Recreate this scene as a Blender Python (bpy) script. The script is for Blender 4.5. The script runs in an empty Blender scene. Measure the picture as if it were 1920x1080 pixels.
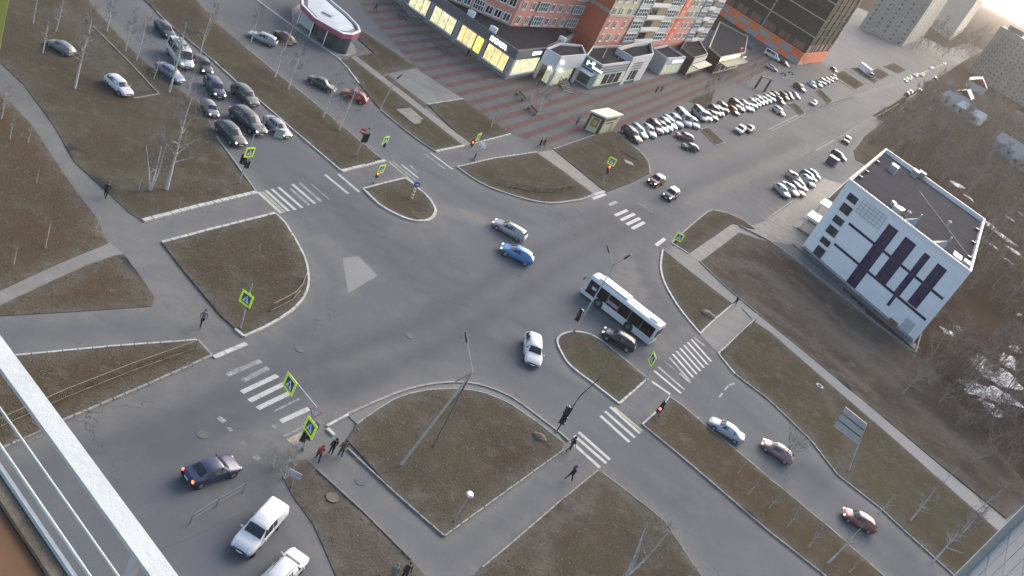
import bpy, bmesh, math, random
import numpy as np
from mathutils import Vector, Matrix, noise
from mathutils.geometry import delaunay_2d_cdt
random.seed(7)
R = math.radians
SC = bpy.context.scene
COL = SC.collection

# ------------------------------------------------------------------ camera
FPX, PITCH, ROLL, CH = 1729.0, R(27.5), R(28.15), 48.0
UPC = Vector((math.sin(ROLL)*math.cos(PITCH), -math.cos(ROLL)*math.cos(PITCH), -math.sin(PITCH)))
FWC = (Vector((0, 0, 1)) - UPC*UPC.z).normalized()
RTC = FWC.cross(UPC)
cd = bpy.data.cameras.new('camera')
cd.sensor_width = 36.0
cd.lens = FPX/1920*36.0
cd.clip_start = 0.2
cd.clip_end = 20000
cam = bpy.data.objects.new('camera', cd)
COL.objects.link(cam)
ax = Vector((RTC.x, FWC.x, UPC.x)); ay = -Vector((RTC.y, FWC.y, UPC.y)); az = -Vector((RTC.z, FWC.z, UPC.z))
M = Matrix((ax, ay, az)).transposed().to_4x4()
M.translation = (0, 0, CH)
cam.matrix_world = M
SC.camera = cam

# ------------------------------------------------------------------ daylight at dusk
SUN_EL, SUN_AZ = R(26.0), R(24.0)
w = bpy.data.worlds.new('World'); SC.world = w; w.use_nodes = True
nt = w.node_tree
bg = nt.nodes['Background']
sky = nt.nodes.new('ShaderNodeTexSky'); sky.sky_type = 'NISHITA'; sky.sun_disc = False
sky.sun_elevation = SUN_EL; sky.sun_rotation = SUN_AZ
sky.air_density = 1.0; sky.dust_density = 3.0; sky.ozone_density = 0.8; sky.altitude = 50
nt.links.new(sky.outputs['Color'], bg.inputs['Color'])
bg.inputs['Strength'].default_value = 0.095
sl = bpy.data.lights.new('sun', 'SUN'); sl.energy = 0.9; sl.angle = R(50); sl.color = (1.0, 0.93, 0.86)
so = bpy.data.objects.new('sun', sl); COL.objects.link(so)
sdir = Vector((math.sin(SUN_AZ)*math.cos(SUN_EL), math.cos(SUN_AZ)*math.cos(SUN_EL), math.sin(SUN_EL)))
so.rotation_euler = sdir.to_track_quat('Z', 'Y').to_euler()
vs = SC.view_settings
vs.view_transform = 'Standard'; vs.look = 'None'; vs.gamma = 1.0; vs.use_curve_mapping = False
vs.exposure = 2.3

# ------------------------------------------------------------------ surveying: photo sight line -> point of the place at height z
def G(px, py, z=0.0):
    d = Vector((px-960.0, py-540.0, FPX))
    t = (z-CH)/d.dot(UPC)
    p = d*t
    return Vector((p.dot(RTC), p.dot(FWC), z))
def PJ(v):
    p = RTC*v.x + FWC*v.y + UPC*(v.z-CH)
    return 960+FPX*p.x/p.z, 540+FPX*p.y/p.z
def HZ(b, t, hi=40.0):
    g = G(*b); best = (1e9, 1.0)
    z = 0.2
    while z < hi:
        q = PJ(Vector((g.x, g.y, z))); d = math.hypot(q[0]-t[0], q[1]-t[1])
        if d < best[0]: best = (d, z)
        z += 0.1
    return best[1]
def HD(a, b):
    return math.atan2(b.y-a.y, b.x-a.x)

# ------------------------------------------------------------------ scene helpers
def link(o, parent=None):
    COL.objects.link(o)
    if parent is not None: o.parent = parent
    return o
def tag(o, label=None, cat=None, group=None, kind=None):
    if label: o['label'] = label
    if cat: o['category'] = cat
    if group: o['group'] = group
    if kind: o['kind'] = kind
    return o
def thing(name, label, cat, loc=(0, 0, 0), rz=0.0, group=None):
    o = bpy.data.objects.new(name, None); o.empty_display_size = 0.3
    link(o); o.location = loc; o.rotation_euler = (0, 0, rz)
    return tag(o, label, cat, group)
def inst(name, me, parent=None, loc=(0, 0, 0), rz=0.0, mats=None, scale=None):
    o = bpy.data.objects.new(name, me); link(o, parent)
    o.location = loc; o.rotation_euler = (0, 0, rz)
    if scale: o.scale = scale
    if mats:
        for i, m in enumerate(mats):
            if m is not None:
                o.material_slots[i].link = 'OBJECT'; o.material_slots[i].material = m
    return o
def copy_tree(root, loc, rz, label=None, group=None):
    r = root.copy(); COL.objects.link(r); r.location = loc; r.rotation_euler = (0, 0, rz)
    if label: r['label'] = label
    if group: r['group'] = group
    for ch in root.children:
        c = ch.copy(); COL.objects.link(c); c.parent = r
        for g in ch.children:
            d = g.copy(); COL.objects.link(d); d.parent = c
    return r

class MB:
    def __init__(s): s.v = []; s.f = []; s.m = []; s.sm = []
    def add(s, vs, fs, mi=0, smooth=False):
        b = len(s.v); s.v += [tuple(v) for v in vs]
        for f in fs:
            s.f.append([b+i for i in f]); s.m.append(mi); s.sm.append(smooth)
        return s
    def box(s, c, d, rz=0.0, mi=0, tilt=None):
        hx, hy, hz = d[0]/2, d[1]/2, d[2]/2
        m = Matrix.Rotation(rz, 3, 'Z')
        if tilt is not None: m = m @ tilt
        c = Vector(c)
        vs = [c + m @ Vector((x*hx, y*hy, z*hz)) for z in (-1, 1) for y in (-1, 1) for x in (-1, 1)]
        return s.add(vs, [(0, 2, 3, 1), (4, 5, 7, 6), (0, 1, 5, 4), (2, 6, 7, 3), (0, 4, 6, 2), (1, 3, 7, 5)], mi)
    def prism(s, poly, z0, z1, mi=0, top=None, bottom=True):
        n = len(poly)
        a = sum(poly[i][0]*poly[(i+1) % n][1]-poly[(i+1) % n][0]*poly[i][1] for i in range(n))
        if a < 0: poly = poly[::-1]
        vs = [(p[0], p[1], z0) for p in poly]+[(p[0], p[1], z1) for p in poly]
        s.add(vs, [(i, (i+1) % n, n+(i+1) % n, n+i) for i in range(n)], mi)
        s.add([(p[0], p[1], z1) for p in poly], [tuple(range(n))], mi if top is None else top)
        if bottom: s.add([(p[0], p[1], z0) for p in poly], [tuple(range(n-1, -1, -1))], mi)
        return s
    def tube(s, p, q, r0, r1=None, n=8, mi=0, cap=True, smooth=True):
        p = Vector(p); q = Vector(q); r1 = r0 if r1 is None else r1
        d = (q-p).normalized()
        u = d.orthogonal().normalized(); w_ = d.cross(u)
        vs = []
        for c, r in ((p, r0), (q, r1)):
            for i in range(n):
                a = 2*math.pi*i/n; vs.append(c+u*(math.cos(a)*r)+w_*(math.sin(a)*r))
        fs = [(i, (i+1) % n, n+(i+1) % n, n+i) for i in range(n)]
        s.add(vs, fs, mi, smooth)
        if cap: s.add(vs[:n], [tuple(range(n-1, -1, -1))], mi); s.add(vs[n:], [tuple(range(n))], mi)
        return s
    def quad(s, a, b, c, d, mi=0): return s.add([a, b, c, d], [(0, 1, 2, 3)], mi)
    def ball(s, c, r, nu=10, nv=6, mi=0, sc=(1, 1, 1)):
        c = Vector(c); vs = []; fs = []
        for j in range(nv+1):
            t = math.pi*j/nv
            for i in range(nu):
                a = 2*math.pi*i/nu
                vs.append(c+Vector((math.sin(t)*math.cos(a)*r*sc[0], math.sin(t)*math.sin(a)*r*sc[1], math.cos(t)*r*sc[2])))
        for j in range(nv):
            for i in range(nu):
                fs.append((j*nu+i, (j+1)*nu+i, (j+1)*nu+(i+1) % nu, j*nu+(i+1) % nu))
        return s.add(vs, fs, mi, True)
    def mesh(s, name, mats):
        me = bpy.data.meshes.new(name)
        me.from_pydata(s.v, [], s.f)
        for m in (mats if isinstance(mats, (list, tuple)) else [mats]): me.materials.append(m)
        me.polygons.foreach_set('material_index', s.m)
        me.polygons.foreach_set('use_smooth', s.sm)
        me.update()
        return me
    def build(s, name, mats, parent=None, loc=(0, 0, 0), rz=0.0):
        return inst(name, s.mesh(name, mats), parent, loc, rz)

# ------------------------------------------------------------------ materials
def newmat(name):
    m = bpy.data.materials.new(name); m.use_nodes = True
    return m, m.node_tree.nodes, m.node_tree.links, m.node_tree.nodes['Principled BSDF']
def mixn(N, L, a, b, fac, typ='MIX'):
    n = N.new('ShaderNodeMix'); n.data_type = 'RGBA'; n.blend_type = typ
    for sk, v in (('A', a), ('B', b)):
        i = [x for x in n.inputs if x.name == sk and x.type == 'RGBA'][0]
        if isinstance(v, (tuple, list)): i.default_value = (*v[:3], 1)
        else: L.new(v, i)
    f = n.inputs[0]
    if isinstance(fac, (int, float)): f.default_value = fac
    else: L.new(fac, f)
    return [x for x in n.outputs if x.type == 'RGBA'][0]
def noisen(N, L, scale, detail=3, rough=0.6, world=False, vec=None):
    n = N.new('ShaderNodeTexNoise'); n.inputs['Scale'].default_value = scale
    n.inputs['Detail'].default_value = detail; n.inputs['Roughness'].default_value = rough
    if vec is None:
        if world:
            g = N.new('ShaderNodeNewGeometry'); vec = g.outputs['Position']
        else:
            t = N.new('ShaderNodeTexCoord'); vec = t.outputs['Object']
    L.new(vec, n.inputs['Vector'])
    return n.outputs['Fac']
def ramp(N, L, fac, a, b):
    n = N.new('ShaderNodeMapRange'); n.inputs['From Min'].default_value = a; n.inputs['From Max'].default_value = b
    L.new(fac, n.inputs['Value']); return n.outputs['Result']
def mat(name, c, rough=0.7, var=0.12, scale=1.5, metal=0.0, emit=None, es=1.0, bump=0.0, world=False, coat=0.0, spec=None, dirt=None):
    m, N, L, B = newmat(name)
    if var > 0:
        n1 = noisen(N, L, scale, 5, 0.65, world)
        lo = tuple(x*(1-var) for x in c); hi = tuple(min(1, x*(1+var)) for x in c)
        out = mixn(N, L, lo, hi, ramp(N, L, n1, 0.3, 0.7))
        if dirt:
            n2 = noisen(N, L, scale*0.35, 4, 0.7, world)
            out = mixn(N, L, out, dirt, ramp(N, L, n2, 0.5, 0.85))
        L.new(out, B.inputs['Base Color'])
        if bump > 0:
            bn = N.new('ShaderNodeBump'); bn.inputs['Strength'].default_value = bump; bn.inputs['Distance'].default_value = 0.05
            n3 = noisen(N, L, scale*12, 4, 0.7, world); L.new(n3, bn.inputs['Height']); L.new(bn.outputs['Normal'], B.inputs['Normal'])
    else:
        B.inputs['Base Color'].default_value = (*c, 1)
    B.inputs['Roughness'].default_value = rough; B.inputs['Metallic'].default_value = metal
    if coat: B.inputs['Coat Weight'].default_value = coat; B.inputs['Coat Roughness'].default_value = 0.08
    if spec is not None: B.inputs['Specular IOR Level'].default_value = spec
    if emit: B.inputs['Emission Color'].default_value = (*emit, 1); B.inputs['Emission Strength'].default_value = es
    return m
MT = {}
def mm(key, *a, **k):
    if key not in MT: MT[key] = mat(key, *a, **k)
    return MT[key]

def asphalt_mat():
    m, N, L, B = newmat('asphalt')
    base = (0.084, 0.086, 0.091)
    big = noisen(N, L, 0.035, 4, 0.6, True); mid = noisen(N, L, 0.3, 5, 0.7, True); fine = noisen(N, L, 7.0, 3, 0.8, True)
    c = mixn(N, L, tuple(x*0.88 for x in base), tuple(x*1.13 for x in base), ramp(N, L, big, 0.36, 0.64))
    c = mixn(N, L, c, (0.102, 0.103, 0.103), ramp(N, L, mid, 0.5, 0.8))
    c = mixn(N, L, c, (0.05, 0.05, 0.052), ramp(N, L, fine, 0.56, 0.85))
    at = N.new('ShaderNodeAttribute'); at.attribute_name = 'dust'
    dn = N.new('ShaderNodeMath'); dn.operation = 'MULTIPLY'
    L.new(at.outputs['Fac'], dn.inputs[0]); L.new(ramp(N, L, noisen(N, L, 0.55, 6, 0.75, True), 0.25, 0.7), dn.inputs[1])
    c = mixn(N, L, c, (0.150, 0.140, 0.122), dn.outputs[0])
    aw = N.new('ShaderNodeAttribute'); aw.attribute_name = 'worn'
    c = mixn(N, L, c, (0.060, 0.061, 0.065), aw.outputs['Fac'])
    # fine cracks
    vo = N.new('ShaderNodeTexVoronoi'); vo.feature = 'DISTANCE_TO_EDGE'; vo.inputs['Scale'].default_value = 0.11
    g = N.new('ShaderNodeNewGeometry'); va = N.new('ShaderNodeVectorMath'); va.operation = 'ADD'
    nz = N.new('ShaderNodeTexNoise'); nz.inputs['Scale'].default_value = 0.5; nz.inputs['Detail'].default_value = 5
    L.new(g.outputs['Position'], nz.inputs['Vector']); vm = N.new('ShaderNodeVectorMath'); vm.operation = 'SCALE'; vm.inputs['Scale'].default_value = 3.5
    L.new(nz.outputs['Color'], vm.inputs[0]); L.new(g.outputs['Position'], va.inputs[0]); L.new(vm.outputs[0], va.inputs[1]); L.new(va.outputs[0], vo.inputs['Vector'])
    cr = ramp(N, L, vo.outputs['Distance'], 0.004, 0.0015)
    crm = N.new('ShaderNodeMath'); crm.operation = 'MULTIPLY'; L.new(cr, crm.inputs[0]); L.new(ramp(N, L, noisen(N, L, 0.08, 2, 0.5, True), 0.5, 0.62), crm.inputs[1])
    c = mixn(N, L, c, (0.048, 0.048, 0.049), crm.outputs[0])
    L.new(c, B.inputs['Base Color']); B.inputs['Roughness'].default_value = 0.95; B.inputs['Specular IOR Level'].default_value = 0.06
    bn = N.new('ShaderNodeBump'); bn.inputs['Strength'].default_value = 0.25; bn.inputs['Distance'].default_value = 0.02
    L.new(fine, bn.inputs['Height']); L.new(bn.outputs['Normal'], B.inputs['Normal'])
    return m
def grass_mat(name, dry=(0.068, 0.058, 0.044), red=(0.056, 0.042, 0.033), green=(0.052, 0.055, 0.029), soil=(0.098, 0.086, 0.070), gfac=0.45):
    m, N, L, B = newmat(name)
    n1 = noisen(N, L, 0.09, 5, 0.65, True); n2 = noisen(N, L, 0.5, 6, 0.75, True); n3 = noisen(N, L, 4.5, 4, 0.8, True); n4 = noisen(N, L, 0.23, 5, 0.7, True)
    c = mixn(N, L, dry, red, ramp(N, L, n1, 0.40, 0.60))
    gm = N.new('ShaderNodeMath'); gm.operation = 'MULTIPLY'; gm.inputs[1].default_value = gfac
    L.new(ramp(N, L, n4, 0.42, 0.62), gm.inputs[0])
    c = mixn(N, L, c, green, gm.outputs[0])
    c = mixn(N, L, c, soil, ramp(N, L, n2, 0.52, 0.74))
    c = mixn(N, L, c, tuple(x*0.62 for x in dry), ramp(N, L, n3, 0.48, 0.85))
    c = mixn(N, L, c, (0.115, 0.10, 0.078), ramp(N, L, noisen(N, L, 9.0, 2, 0.5, True), 0.70, 0.80))
    ae = N.new('ShaderNodeAttribute'); ae.attribute_name = 'edge'; me_ = N.new('ShaderNodeMath'); me_.operation = 'MULTIPLY'
    L.new(ae.outputs['Fac'], me_.inputs[0]); L.new(ramp(N, L, noisen(N, L, 0.8, 5, 0.75, True), 0.32, 0.62), me_.inputs[1])
    c = mixn(N, L, c, (0.092, 0.084, 0.072), me_.outputs[0])
    L.new(c, B.inputs['Base Color']); B.inputs['Roughness'].default_value = 1.0; B.inputs['Specular IOR Level'].default_value = 0.0
    bn = N.new('ShaderNodeBump'); bn.inputs['Strength'].default_value = 0.8; bn.inputs['Distance'].default_value = 0.12
    L.new(n3, bn.inputs['Height']); L.new(bn.outputs['Normal'], B.inputs['Normal'])
    return m
def paint_mat(name, c, wear=0.5):
    m, N, L, B = newmat(name)
    n = noisen(N, L, 1.1, 6, 0.8, True); n2 = noisen(N, L, 7.0, 4, 0.85, True)
    ad = N.new('ShaderNodeMath'); ad.operation = 'ADD'; L.new(n, ad.inputs[0]); L.new(n2, ad.inputs[1])
    c1 = mixn(N, L, c, tuple(x*0.8 for x in c), noisen(N, L, 3, 3, 0.5, True))
    c2 = mixn(N, L, c1, (0.085, 0.086, 0.087), ramp(N, L, ad.outputs[0], 1.24-wear*0.5, 1.42-wear*0.5))
    L.new(c2, B.inputs['Base Color']); B.inputs['Roughness'].default_value = 0.75
    return m
ASPH = asphalt_mat()
GRASS = grass_mat('dry_grass_soil')
GRASSG = grass_mat('greening_grass_soil', gfac=0.85)
GRASSR = grass_mat('russet_grass_soil', dry=(0.068, 0.053, 0.035), red=(0.066, 0.047, 0.031), gfac=0.15)
BARE = grass_mat('bare_soil', dry=(0.078, 0.067, 0.055), red=(0.055, 0.042, 0.034), soil=(0.115, 0.104, 0.09), gfac=0.12)
WOODS = grass_mat('woodland_floor', dry=(0.050, 0.037, 0.028), red=(0.048, 0.033, 0.026), soil=(0.060, 0.047, 0.038), gfac=0.1)
PAINT = paint_mat('road_paint_white', (0.29, 0.295, 0.285), 0.42)
PAINTF = paint_mat('road_paint_faded', (0.24, 0.245, 0.24), 0.78)
PAINTY = paint_mat('road_paint_yellow', (0.24, 0.225, 0.13), 0.6)
KERBW = mat('kerb_white', (0.27, 0.27, 0.255), 0.8, 0.3, 2.5, dirt=(0.16, 0.15, 0.13))
KERBG = mat('kerb_grey', (0.155, 0.15, 0.14), 0.85, 0.3, 2.0, dirt=(0.09, 0.085, 0.075))
CONC = mat('concrete', (0.135, 0.13, 0.122), 0.85, 0.2, 1.2, dirt=(0.10, 0.095, 0.088), bump=0.1)
CONCD = mat('old_concrete', (0.115, 0.11, 0.102), 0.9, 0.25, 0.8, dirt=(0.06, 0.058, 0.052), bump=0.2)
STEEL = mat('galvanised_steel', (0.27, 0.27, 0.27), 0.55, 0.15, 3, metal=0.1)
DSTEEL = mat('dark_steel', (0.045, 0.047, 0.05), 0.55, 0.2, 3, metal=0.3)
BLACK = mat('black_plastic', (0.012, 0.012, 0.013), 0.5, 0.1, 4)
WHITE = mat('white_metal', (0.55, 0.55, 0.54), 0.5, 0.08, 2)
TYRE = mat('tyre_rubber', (0.016, 0.016, 0.017), 0.85, 0.2, 6)
RIM = mat('wheel_alloy', (0.30, 0.30, 0.31), 0.35, 0.1, 5, metal=0.7)
GLASS = mat('dark_window_glass', (0.010, 0.012, 0.014), 0.08, 0.0, spec=0.5)
CARGLASS = mat('car_glass', (0.010, 0.012, 0.014), 0.06, 0.0, spec=0.5)
LAMP_OFF = mat('lamp_lens', (0.45, 0.46, 0.47), 0.15, 0.0)
LAMP_ON = mat('lamp_lit', (0.9, 0.9, 0.8), 0.3, 0.0, emit=(1.0, 0.95, 0.75), es=4.0)
TAIL_OFF = mat('tail_lens', (0.22, 0.012, 0.010), 0.2, 0.0)
TAIL_ON = mat('tail_lit', (0.5, 0.03, 0.02), 0.3, 0.0, emit=(1.0, 0.10, 0.04), es=1.2)
PLATE = mat('number_plate', (0.55, 0.55, 0.53), 0.5, 0.0)
ROOFD = mat('bitumen_roof', (0.034, 0.033, 0.036), 0.95, 0.2, 0.4, dirt=(0.044, 0.042, 0.043), spec=0.0, bump=0.15)
# ------------------------------------------------------------------ ground, road, plots
def PG(px, z=0.0): return [G(a, b, z) for a, b in px]
def inside(poly, x, y):
    c = False; n = len(poly); j = n-1
    for i in range(n):
        xi, yi = poly[i][0], poly[i][1]; xj, yj = poly[j][0], poly[j][1]
        if (yi > y) != (yj > y) and x < (xj-xi)*(y-yi)/(yj-yi)+xi: c = not c
        j = i
    return c
def smooth_line(pts, n=4):
    out = []
    for i in range(len(pts)-1):
        p0 = pts[max(i-1, 0)]; p1 = pts[i]; p2 = pts[i+1]; p3 = pts[min(i+2, len(pts)-1)]
        for k in range(n):
            t = k/n
            out.append(0.5*((2*p1)+(p2-p0)*t+(2*p0-5*p1+4*p2-p3)*t*t+(3*p1-p0-3*p2+p3)*t**3))
    out.append(pts[-1]); return out

mb = MB()
S = 6500
ring = [0, 150, 400, 900, 2000, 4500, S]
pts = {}
for i, r in enumerate(ring):
    for k in range(32):
        a = 2*math.pi*k/32; pts[i, k] = (r*math.cos(a), 120+r*math.sin(a), -0.06)
mb.v = [(0, 120, -0.06)]
idx = {}
for i in range(1, len(ring)):
    for k in range(32): idx[i, k] = len(mb.v); mb.v.append(pts[i, k])
for k in range(32): mb.f.append([0, idx[1, k], idx[1, (k+1) % 32]])
for i in range(1, len(ring)-1):
    for k in range(32): mb.f.append([idx[i, k], idx[i+1, k], idx[i+1, (k+1) % 32], idx[i, (k+1) % 32]])
mb.m = [0]*len(mb.f); mb.sm = [False]*len(mb.f)
tag(mb.build('ground', WOODS), kind='structure')

def segdist(P, X, Y, closed=False):
    d = np.full(X.shape, 1e9); n = len(P)
    for i in range(n if closed else n-1):
        a = P[i]; b = P[(i+1) % n]; ex, ey = b[0]-a[0], b[1]-a[1]; l2 = ex*ex+ey*ey+1e-9
        t = np.clip(((X-a[0])*ex+(Y-a[1])*ey)/l2, 0, 1)
        d = np.minimum(d, np.hypot(X-a[0]-t*ex, Y-a[1]-t*ey))
    return d
PLOTS = {}
def plot(key, px, material=GRASS, step=1.1, amp=0.05, top=0.13, name='grass_verge', tracks=()):
    P = PG(px)
    PLOTS[key] = P
    xs = [p.x for p in P]; ys = [p.y for p in P]
    pts = [Vector((p.x, p.y)) for p in P]; n0 = len(pts)
    # densify border
    b = []
    for i in range(n0):
        a, c = pts[i], pts[(i+1) % n0]; k = max(1, int((c-a).length/2.5))
        for j in range(k): b.append(a.lerp(c, j/k))
    nb = len(b)
    area = (max(xs)-min(xs))*(max(ys)-min(ys))
    st = max(step, math.sqrt(area/9000))
    inner = []
    y = min(ys)+st/2
    while y < max(ys):
        x = min(xs)+st/2
        while x < max(xs):
            q = (x+random.uniform(-.3, .3)*st, y+random.uniform(-.3, .3)*st)
            if inside(b, *q): inner.append(Vector(q))
            x += st
        y += st
    r = delaunay_2d_cdt(b+inner, [(i, (i+1) % nb) for i in range(nb)], [], 2, 1e-4)
    vo, fo = r[0], r[2]
    kd = [Vector(v) for v in vo]
    fs = []
    for f in fo:
        c = sum((kd[i] for i in f), Vector((0, 0)))/len(f)
        if inside(b, c.x, c.y): fs.append(list(f))
    m = MB()
    vs = []
    isb = [False]*len(kd)
    for i, org in enumerate(r[3]):
        if any(o < nb for o in org): isb[i] = True
    for i, v in enumerate(kd):
        z = top
        if not isb[i]:
            q = Vector((v.x*0.35, v.y*0.35, 3.1)); z += 0.03+amp*noise.noise(q)*1.5+amp*noise.noise(q*3.7)
        vs.append((v.x, v.y, z))
    m.add(vs, fs, 0, True)
    lo = [(v[0], v[1], -0.05) for v in vs]
    for i in range(nb):
        a, c = b[i], b[(i+1) % nb]
        m.add([(a.x, a.y, -0.05), (c.x, c.y, -0.05), (c.x, c.y, top), (a.x, a.y, top)], [(0, 1, 2, 3)], 0)
    o = m.build(name, material)
    ev = np.zeros(len(o.data.vertices)); X = np.array([v[0] for v in m.v]); Y = np.array([v[1] for v in m.v])
    ev = np.clip(1-segdist(b, X, Y, True)/1.5, 0, 1)
    for tr, rr, am in tracks: ev = np.maximum(ev, np.clip(1.5*(1-segdist(PG(tr), X, Y)/rr), 0, 1)*am)
    at = o.data.attributes.new('edge', 'FLOAT', 'POINT'); at.data.foreach_set('value', ev.astype(np.float32))
    return tag(o, kind='structure')
KL = []
def kerb(px, material=KERBG, wd=0.18, h=0.165, closed=False, smooth=False, name='kerb'):
    P = PG(px)
    if smooth: P = smooth_line(P, 3)
    KL.append(P)
    n = len(P); m = MB(); L_, R_ = [], []
    for i in range(n):
        a = P[i-1] if (i > 0 or closed) else P[i]; c = P[(i+1) % n] if (i < n-1 or closed) else P[i]
        d = (c-a); d.z = 0; d.normalize(); nn = Vector((-d.y, d.x, 0))
        L_.append(P[i]+nn*wd/2); R_.append(P[i]-nn*wd/2)
    for i in range(n if closed else n-1):
        j = (i+1) % n
        a, b, c, d = L_[i], L_[j], R_[j], R_[i]
        k = max(1, int((P[j]-P[i]).length/1.0))
        for q in range(k):
            t0 = q/k+0.006; t1 = (q+1)/k-0.006
            hh = h+random.uniform(-.012, .012)
            vs = [a.lerp(b, t0), a.lerp(b, t1), d.lerp(c, t1), d.lerp(c, t0)]
            lo = [(v.x, v.y, -0.04) for v in vs]; hi = [(v.x, v.y, hh) for v in vs]
            m.add(lo+hi, [(4, 7, 6, 5), (0, 1, 5, 4), (1, 2, 6, 5), (2, 3, 7, 6), (3, 0, 4, 7)], 0)
    return tag(m.build(name, material), kind='structure')

# plots of dry grass, west side
plot('P1', [(-120, 60), (0, 117), (45, 160), (100, 235), (140, 305), (200, 360), (243, 400), (267, 415), (480, 362), (440, 305), (405, 257), (375, 195), (310, 150), (248, 95), (180, 20), (120, -60), (-100, -60)], GRASS, 1.3, 0.05, 0.05, tracks=[([(150, 30), (230, 150), (300, 190)], 4, .8), ([(190, 350), (330, 330), (470, 355)], 2, .7)])
plot('P2', [(-90, 105), (0, 173), (60, 235), (110, 312), (143, 360), (177, 403), (203, 456), (100, 498), (0, 545), (-100, 590)], GRASSR, 1.1, 0.05, 0.05)
plot('P3', [(-40, 592), (60, 545), (160, 499), (213, 480), (232, 477), (267, 523), (290, 560), (283, 575), (140, 585), (0, 593)], GRASSR, 1.1, 0.05, 0.05, tracks=[([(230, 490), (285, 560)], 2.2, 1)])
plot('P4', [(-30, 674), (27, 670), (200, 653), (370, 640), (397, 668), (277, 722), (113, 792), (0, 844), (-60, 872)], GRASSR, 0.9)
plot('P5', [(303, 457), (400, 431), (516, 402), (533, 418), (545, 437), (557, 457), (570, 483), (577, 510), (577, 538), (568, 560), (555, 575), (540, 588), (510, 607), (480, 622), (457, 632), (413, 593), (350, 517)], GRASS, 0.9)
plot('P6', [(280, 10), (313, 43), (402, 117), (443, 155), (490, 193), (560, 254), (640, 322), (680, 312), (719, 303), (683, 273), (620, 220), (563, 173), (520, 140), (460, 90), (413, 50), (370, 5), (320, -40), (230, -40)], GRASS)
plot('P7', [(681, 355), (718, 345), (759, 335), (773, 345), (790, 360), (803, 372), (812, 385), (816, 395), (813, 405), (805, 412), (793, 415), (775, 414), (757, 409), (735, 399), (713, 386), (697, 372)], GRASS, 0.7)
plot('P8', [(637, 112), (661, 112), (770, 196), (869, 275), (816, 285), (790, 268), (753, 240), (713, 207), (673, 158), (653, 130)], GRASSG, 0.9)
plot('P9a', [(677, 58), (780, 126), (727, 137), (713, 142), (668, 108), (700, 100), (672, 75)], GRASS, 0.9)
plot('P9b', [(802, 197), (868, 187), (915, 221), (956, 251), (880, 271), (840, 235)], GRASSG, 0.9)
plot('P9c', [(719, 146), (726, 142), (800, 197), (797, 204), (755, 174)], GRASS, 0.9)
plot('P10', [(860, 313), (925, 299), (1006, 287), (1060, 325), (1112, 365), (1092, 374), (1070, 378), (1033, 382), (993, 376), (958, 366), (913, 350), (880, 331)], GRASS, 0.9)
plot('P11', [(1037, 281), (1112, 256), (1150, 248), (1183, 272), (1208, 296), (1217, 312), (1217, 326), (1180, 344), (1136, 361), (1124, 352)], GRASS, 0.9)
plot('P12', [(1258, 456), (1325, 399), (1345, 397), (1362, 400), (1394, 414), (1414, 430), (1373, 420), (1290, 476)], GRASS, 0.8)
plot('P13', [(1313, 492), (1385, 437), (1440, 455), (1500, 497), (1600, 577), (1717, 668), (1800, 760), (1940, 930), (1885, 972), (1760, 870), (1640, 771), (1500, 655), (1422, 592)], BARE, 1.0, 0.1, tracks=[([(1330, 490), (1420, 500), (1560, 620), (1700, 745), (1800, 840)], 2.6, 1), ([(1400, 560), (1520, 640), (1640, 745)], 1.6, .9), ([(1480, 520), (1640, 660), (1720, 730)], 1.2, .8)])
plot('P14', [(1243, 470), (1300, 515), (1372, 572), (1340, 598), (1311, 625), (1280, 588), (1258, 555), (1244, 527), (1238, 500)], GRASS, 0.8)
plot('P15', [(1413, 604), (1440, 621), (1540, 708), (1667, 817), (1870, 996), (1990, 1110), (1850, 1140), (1790, 1080), (1723, 1020), (1647, 950), (1570, 890), (1517, 822), (1440, 748), (1377, 700), (1347, 664)], GRASSG, 0.9, tracks=[([(1360, 670), (1440, 755), (1517, 828), (1600, 915)], 1.2, 1), ([(1540, 730), (1600, 830), (1580, 880)], 1.3, .7)])
plot('P16', [(1204, 797), (1238, 766), (1255, 746), (1277, 761), (1327, 803), (1417, 877), (1440, 897), (1550, 987), (1640, 1067), (1710, 1130), (1600, 1130), (1537, 1073), (1440, 997), (1377, 943), (1307, 883), (1260, 843)], GRASSR, 0.8)
plot('P17', [(1044, 642), (1048, 632), (1059, 626), (1077, 623), (1103, 627), (1127, 640), (1170, 675), (1212, 711), (1160, 757), (1113, 720), (1070, 687), (1052, 662)], GRASSG, 0.7)
plot('P18', [(651, 828), (668, 797), (733, 753), (780, 737), (830, 731), (880, 733), (920, 743), (960, 762), (1010, 797), (1056, 832), (1052, 845), (960, 913), (833, 1005), (740, 925)], GRASS, 0.7, tracks=[([(655, 840), (740, 930), (800, 930)], 1.0, .9), ([(1000, 830), (1050, 840)], 1.3, .9)])
plot('P19', [(573, 862), (593, 881), (680, 960), (770, 1049), (800, 1085), (760, 1130), (650, 1130), (612, 1040), (588, 985), (548, 930), (530, 895), (545, 868)], BARE, 0.7, 0.07, 0.05)
plot('P20', [(1119, 884), (1126, 887), (1180, 927), (1243, 977), (1277, 1027), (1320, 1090), (1350, 1140), (830, 1140), (903, 1066), (960, 1019), (1040, 950)], GRASS, 0.7, tracks=[([(1125, 890), (1080, 960), (1020, 1000), (1010, 1080)], 1.2, .9), ([(1127, 890), (1250, 1000)], .9, .8)])

plot('P21', [(1762, 141), (1735, 160), (1697, 192), (1655, 228), (1618, 258), (1600, 282), (1604, 300), (1640, 318), (1700, 262), (1752, 205), (1790, 150)], GRASS, 1.6)
plot('P22', [(1553, 372), (1585, 342), (1612, 320), (1628, 322), (1600, 350), (1572, 386)], GRASS, 0.9)
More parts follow.
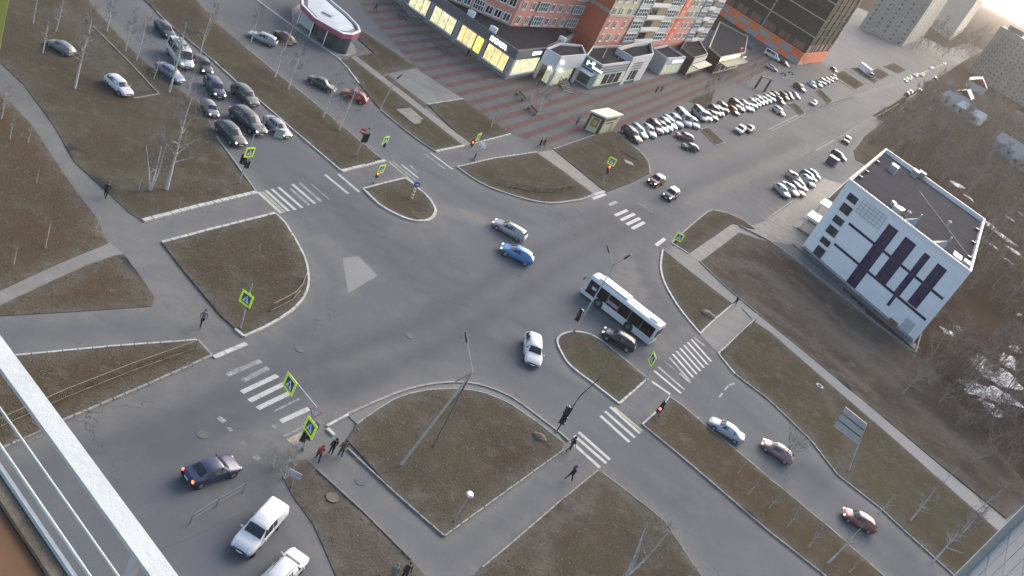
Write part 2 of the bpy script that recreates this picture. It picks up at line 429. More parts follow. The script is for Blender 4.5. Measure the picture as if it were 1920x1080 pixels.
# kerbs
kerb([(1740, 157), (1697, 192), (1655, 228), (1618, 258), (1600, 282)], KERBG, 0.24)
kerb([(1553, 372), (1585, 342), (1612, 320)], KERBW, 0.2)
kerb([(267, 415), (370, 388), (482, 361)], KERBW, 0.42)
kerb([(303, 456), (400, 430), (516, 401)], KERBW, 0.28)
kerb([(480, 361), (440, 305), (405, 257)], KERBG, 0.2)
kerb([(298, 178), (240, 116), (173, 50)], KERBG, 0.16)
kerb([(250, 186), (298, 178)], KERBG, 0.16)
kerb([(516, 402), (533, 418), (545, 437), (557, 457), (570, 483), (577, 510), (577, 538), (568, 560), (555, 575), (540, 588), (510, 607), (480, 622), (457, 632)], KERBW, 0.22, smooth=True)
kerb([(457, 632), (440, 618)], KERBW, 0.25)
kerb([(400, 671), (462, 645)], KERBW, 0.42, 0.1)
kerb([(27, 669), (200, 652), (370, 639)], KERBW, 0.16)
kerb([(370, 639), (397, 668)], KERBG, 0.2)
kerb([(397, 668), (277, 722), (113, 792), (0, 844), (-60, 872)], KERBG, 0.18)
kerb([(402, 117), (443, 155), (490, 193), (560, 254), (640, 322)], KERBW, 0.2)
kerb([(293, 23), (313, 43), (402, 117)], KERBG, 0.18)
kerb([(640, 322), (680, 312), (722, 302)], KERBW, 0.42)
kerb([(719, 303), (683, 273), (620, 220), (563, 173), (520, 140), (460, 90)], KERBG, 0.16)
kerb([(681, 355), (718, 345), (759, 335)], KERBW, 0.22)
kerb([(681, 355), (697, 372), (713, 386), (735, 399), (757, 409), (775, 414), (793, 415), (805, 412), (813, 405), (816, 395), (812, 385), (803, 372), (790, 360), (773, 345), (759, 335)], KERBW, 0.34, smooth=True)
kerb([(440, -35), (493, 10), (567, 63), (610, 93), (637, 112), (653, 130), (673, 158)], KERBW, 0.3)
kerb([(713, 207), (753, 240), (790, 268), (816, 285)], KERBG, 0.2)
kerb([(816, 285), (870, 274)], KERBW, 0.4)
kerb([(802, 197), (868, 186)], KERBW, 0.2)
kerb([(880, 272), (957, 252)], KERBW, 0.22)
kerb([(857, 314), (880, 331), (913, 350), (958, 366), (993, 376), (1033, 382), (1070, 378), (1092, 374), (1112, 366)], KERBG, 0.3, smooth=True)
kerb([(857, 314), (925, 298), (1007, 286)], KERBW, 0.18)
kerb([(1037, 281), (1113, 254)], KERBG, 0.2)
kerb([(1150, 247), (1183, 271), (1208, 295), (1217, 311), (1218, 327)], KERBG, 0.24, smooth=True)
kerb([(1095, 372), (1137, 358)], KERBW, 0.4, 0.1)
kerb([(1258, 456), (1290, 476)], KERBW, 0.22)
kerb([(1258, 456), (1325, 399), (1345, 397), (1362, 400), (1394, 414), (1414, 430)], KERBG, 0.24, smooth=True)
kerb([(1311, 491), (1360, 538), (1422, 590)], CONCD, 0.22)
kerb([(1311, 625), (1280, 588), (1258, 555), (1244, 527), (1238, 500), (1242, 469)], KERBW, 0.28, smooth=True)
kerb([(1242, 469), (1300, 515), (1374, 572)], CONCD, 0.2)
kerb([(1311, 627), (1340, 599), (1374, 571)], KERBW, 0.2)
kerb([(1413, 602), (1346, 664), (1377, 702)], KERBW, 0.24)
kerb([(1377, 702), (1440, 750), (1517, 824), (1570, 892), (1647, 952), (1723, 1022), (1790, 1082), (1850, 1142)], KERBG, 0.2)
kerb([(1277, 761), (1327, 803), (1417, 877), (1440, 897), (1550, 987), (1640, 1067), (1710, 1130)], KERBG, 0.18)
kerb([(1277, 761), (1255, 746)], KERBG, 0.18)
kerb([(1255, 746), (1238, 766), (1203, 797)], KERBW, 0.2)
kerb([(1203, 797), (1260, 843), (1307, 883), (1377, 943), (1440, 997), (1537, 1073), (1600, 1130)], KERBG, 0.18)
kerb([(1160, 758), (1113, 721), (1070, 688), (1052, 662), (1044, 642), (1048, 632), (1059, 626), (1077, 623), (1103, 627), (1127, 640)], KERBW, 0.24, smooth=True)
kerb([(1127, 640), (1170, 675), (1213, 711)], KERBG, 0.2)
kerb([(1213, 711), (1160, 758)], KERBW, 0.24)
kerb([(651, 778), (733, 742), (780, 727), (830, 719), (880, 719), (925, 731), (965, 750), (1010, 783), (1048, 812)], KERBG, 0.22, smooth=True)
kerb([(668, 797), (733, 753), (780, 737), (830, 731), (880, 733), (920, 743), (960, 762), (1010, 797), (1056, 832)], KERBG, 0.14, smooth=True)
kerb([(612, 800), (652, 779)], KERBW, 0.2)
kerb([(613, 805), (626, 818)], KERBW, 0.3)
kerb([(651, 843), (740, 926), (832, 1007)], KERBG, 0.13)
kerb([(832, 1007), (960, 914), (1057, 844)], KERBG, 0.13)
kerb([(1048, 812), (1066, 828)], KERBG, 0.2)
kerb([(593, 881), (680, 960), (770, 1050)], CONCD, 0.16)
kerb([(1120, 883), (1040, 949), (960, 1018), (903, 1066)], KERBG, 0.14)
kerb([(1127, 887), (1180, 927), (1243, 977), (1277, 1027), (1320, 1090)], CONCD, 0.18)
kerb([(1385, 425), (1440, 452), (1503, 497), (1620, 590), (1715, 663)], KERBG, 0.18, 0.3)
kerb([(1715, 663), (1728, 620)], KERBG, 0.18, 0.3)
kerb([(1437, 413), (1503, 366), (1545, 335)], KERBG, 0.2)

# ---- carriageways: one gridded asphalt sheet near, a strip to the far end of the avenue
APX = [(-260, -80), (300, -110), (700, -110), (1100, -90), (1330, 30), (1560, 95), (1640, 128), (1700, 150), (1712, 200), (1650, 262), (1650, 330), (1505, 466), (1800, 760), (2100, 1150), (2100, 1250), (-300, 1300)]
AP = PG(APX)
st = 1.2
x0, x1 = min(p.x for p in AP), min(max(p.x for p in AP), 160)
y0, y1 = 8.0, 330.0
nx, ny = int((x1-x0)/st)+1, int((y1-y0)/st)+1
gx = x0+np.arange(nx+1)*st; gy = y0+np.arange(ny+1)*st
XX, YY = np.meshgrid(gx, gy, indexing='ij')
def inside_np(poly, X, Y):
    c = np.zeros(X.shape, bool); n = len(poly); j = n-1
    for i in range(n):
        xi, yi, xj, yj = poly[i][0], poly[i][1], poly[j][0], poly[j][1]
        if yi != yj:
            c ^= ((yi > Y) != (yj > Y)) & (X < (xj-xi)*(Y-yi)/(yj-yi)+xi)
        j = i
    return c
dk = np.full(XX.shape, 1e9)
for P in KL: dk = np.minimum(dk, segdist(P, XX, YY))
for P in PLOTS.values(): dk = np.minimum(dk, segdist(P, XX, YY, True))
dust = np.clip(1-dk/2.6, 0, 1)**1.5*0.8
def blob(px, r, amt, sharp=2.0):
    g = [G(*p) for p in px]
    if len(g) == 1: d = np.hypot(XX-g[0].x, YY-g[0].y)
    elif len(g) == 2: d = segdist(g, XX, YY)
    else: d = np.where(inside_np(g, XX, YY), 0, segdist(g, XX, YY, True))
    return np.clip((1-d/r)*sharp, 0, 1)*amt
for b in ([[(648, 490), (655, 548), (706, 515), (676, 488)], 0.6, 0.5, 2], [[(610, 450), (660, 510)], 1.6, 0.45], [[(840, 395), (900, 412)], 1.8, 0.9], [[(745, 442), (835, 425)], 2.2, 0.3],
          [[(1172, 480), (1150, 560), (1205, 560)], 1.4, 0.8], [[(480, 850), (610, 800)], 2.6, 0.6], [[(170, 800), (390, 690)], 2.2, 0.45], [[(420, 930), (520, 860)], 2.5, 0.4], [[(740, 690), (890, 700)], 1.8, 0.35],
          [[(1350, 790), (1600, 1010)], 1.8, 0.35], [[(1140, 905), (1300, 1075)], 1.2, 0.7], [[(560, 700), (700, 660)], 1.6, 0.3], [[(1230, 660), (1310, 620)], 2.0, 0.5], [[(1290, 380), (1690, 200)], 2.0, 0.6], [[(1200, 345), (1690, 160)], 1.6, 0.3],
          [[(0, 145), (85, 235), (170, 370), (230, 440), (390, 640)], 3.2, 0.55], [[(190, 440), (390, 640)], 1.0, 0.8], [[(250, 400), (420, 610)], 1.0, 0.6], [[(30, 140), (230, 400)], 2.0, 0.5], [[(1180, 300), (1280, 300)], 2.5, 0.3]):
    dust = np.maximum(dust, blob(*b))
worn = np.zeros(XX.shape)
for a, r, k in ([[(250, 830), (560, 690)], 1.3, 0.5], [[(300, 850), (620, 700)], 1.3, 0.5], [[(560, 690), (800, 600), (1010, 470), (1200, 390)], 1.5, 0.55], [[(620, 740), (850, 640), (1080, 480), (1230, 400)], 1.5, 0.5],
                [[(600, 350), (760, 470), (1000, 620)], 1.4, 0.4], [[(560, 330), (640, 400), (880, 620), (1140, 760), (1420, 980)], 1.3, 0.45], [[(770, 300), (900, 380), (1000, 420)], 1.6, 0.4], [[(1230, 380), (1500, 260), (1680, 175)], 2.0, 0.45], [[(1320, 700), (1500, 870), (1700, 1040)], 1.5, 0.3], [[(150, 850), (420, 740)], 1.4, 0.4], [[(420, 250), (520, 360)], 1.5, 0.3]):
    d = segdist(PG(a), XX, YY); worn = np.maximum(worn, np.clip(1-d/r, 0, 1)*k*1.35)
cx = (gx[:-1]+st/2); cy = (gy[:-1]+st/2)
CX, CY = np.meshgrid(cx, cy, indexing='ij')
keep = inside_np(AP, CX, CY)
vid = -np.ones(XX.shape, int); vs = []; fs = []; dv = []; wv = []
for i, j in zip(*np.nonzero(keep)):
    q = []
    for a, b in ((i, j), (i+1, j), (i+1, j+1), (i, j+1)):
        if vid[a, b] < 0:
            vid[a, b] = len(vs); vs.append((gx[a], gy[b], 0.0)); dv.append(dust[a, b]); wv.append(worn[a, b])
        q.append(int(vid[a, b]))
    fs.append(q)
me = bpy.data.meshes.new('road'); me.from_pydata(vs, [], fs); me.materials.append(ASPH)
for nm, arr in (('dust', dv), ('worn', wv)):
    at = me.attributes.new(nm, 'FLOAT', 'POINT'); at.data.foreach_set('value', arr)
tag(inst('road', me), kind='structure')
# the avenue beyond
A0, A1 = G(1520, 215), G(1600, 255)
dirA = Vector((math.sin(R(18.6)), math.cos(R(18.6)), 0)); nrmA = Vector((dirA.y, -dirA.x, 0))
c0 = (G(1500, 230)); 
m = MB()
c0 = Vector((c0.x, c0.y, 0)); ts = [0, 60, 140, 260, 420, 640, 900]
cen = [G(1470, 240), G(1560, 205), G(1640, 171), G(1700, 146), G(1745, 126), G(1775, 110), G(1800, 99), G(1830, 87)]
for i in range(len(cen)-1):
    a, b = cen[i], cen[i+1]
    hw = 9.0
    m.quad((a.x-nrmA.x*hw, a.y-nrmA.y*hw, 0.004), (a.x+nrmA.x*hw, a.y+nrmA.y*hw, 0.004), (b.x+nrmA.x*hw, b.y+nrmA.y*hw, 0.004), (b.x-nrmA.x*hw, b.y-nrmA.y*hw, 0.004))
tag(m.build('avenue', ASPH), kind='structure')

m = MB(); P = PG([(1385, 70), (1470, 20), (1600, 10), (1690, 50), (1792, 98), (1770, 116), (1700, 150), (1640, 200), (1540, 200), (1470, 140)], -0.02)
m.add([tuple(p) for p in P], [tuple(range(len(P)))])
a = sum(P[i].x*P[(i+1) % len(P)].y-P[(i+1) % len(P)].x*P[i].y for i in range(len(P)))
if a < 0: m.f[0] = m.f[0][::-1]
tag(m.build('far_lot', ASPH), kind='structure')
# concrete footpaths laid on the verges
PATHM = mat('footpath', (0.10, 0.095, 0.086), 0.9, 0.18, 0.6, world=True, dirt=(0.09, 0.08, 0.066), bump=0.1)
PATHL = mat('pale_footpath', (0.118, 0.113, 0.104), 0.9, 0.18, 0.6, world=True, dirt=(0.09, 0.082, 0.07), bump=0.1)
SIDEW = mat('sidewalk_asphalt', (0.088, 0.088, 0.086), 0.9, 0.15, 0.5, world=True, dirt=(0.115, 0.105, 0.088), bump=0.15)
def sheet(name, px, z, material, kind='structure', th=None):
    P = PG(px); m = MB()
    if th: m.prism([(p.x, p.y) for p in P], z-th, z)
    else:
        m.add([(p.x, p.y, z) for p in P], [tuple(range(len(P)))])
        if m.f: 
            a = sum(P[i].x*P[(i+1) % len(P)].y-P[(i+1) % len(P)].x*P[i].y for i in range(len(P)))
            if a < 0: m.f[0] = m.f[0][::-1]
    return tag(m.build(name, material), kind=kind)
sheet('footpath', [(-20, 556), (100, 500), (205, 456), (232, 475), (215, 482), (160, 500), (60, 547), (-40, 594)], 0.03, PATHL)
sheet('footpath', [(656, 108), (668, 107), (770, 185), (883, 272), (870, 276), (770, 197)], 0.15, PATHL)
sheet('footpath', [(1007, 287), (1037, 281), (1124, 352), (1136, 361), (1112, 366), (1060, 325)], 0.05, PATHL)
sheet('footpath', [(1290, 477), (1373, 420), (1412, 431), (1440, 440), (1436, 453), (1385, 437), (1313, 491)], 0.05, PATHL)
sheet('footpath', [(1243, 469), (1258, 458), (1290, 477), (1313, 491), (1422, 591), (1413, 603), (1348, 664), (1311, 627), (1374, 571)], 0.03, SIDEW)
sheet('footpath', [(1390, 578), (1422, 590), (1580, 720), (1760, 873), (1890, 981), (2000, 1080), (1985, 1105), (1870, 998), (1667, 818), (1540, 709), (1440, 622), (1413, 603)], 0.10, mat('footpath_blue_grey', (0.102, 0.104, 0.110), 0.9, 0.12, 0.5, world=True, dirt=(0.084, 0.082, 0.08), bump=0.1))
sheet('paved_strip', [(651, 779), (733, 743), (780, 728), (830, 720), (880, 720), (925, 732), (965, 751), (1010, 784), (1048, 813), (1056, 831), (1010, 796), (960, 761), (920, 742), (880, 732), (830, 730), (780, 736), (733, 752), (668, 796)], 0.06, SIDEW)
sheet('concrete_apron', [(730, 139), (780, 129), (868, 186), (802, 197), (756, 166)], 0.02, mat('worn_concrete', (0.085, 0.087, 0.086), 0.9, 0.3, 0.25, world=True, dirt=(0.055, 0.052, 0.046), bump=0.2))
sheet('concrete_slab', [(742, 207), (768, 204), (800, 231), (776, 235)], 0.2, CONCD)
sheet('driveway_patch', [(1437, 413), (1503, 366), (1545, 335), (1600, 352), (1505, 462), (1440, 452), (1400, 428)], 0.012, CONCD)
# white lattice of bays marked by the office
for a, b in (((1423, 362), (1463, 393)), ((1428, 378), (1452, 398)), ((1418, 390), (1440, 408)), ((1430, 370), (1470, 385))):
    pass

# ---- painted markings
def bar(m, p, q, wd=0.4, z=0.006):
    a, b = G(*p, z), G(*q, z); d = (b-a).normalized(); n = Vector((-d.y, d.x, 0))*wd/2
    m.quad(a-n, b-n, b+n, a+n)
def zebra(bars, wd=0.4):
    root = thing('zebra_crossing', None, None); root['kind'] = 'structure'
    for i, (p, q, mt) in enumerate(bars):
        w_ = wd
        if mt == 'thin': w_ = 0.16; mt = 'f'
        m = MB(); bar(m, p, q, w_, 0.008+0.0006*i)
        m.build('stripe', {'w': PAINT, 'f': PAINTF, 'y': PAINTY}[mt], root)
    return root
Z1 = lambda x, y: (470+x/5.053, 270+y/5.053)
zebra([(Z1(70, 455), Z1(290, 655), 'w'), (Z1(105, 450), Z1(322, 645), 'y'), (Z1(145, 440), Z1(360, 635), 'w'), (Z1(200, 425), Z1(425, 625), 'w'), (Z1(265, 410), Z1(490, 605), 'w'), (Z1(375, 420), Z1(555, 580), 'f'),
       (Z1(395, 380), Z1(610, 565), 'w'), (Z1(460, 365), Z1(670, 545), 'f'), (Z1(570, 375), Z1(745, 525), 'thin'), (Z1(705, 290), Z1(925, 470), 'w'), (Z1(830, 285), Z1(1030, 455), 'w')], 0.42)
zebra([(Z1(1310, 168), Z1(1535, 355), 'y'), (Z1(1345, 165), Z1(1560, 340), 'f'), (Z1(1430, 195), Z1(1585, 320), 'w'), (Z1(1510, 200), Z1(1580, 270), 'f'), (Z1(1650, 95), Z1(1840, 235), 'f'), (Z1(1705, 85), Z1(1915, 240), 'w')], 0.34)
Z3 = lambda x, y: (390+x/4.911, 660+y/4.909)
zebra([(Z3(175, 210), Z3(485, 80), 'f'), (Z3(320, 265), Z3(555, 145), 'f'), (Z3(310, 370), Z3(640, 215), 'w'), (Z3(380, 450), Z3(705, 290), 'w'), (Z3(455, 520), Z3(775, 365), 'w'), (Z3(610, 545), Z3(840, 430), 'thin'),
       (Z3(670, 640), Z3(930, 520), 'w'), (Z3(700, 775), Z3(900, 675), 'thin'), (Z3(740, 820), Z3(890, 745), 'y')], 0.42)
Z4 = lambda x, y: (1020+x/4.153, 600+y/4.153)
b4 = [(Z4(1148-29*i, 150+23*i), Z4(1302-28*i, 322+25*i), 'w' if i < 6 else 'f') for i in range(7)]
b4 += [(Z4(1165, 135), Z4(1250, 200), 'f'), (Z4(937, 317), Z4(1015, 385), 'thin'), (Z4(1055, 415), Z4(1140, 488), 'f'), (Z4(890, 365), Z4(1095, 545), 'f'), (Z4(858, 395), Z4(1067, 570), 'w'), (Z4(840, 478), Z4(983, 578), 'w')]
zebra(b4, 0.42)
T3 = lambda x, y: (960+x/3, 720+y/3)
zebra([(Z4(515, 675), Z4(745, 882), 'w'), (Z4(545, 680), Z4(760, 862), 'y'), (Z4(475, 710), Z4(708, 915), 'w'), (Z4(440, 745), Z4(665, 950), 'w'), (T3(375, 270), T3(550, 425), 'w'), (T3(350, 290), T3(530, 445), 'w'), (T3(330, 322), T3(495, 470), 'w')], 0.42)
T7 = lambda x, y: (960+x/3, 360+y/3)
zebra([(T7(580, 132), T7(650, 102), 'w'), (T7(612, 158), T7(690, 122), 'w'), (T7(645, 183), T7(720, 147), 'w'), (T7(675, 206), T7(745, 170), 'w'), (T7(545, 72), T7(590, 55), 'f'), (T7(810, 300), T7(860, 262), 'w'), (T7(455, 38), T7(525, 12), 'w')], 0.55)
m = MB()
for p, q, wd in ((T7(705, 60), T7(760, 88), 0.22), (T7(775, 105), T7(792, 115), 0.22), (T3(1165, 75), T3(1185, 50), 0.2), (T3(1195, 35), T3(1215, 12), 0.2), (T3(1220, 8), T3(1250, -4), 0.2), (T3(1035, 185), T3(1055, 190), 0.2),
                 (Z3(95, 600), Z3(155, 645), 0.45), (Z3(185, 715), Z3(220, 705), 0.4), (Z3(595, 675), Z3(632, 700), 0.3), (Z3(310, 845), Z3(335, 835), 0.3), (Z3(425, 955), Z3(475, 990), 0.45), (Z3(770, 830), Z3(850, 815), 0.5),
                 ((1463, 393), (1423, 362), 0.12), ((1455, 398), (1420, 372), 0.12), ((1446, 404), (1420, 384), 0.12), ((1437, 411), (1418, 396), 0.12), ((1436, 413), (1464, 392), 0.3), ((1464, 392), (1545, 334), 0.12)):
    bar(m, p, q, wd, 0.009)
tag(m.build('road_marking', PAINTF), kind='structure')
m = MB()   # old tar seam across the near carriageway
P = PG([(300, 1030), (350, 1012), (420, 978), (475, 955)])
for i in range(3):
    a, b = P[i], P[i+1]; d = (b-a).normalized(); n = Vector((-d.y, d.x, 0))*0.035
    m.quad(*(Vector((v.x, v.y, 0.008)) for v in (a-n, b-n, b+n, a+n)))
tag(m.build('tar_seam', mat('tar', (0.03, 0.03, 0.03), 0.6, 0.1)), kind='structure')

PALE = paint_mat('worn_pale_patch', (0.106, 0.107, 0.107), 0.45)
sheet('road_patch', [(642, 484), (653, 550), (708, 517), (672, 480)], 0.005, PALE)
# ---- plaza with red and grey bands
PLZ = PG([(640, -60), (664, -10), (690, 30), (780, 126), (868, 186), (957, 252), (1037, 280), (1113, 253), (1150, 246), (1176, 234), (1290, 190), (1340, 170), (1470, 122), (1500, 105), (1420, 82), (1395, 108), (1352, 130), (1240, 143), (1195, 158), (1120, 178), (1050, 168), (1045, 140), (1005, 139), (947, 149), (793, 40), (740, -30), (700, -80)])
PINK = mat('grey_pavers', (0.080, 0.074, 0.071), 0.95, 0.14, 0.5, world=True, spec=0.05, dirt=(0.062, 0.057, 0.054), bump=0.1)
REDP = mat('red_pavers', (0.085, 0.050, 0.050), 0.95, 0.16, 0.5, world=True, spec=0.05, dirt=(0.068, 0.050, 0.048), bump=0.1)
GRNP = mat('cool_grey_pavers', (0.077, 0.083, 0.083), 0.95, 0.12, 0.5, world=True, spec=0.05, dirt=(0.064, 0.065, 0.063), bump=0.1)
m = MB(); m.add([(p.x, p.y, 0.02) for p in PLZ], [tuple(range(len(PLZ)))])
a = sum(PLZ[i].x*PLZ[(i+1) % len(PLZ)].y-PLZ[(i+1) % len(PLZ)].x*PLZ[i].y for i in range(len(PLZ)))
if a < 0: m.f[0] = m.f[0][::-1]
plaza = tag(m.build('plaza', PINK), kind='structure')
bd = (G(932, 141)-G(840, 160)).normalized(); bn_ = Vector((-bd.y, bd.x, 0))
if bn_.dot(G(850, 103)-G(850, 120)) < 0: bn_ = -bn_
per = abs((G(850, 86)-G(850, 120)).dot(bn_))/2
o0 = G(850, 103)
def clip(poly, n, c):
    out = []
    for i in range(len(poly)):
        a, b = poly[i], poly[(i+1) % len(poly)]; da, db = n.dot(a)-c, n.dot(b)-c
        if da >= 0: out.append(a)
        if (da >= 0) != (db >= 0): out.append(a.lerp(b, da/(da-db)))
    return out
pz = [Vector((p.x, p.y, 0)) for p in PLZ]
for k in range(-26, 40):
    c = o0.dot(bn_)+k*per
    for wofs, wd, mt, nm in ((0.0, 0.42, REDP, 'red_band'), (0.5, 0.40, GRNP, 'grey_band')):
        # strips along bd: cut the plaza outline with rays through the band's middle
        cm = c+wofs*per
        xs = []
        for i in range(len(pz)):
            a, b = pz[i], pz[(i+1) % len(pz)]; da, db = bn_.dot(a)-cm, bn_.dot(b)-cm
            if (da >= 0) != (db >= 0):
                q = a.lerp(b, da/(da-db)); xs.append(q.dot(bd))
        xs.sort()
        for i in range(0, len(xs)-1, 2):
            if xs[i+1]-xs[i] < 1.5: continue
            s0, s1 = xs[i]+0.25, xs[i+1]-0.25
            q = lambda s, c_: bd*s+bn_*c_+Vector((0, 0, 0.026))
            m = MB(); m.add([q(s0, cm-wd*per/2), q(s1, cm-wd*per/2), q(s1, cm+wd*per/2), q(s0, cm+wd*per/2)], [(0, 1, 2, 3)])
            if bd.cross(bn_).z < 0: m.f[0] = m.f[0][::-1]
            m.build(nm, mt, plaza)
# planted strips between the parking pockets along the avenue
for i, px in enumerate(([(1313, 243), (1328, 240), (1358, 268), (1342, 273)], [(1478, 195), (1490, 193), (1510, 213), (1500, 218)], [(1527, 171), (1537, 167), (1561, 190), (1552, 196)], [(1563, 140), (1580, 132), (1622, 160), (1605, 168)], [(1596, 128), (1606, 126), (1648, 152), (1640, 157)], [(1622, 136), (1645, 128), (1668, 142), (1652, 150)],
                        [(1655, 125), (1675, 118), (1700, 132), (1684, 139)])):
    plot('S%d' % i, px, GRASS, 1.2, 0.04)
    kerb(px+[px[0]], KERBG, 0.22)
sheet('footpath', [(1290, 190), (1340, 170), (1330, 205), (1318, 200)], 0.03, BARE)
for px, wd in (([(1440, 243), (1500, 214), (1600, 181), (1690, 153), (1770, 119)], .5), ([(1446, 246), (1505, 217), (1604, 184), (1693, 155), (1772, 120)], .3), ([(1530, 282), (1565, 262), (1620, 232), (1700, 186), (1745, 156)], .4), ([(1500, 300), (1600, 236), (1695, 181)], .25)):
    kerb(px, KERBG if wd > .28 else CONCD, wd, 0.05)
for px in ([(1585, 128), (1628, 158)], [(1612, 122), (1655, 150)], [(1640, 120), (1676, 146)], [(1560, 142), (1600, 170)], [(1668, 118), (1700, 140)]): kerb(px, KERBG, .4)
# last snow under the trees by the office
SNOW = mat('old_snow', (0.50, 0.50, 0.50), 0.8, 0.25, 1.5, dirt=(0.20, 0.18, 0.16), bump=0.4)
def snow(px, r, n=9, el=1.0, h=0.35, rz=0.0):
    g = G(*px); m = MB(); vs = []; fs = []
    rings = [0.0, 0.4, 0.75, 1.0]
    vs.append((0, 0, h))
    for k, t in enumerate(rings[1:]):
        for i in range(n*2):
            a = math.pi*i/n; rr = r*t*max(.15, 1+0.75*noise.noise(Vector((math.cos(a)*1.5+px[0], math.sin(a)*1.5+px[1], k*0.2)))+0.5*noise.noise(Vector((math.cos(a)*4+px[1], math.sin(a)*4, 1))))
            x, y = rr*math.cos(a)*el, rr*math.sin(a)
            vs.append((x*math.cos(rz)-y*math.sin(rz), x*math.sin(rz)+y*math.cos(rz), h*(1-t*t)*(0.7+0.6*noise.noise(Vector((x, y, 2))))-0.05*(t == 1.0)))
    N_ = n*2
    for i in range(N_): fs.append((0, 1+i, 1+(i+1) % N_))
    for k in range(2):
        for i in range(N_): fs.append((1+k*N_+i, 1+(k+1)*N_+i, 1+(k+1)*N_+(i+1) % N_, 1+k*N_+(i+1) % N_))
    m.add(vs, fs, 0, True)
    tag(m.build('snow_patch', SNOW, None, (g.x, g.y, 0.03)), kind='structure')
for px, r, el, rz in (((1850, 418), 2.4, 2.2, -0.8), ((1876, 440), 2.0, 2.5, -0.8), ((1900, 470), 1.3, 2.6, -0.8), ((1798, 348), 2.1, 1.2, 0.3), ((1815, 370), 0.9, 2.0, -.8), ((1893, 410), 1.0, 1.8, -.7), ((1912, 400), 0.8, 1.5, -.7), ((1860, 460), 0.8, 2.4, -.8), ((1890, 490), 0.7, 2.4, -.8),
                      ((1775, 622), 0.9, 1.5, .3), ((1795, 615), 0.7, 1.3, .8), ((1870, 700), 3.3, 1.3, .5), ((1895, 680), 2.4, 1.6, .9), ((1840, 735), 2.3, 1.6, .6), ((1880, 745), 2.4, 1.3, .4), ((1858, 765), 1.5, 1.2, .2), ((1815, 725), 0.8, 1.7, -.6), ((1905, 655), 1.0, 2.0, .9), ((1910, 590), 0.5, 2.2, .9)):
    snow(px, r, el=el, rz=rz)
# ------------------------------------------------------------------ buildings
class Face:
    """vertical wall plane from ground point a to b, in the local frame of root (root at a, x along the wall, y into the building)"""
    def __init__(s, a, b):
        s.a = Vector((a.x, a.y, 0)); s.b = Vector((b.x, b.y, 0)); s.d = (s.b-s.a); s.L = s.d.length; s.d.normalize()
        s.n = Vector((s.d.y, -s.d.x, 0)); s.rz = math.atan2(s.d.y, s.d.x)
    def uz(s, px, py):
        d = Vector((px-960.0, py-540.0, FPX)); w_ = Vector((d.dot(RTC), d.dot(FWC), d.dot(UPC)))
        o = Vector((0, 0, CH)); t = (s.a-o).dot(s.n)/w_.dot(s.n); p = o+w_*t
        return (p-s.a).dot(s.d), p.z
def wrect(m, u0, z0, u1, z1, th=0.06, y=0.0, mi=0):
    m.box(((u0+u1)/2, y-th/2, (z0+z1)/2), (abs(u1-u0), th, abs(z1-z0)), 0, mi)
    return m
def window_mesh(name, wd, ht, frame=0.09, cols=2, rows=1, fm=None, gm=None, dep=0.10):
    m = MB()
    m.box((0, -0.015, 0), (wd, 0.03, ht), 0, 1)
    for x in (-wd/2+frame/2, wd/2-frame/2): m.box((x, -dep/2-0.002, 0), (frame, dep, ht), 0, 0)
    for z in (-ht/2+frame/2, ht/2-frame/2): m.box((0, -dep/2-0.002, z), (wd-2*frame-0.004, dep, frame), 0, 0)
    for i in range(1, cols): m.box((-wd/2+wd*i/cols, -dep/2+0.004, 0), (frame*0.7, dep*0.8, ht-2*frame-0.004), 0, 0)
    for i in range(1, rows): m.box((0, -dep/2+0.008, -ht/2+ht*i/rows), (wd-2*frame-0.006, dep*0.7, frame*0.7), 0, 0)
    m.box((0, -0.09, -ht/2-0.05), (wd+0.1, 0.18, 0.06), 0, 0)
    return m.mesh(name, [fm or WHITE, gm or GLASS])

# --- white office with dark panels
OFFW = mat('office_white_panels', (0.54, 0.55, 0.56), 0.55, 0.05, 0.5, dirt=(0.46, 0.47, 0.48))
OFFD = mat('office_dark_panels', (0.014, 0.013, 0.050), 0.6, 0.35, 0.7, spec=0.15)
OFFG = mat('office_window_glass', (0.018, 0.022, 0.032), 0.4, 0.2, 2, spec=0.3)
PLINTH = mat('plinth_grey', (0.20, 0.20, 0.21), 0.8, 0.2, 1)
fc = Face(G(1503, 463), G(1712, 643))
off = thing('office_building', 'white office building with dark vertical panels and flat grey roof by the dirt lot', 'building', fc.a, fc.rz)
W, DEP, OH = fc.L, 45.0, 14.4
ang = R(18.0); dvw = Vector((math.sin(ang), math.cos(ang), 0)); DV = (dvw.dot(fc.d), dvw.dot(-fc.n))
def OP(x, y): return (x+DV[0]*y, DV[1]*y)      # along the slanting side walls
m = MB(); m.prism([OP(0, 0), OP(W, 0), OP(W, DEP), OP(0, DEP)], -0.1, OH-0.9, 0, bottom=False); m.build('wall', OFFW, off)
m = MB(); m.prism([OP(0.35, 0.35), OP(W-0.35, 0.35), OP(W-0.35, DEP-0.35), OP(0.35, DEP-0.35)], OH-0.95, OH-0.85); roof = m.build('roof', mat('office_roof_grey', (0.048, 0.047, 0.051), 0.95, 0.15, 0.4, spec=0.0), off)
m = MB()
for a, b in (((0, 0), (W, 0.3)), ((0, DEP-0.3), (W, DEP)), ((0, 0.302), (0.3, DEP-0.302)), ((W-0.3, 0.302), (W, DEP-0.302))):
    m.prism([OP(*a), OP(b[0], a[1]), OP(*b), OP(a[0], b[1])], OH-0.898, OH)
m.build('parapet', mat('parapet_cap', (0.50, 0.50, 0.51), 0.5, 0.05, 1), off)
m = MB(); wrect(m, 0.3, 0, W-0.3, 0.55, 0.08); m.build('plinth', PLINTH, off)
wm = {}
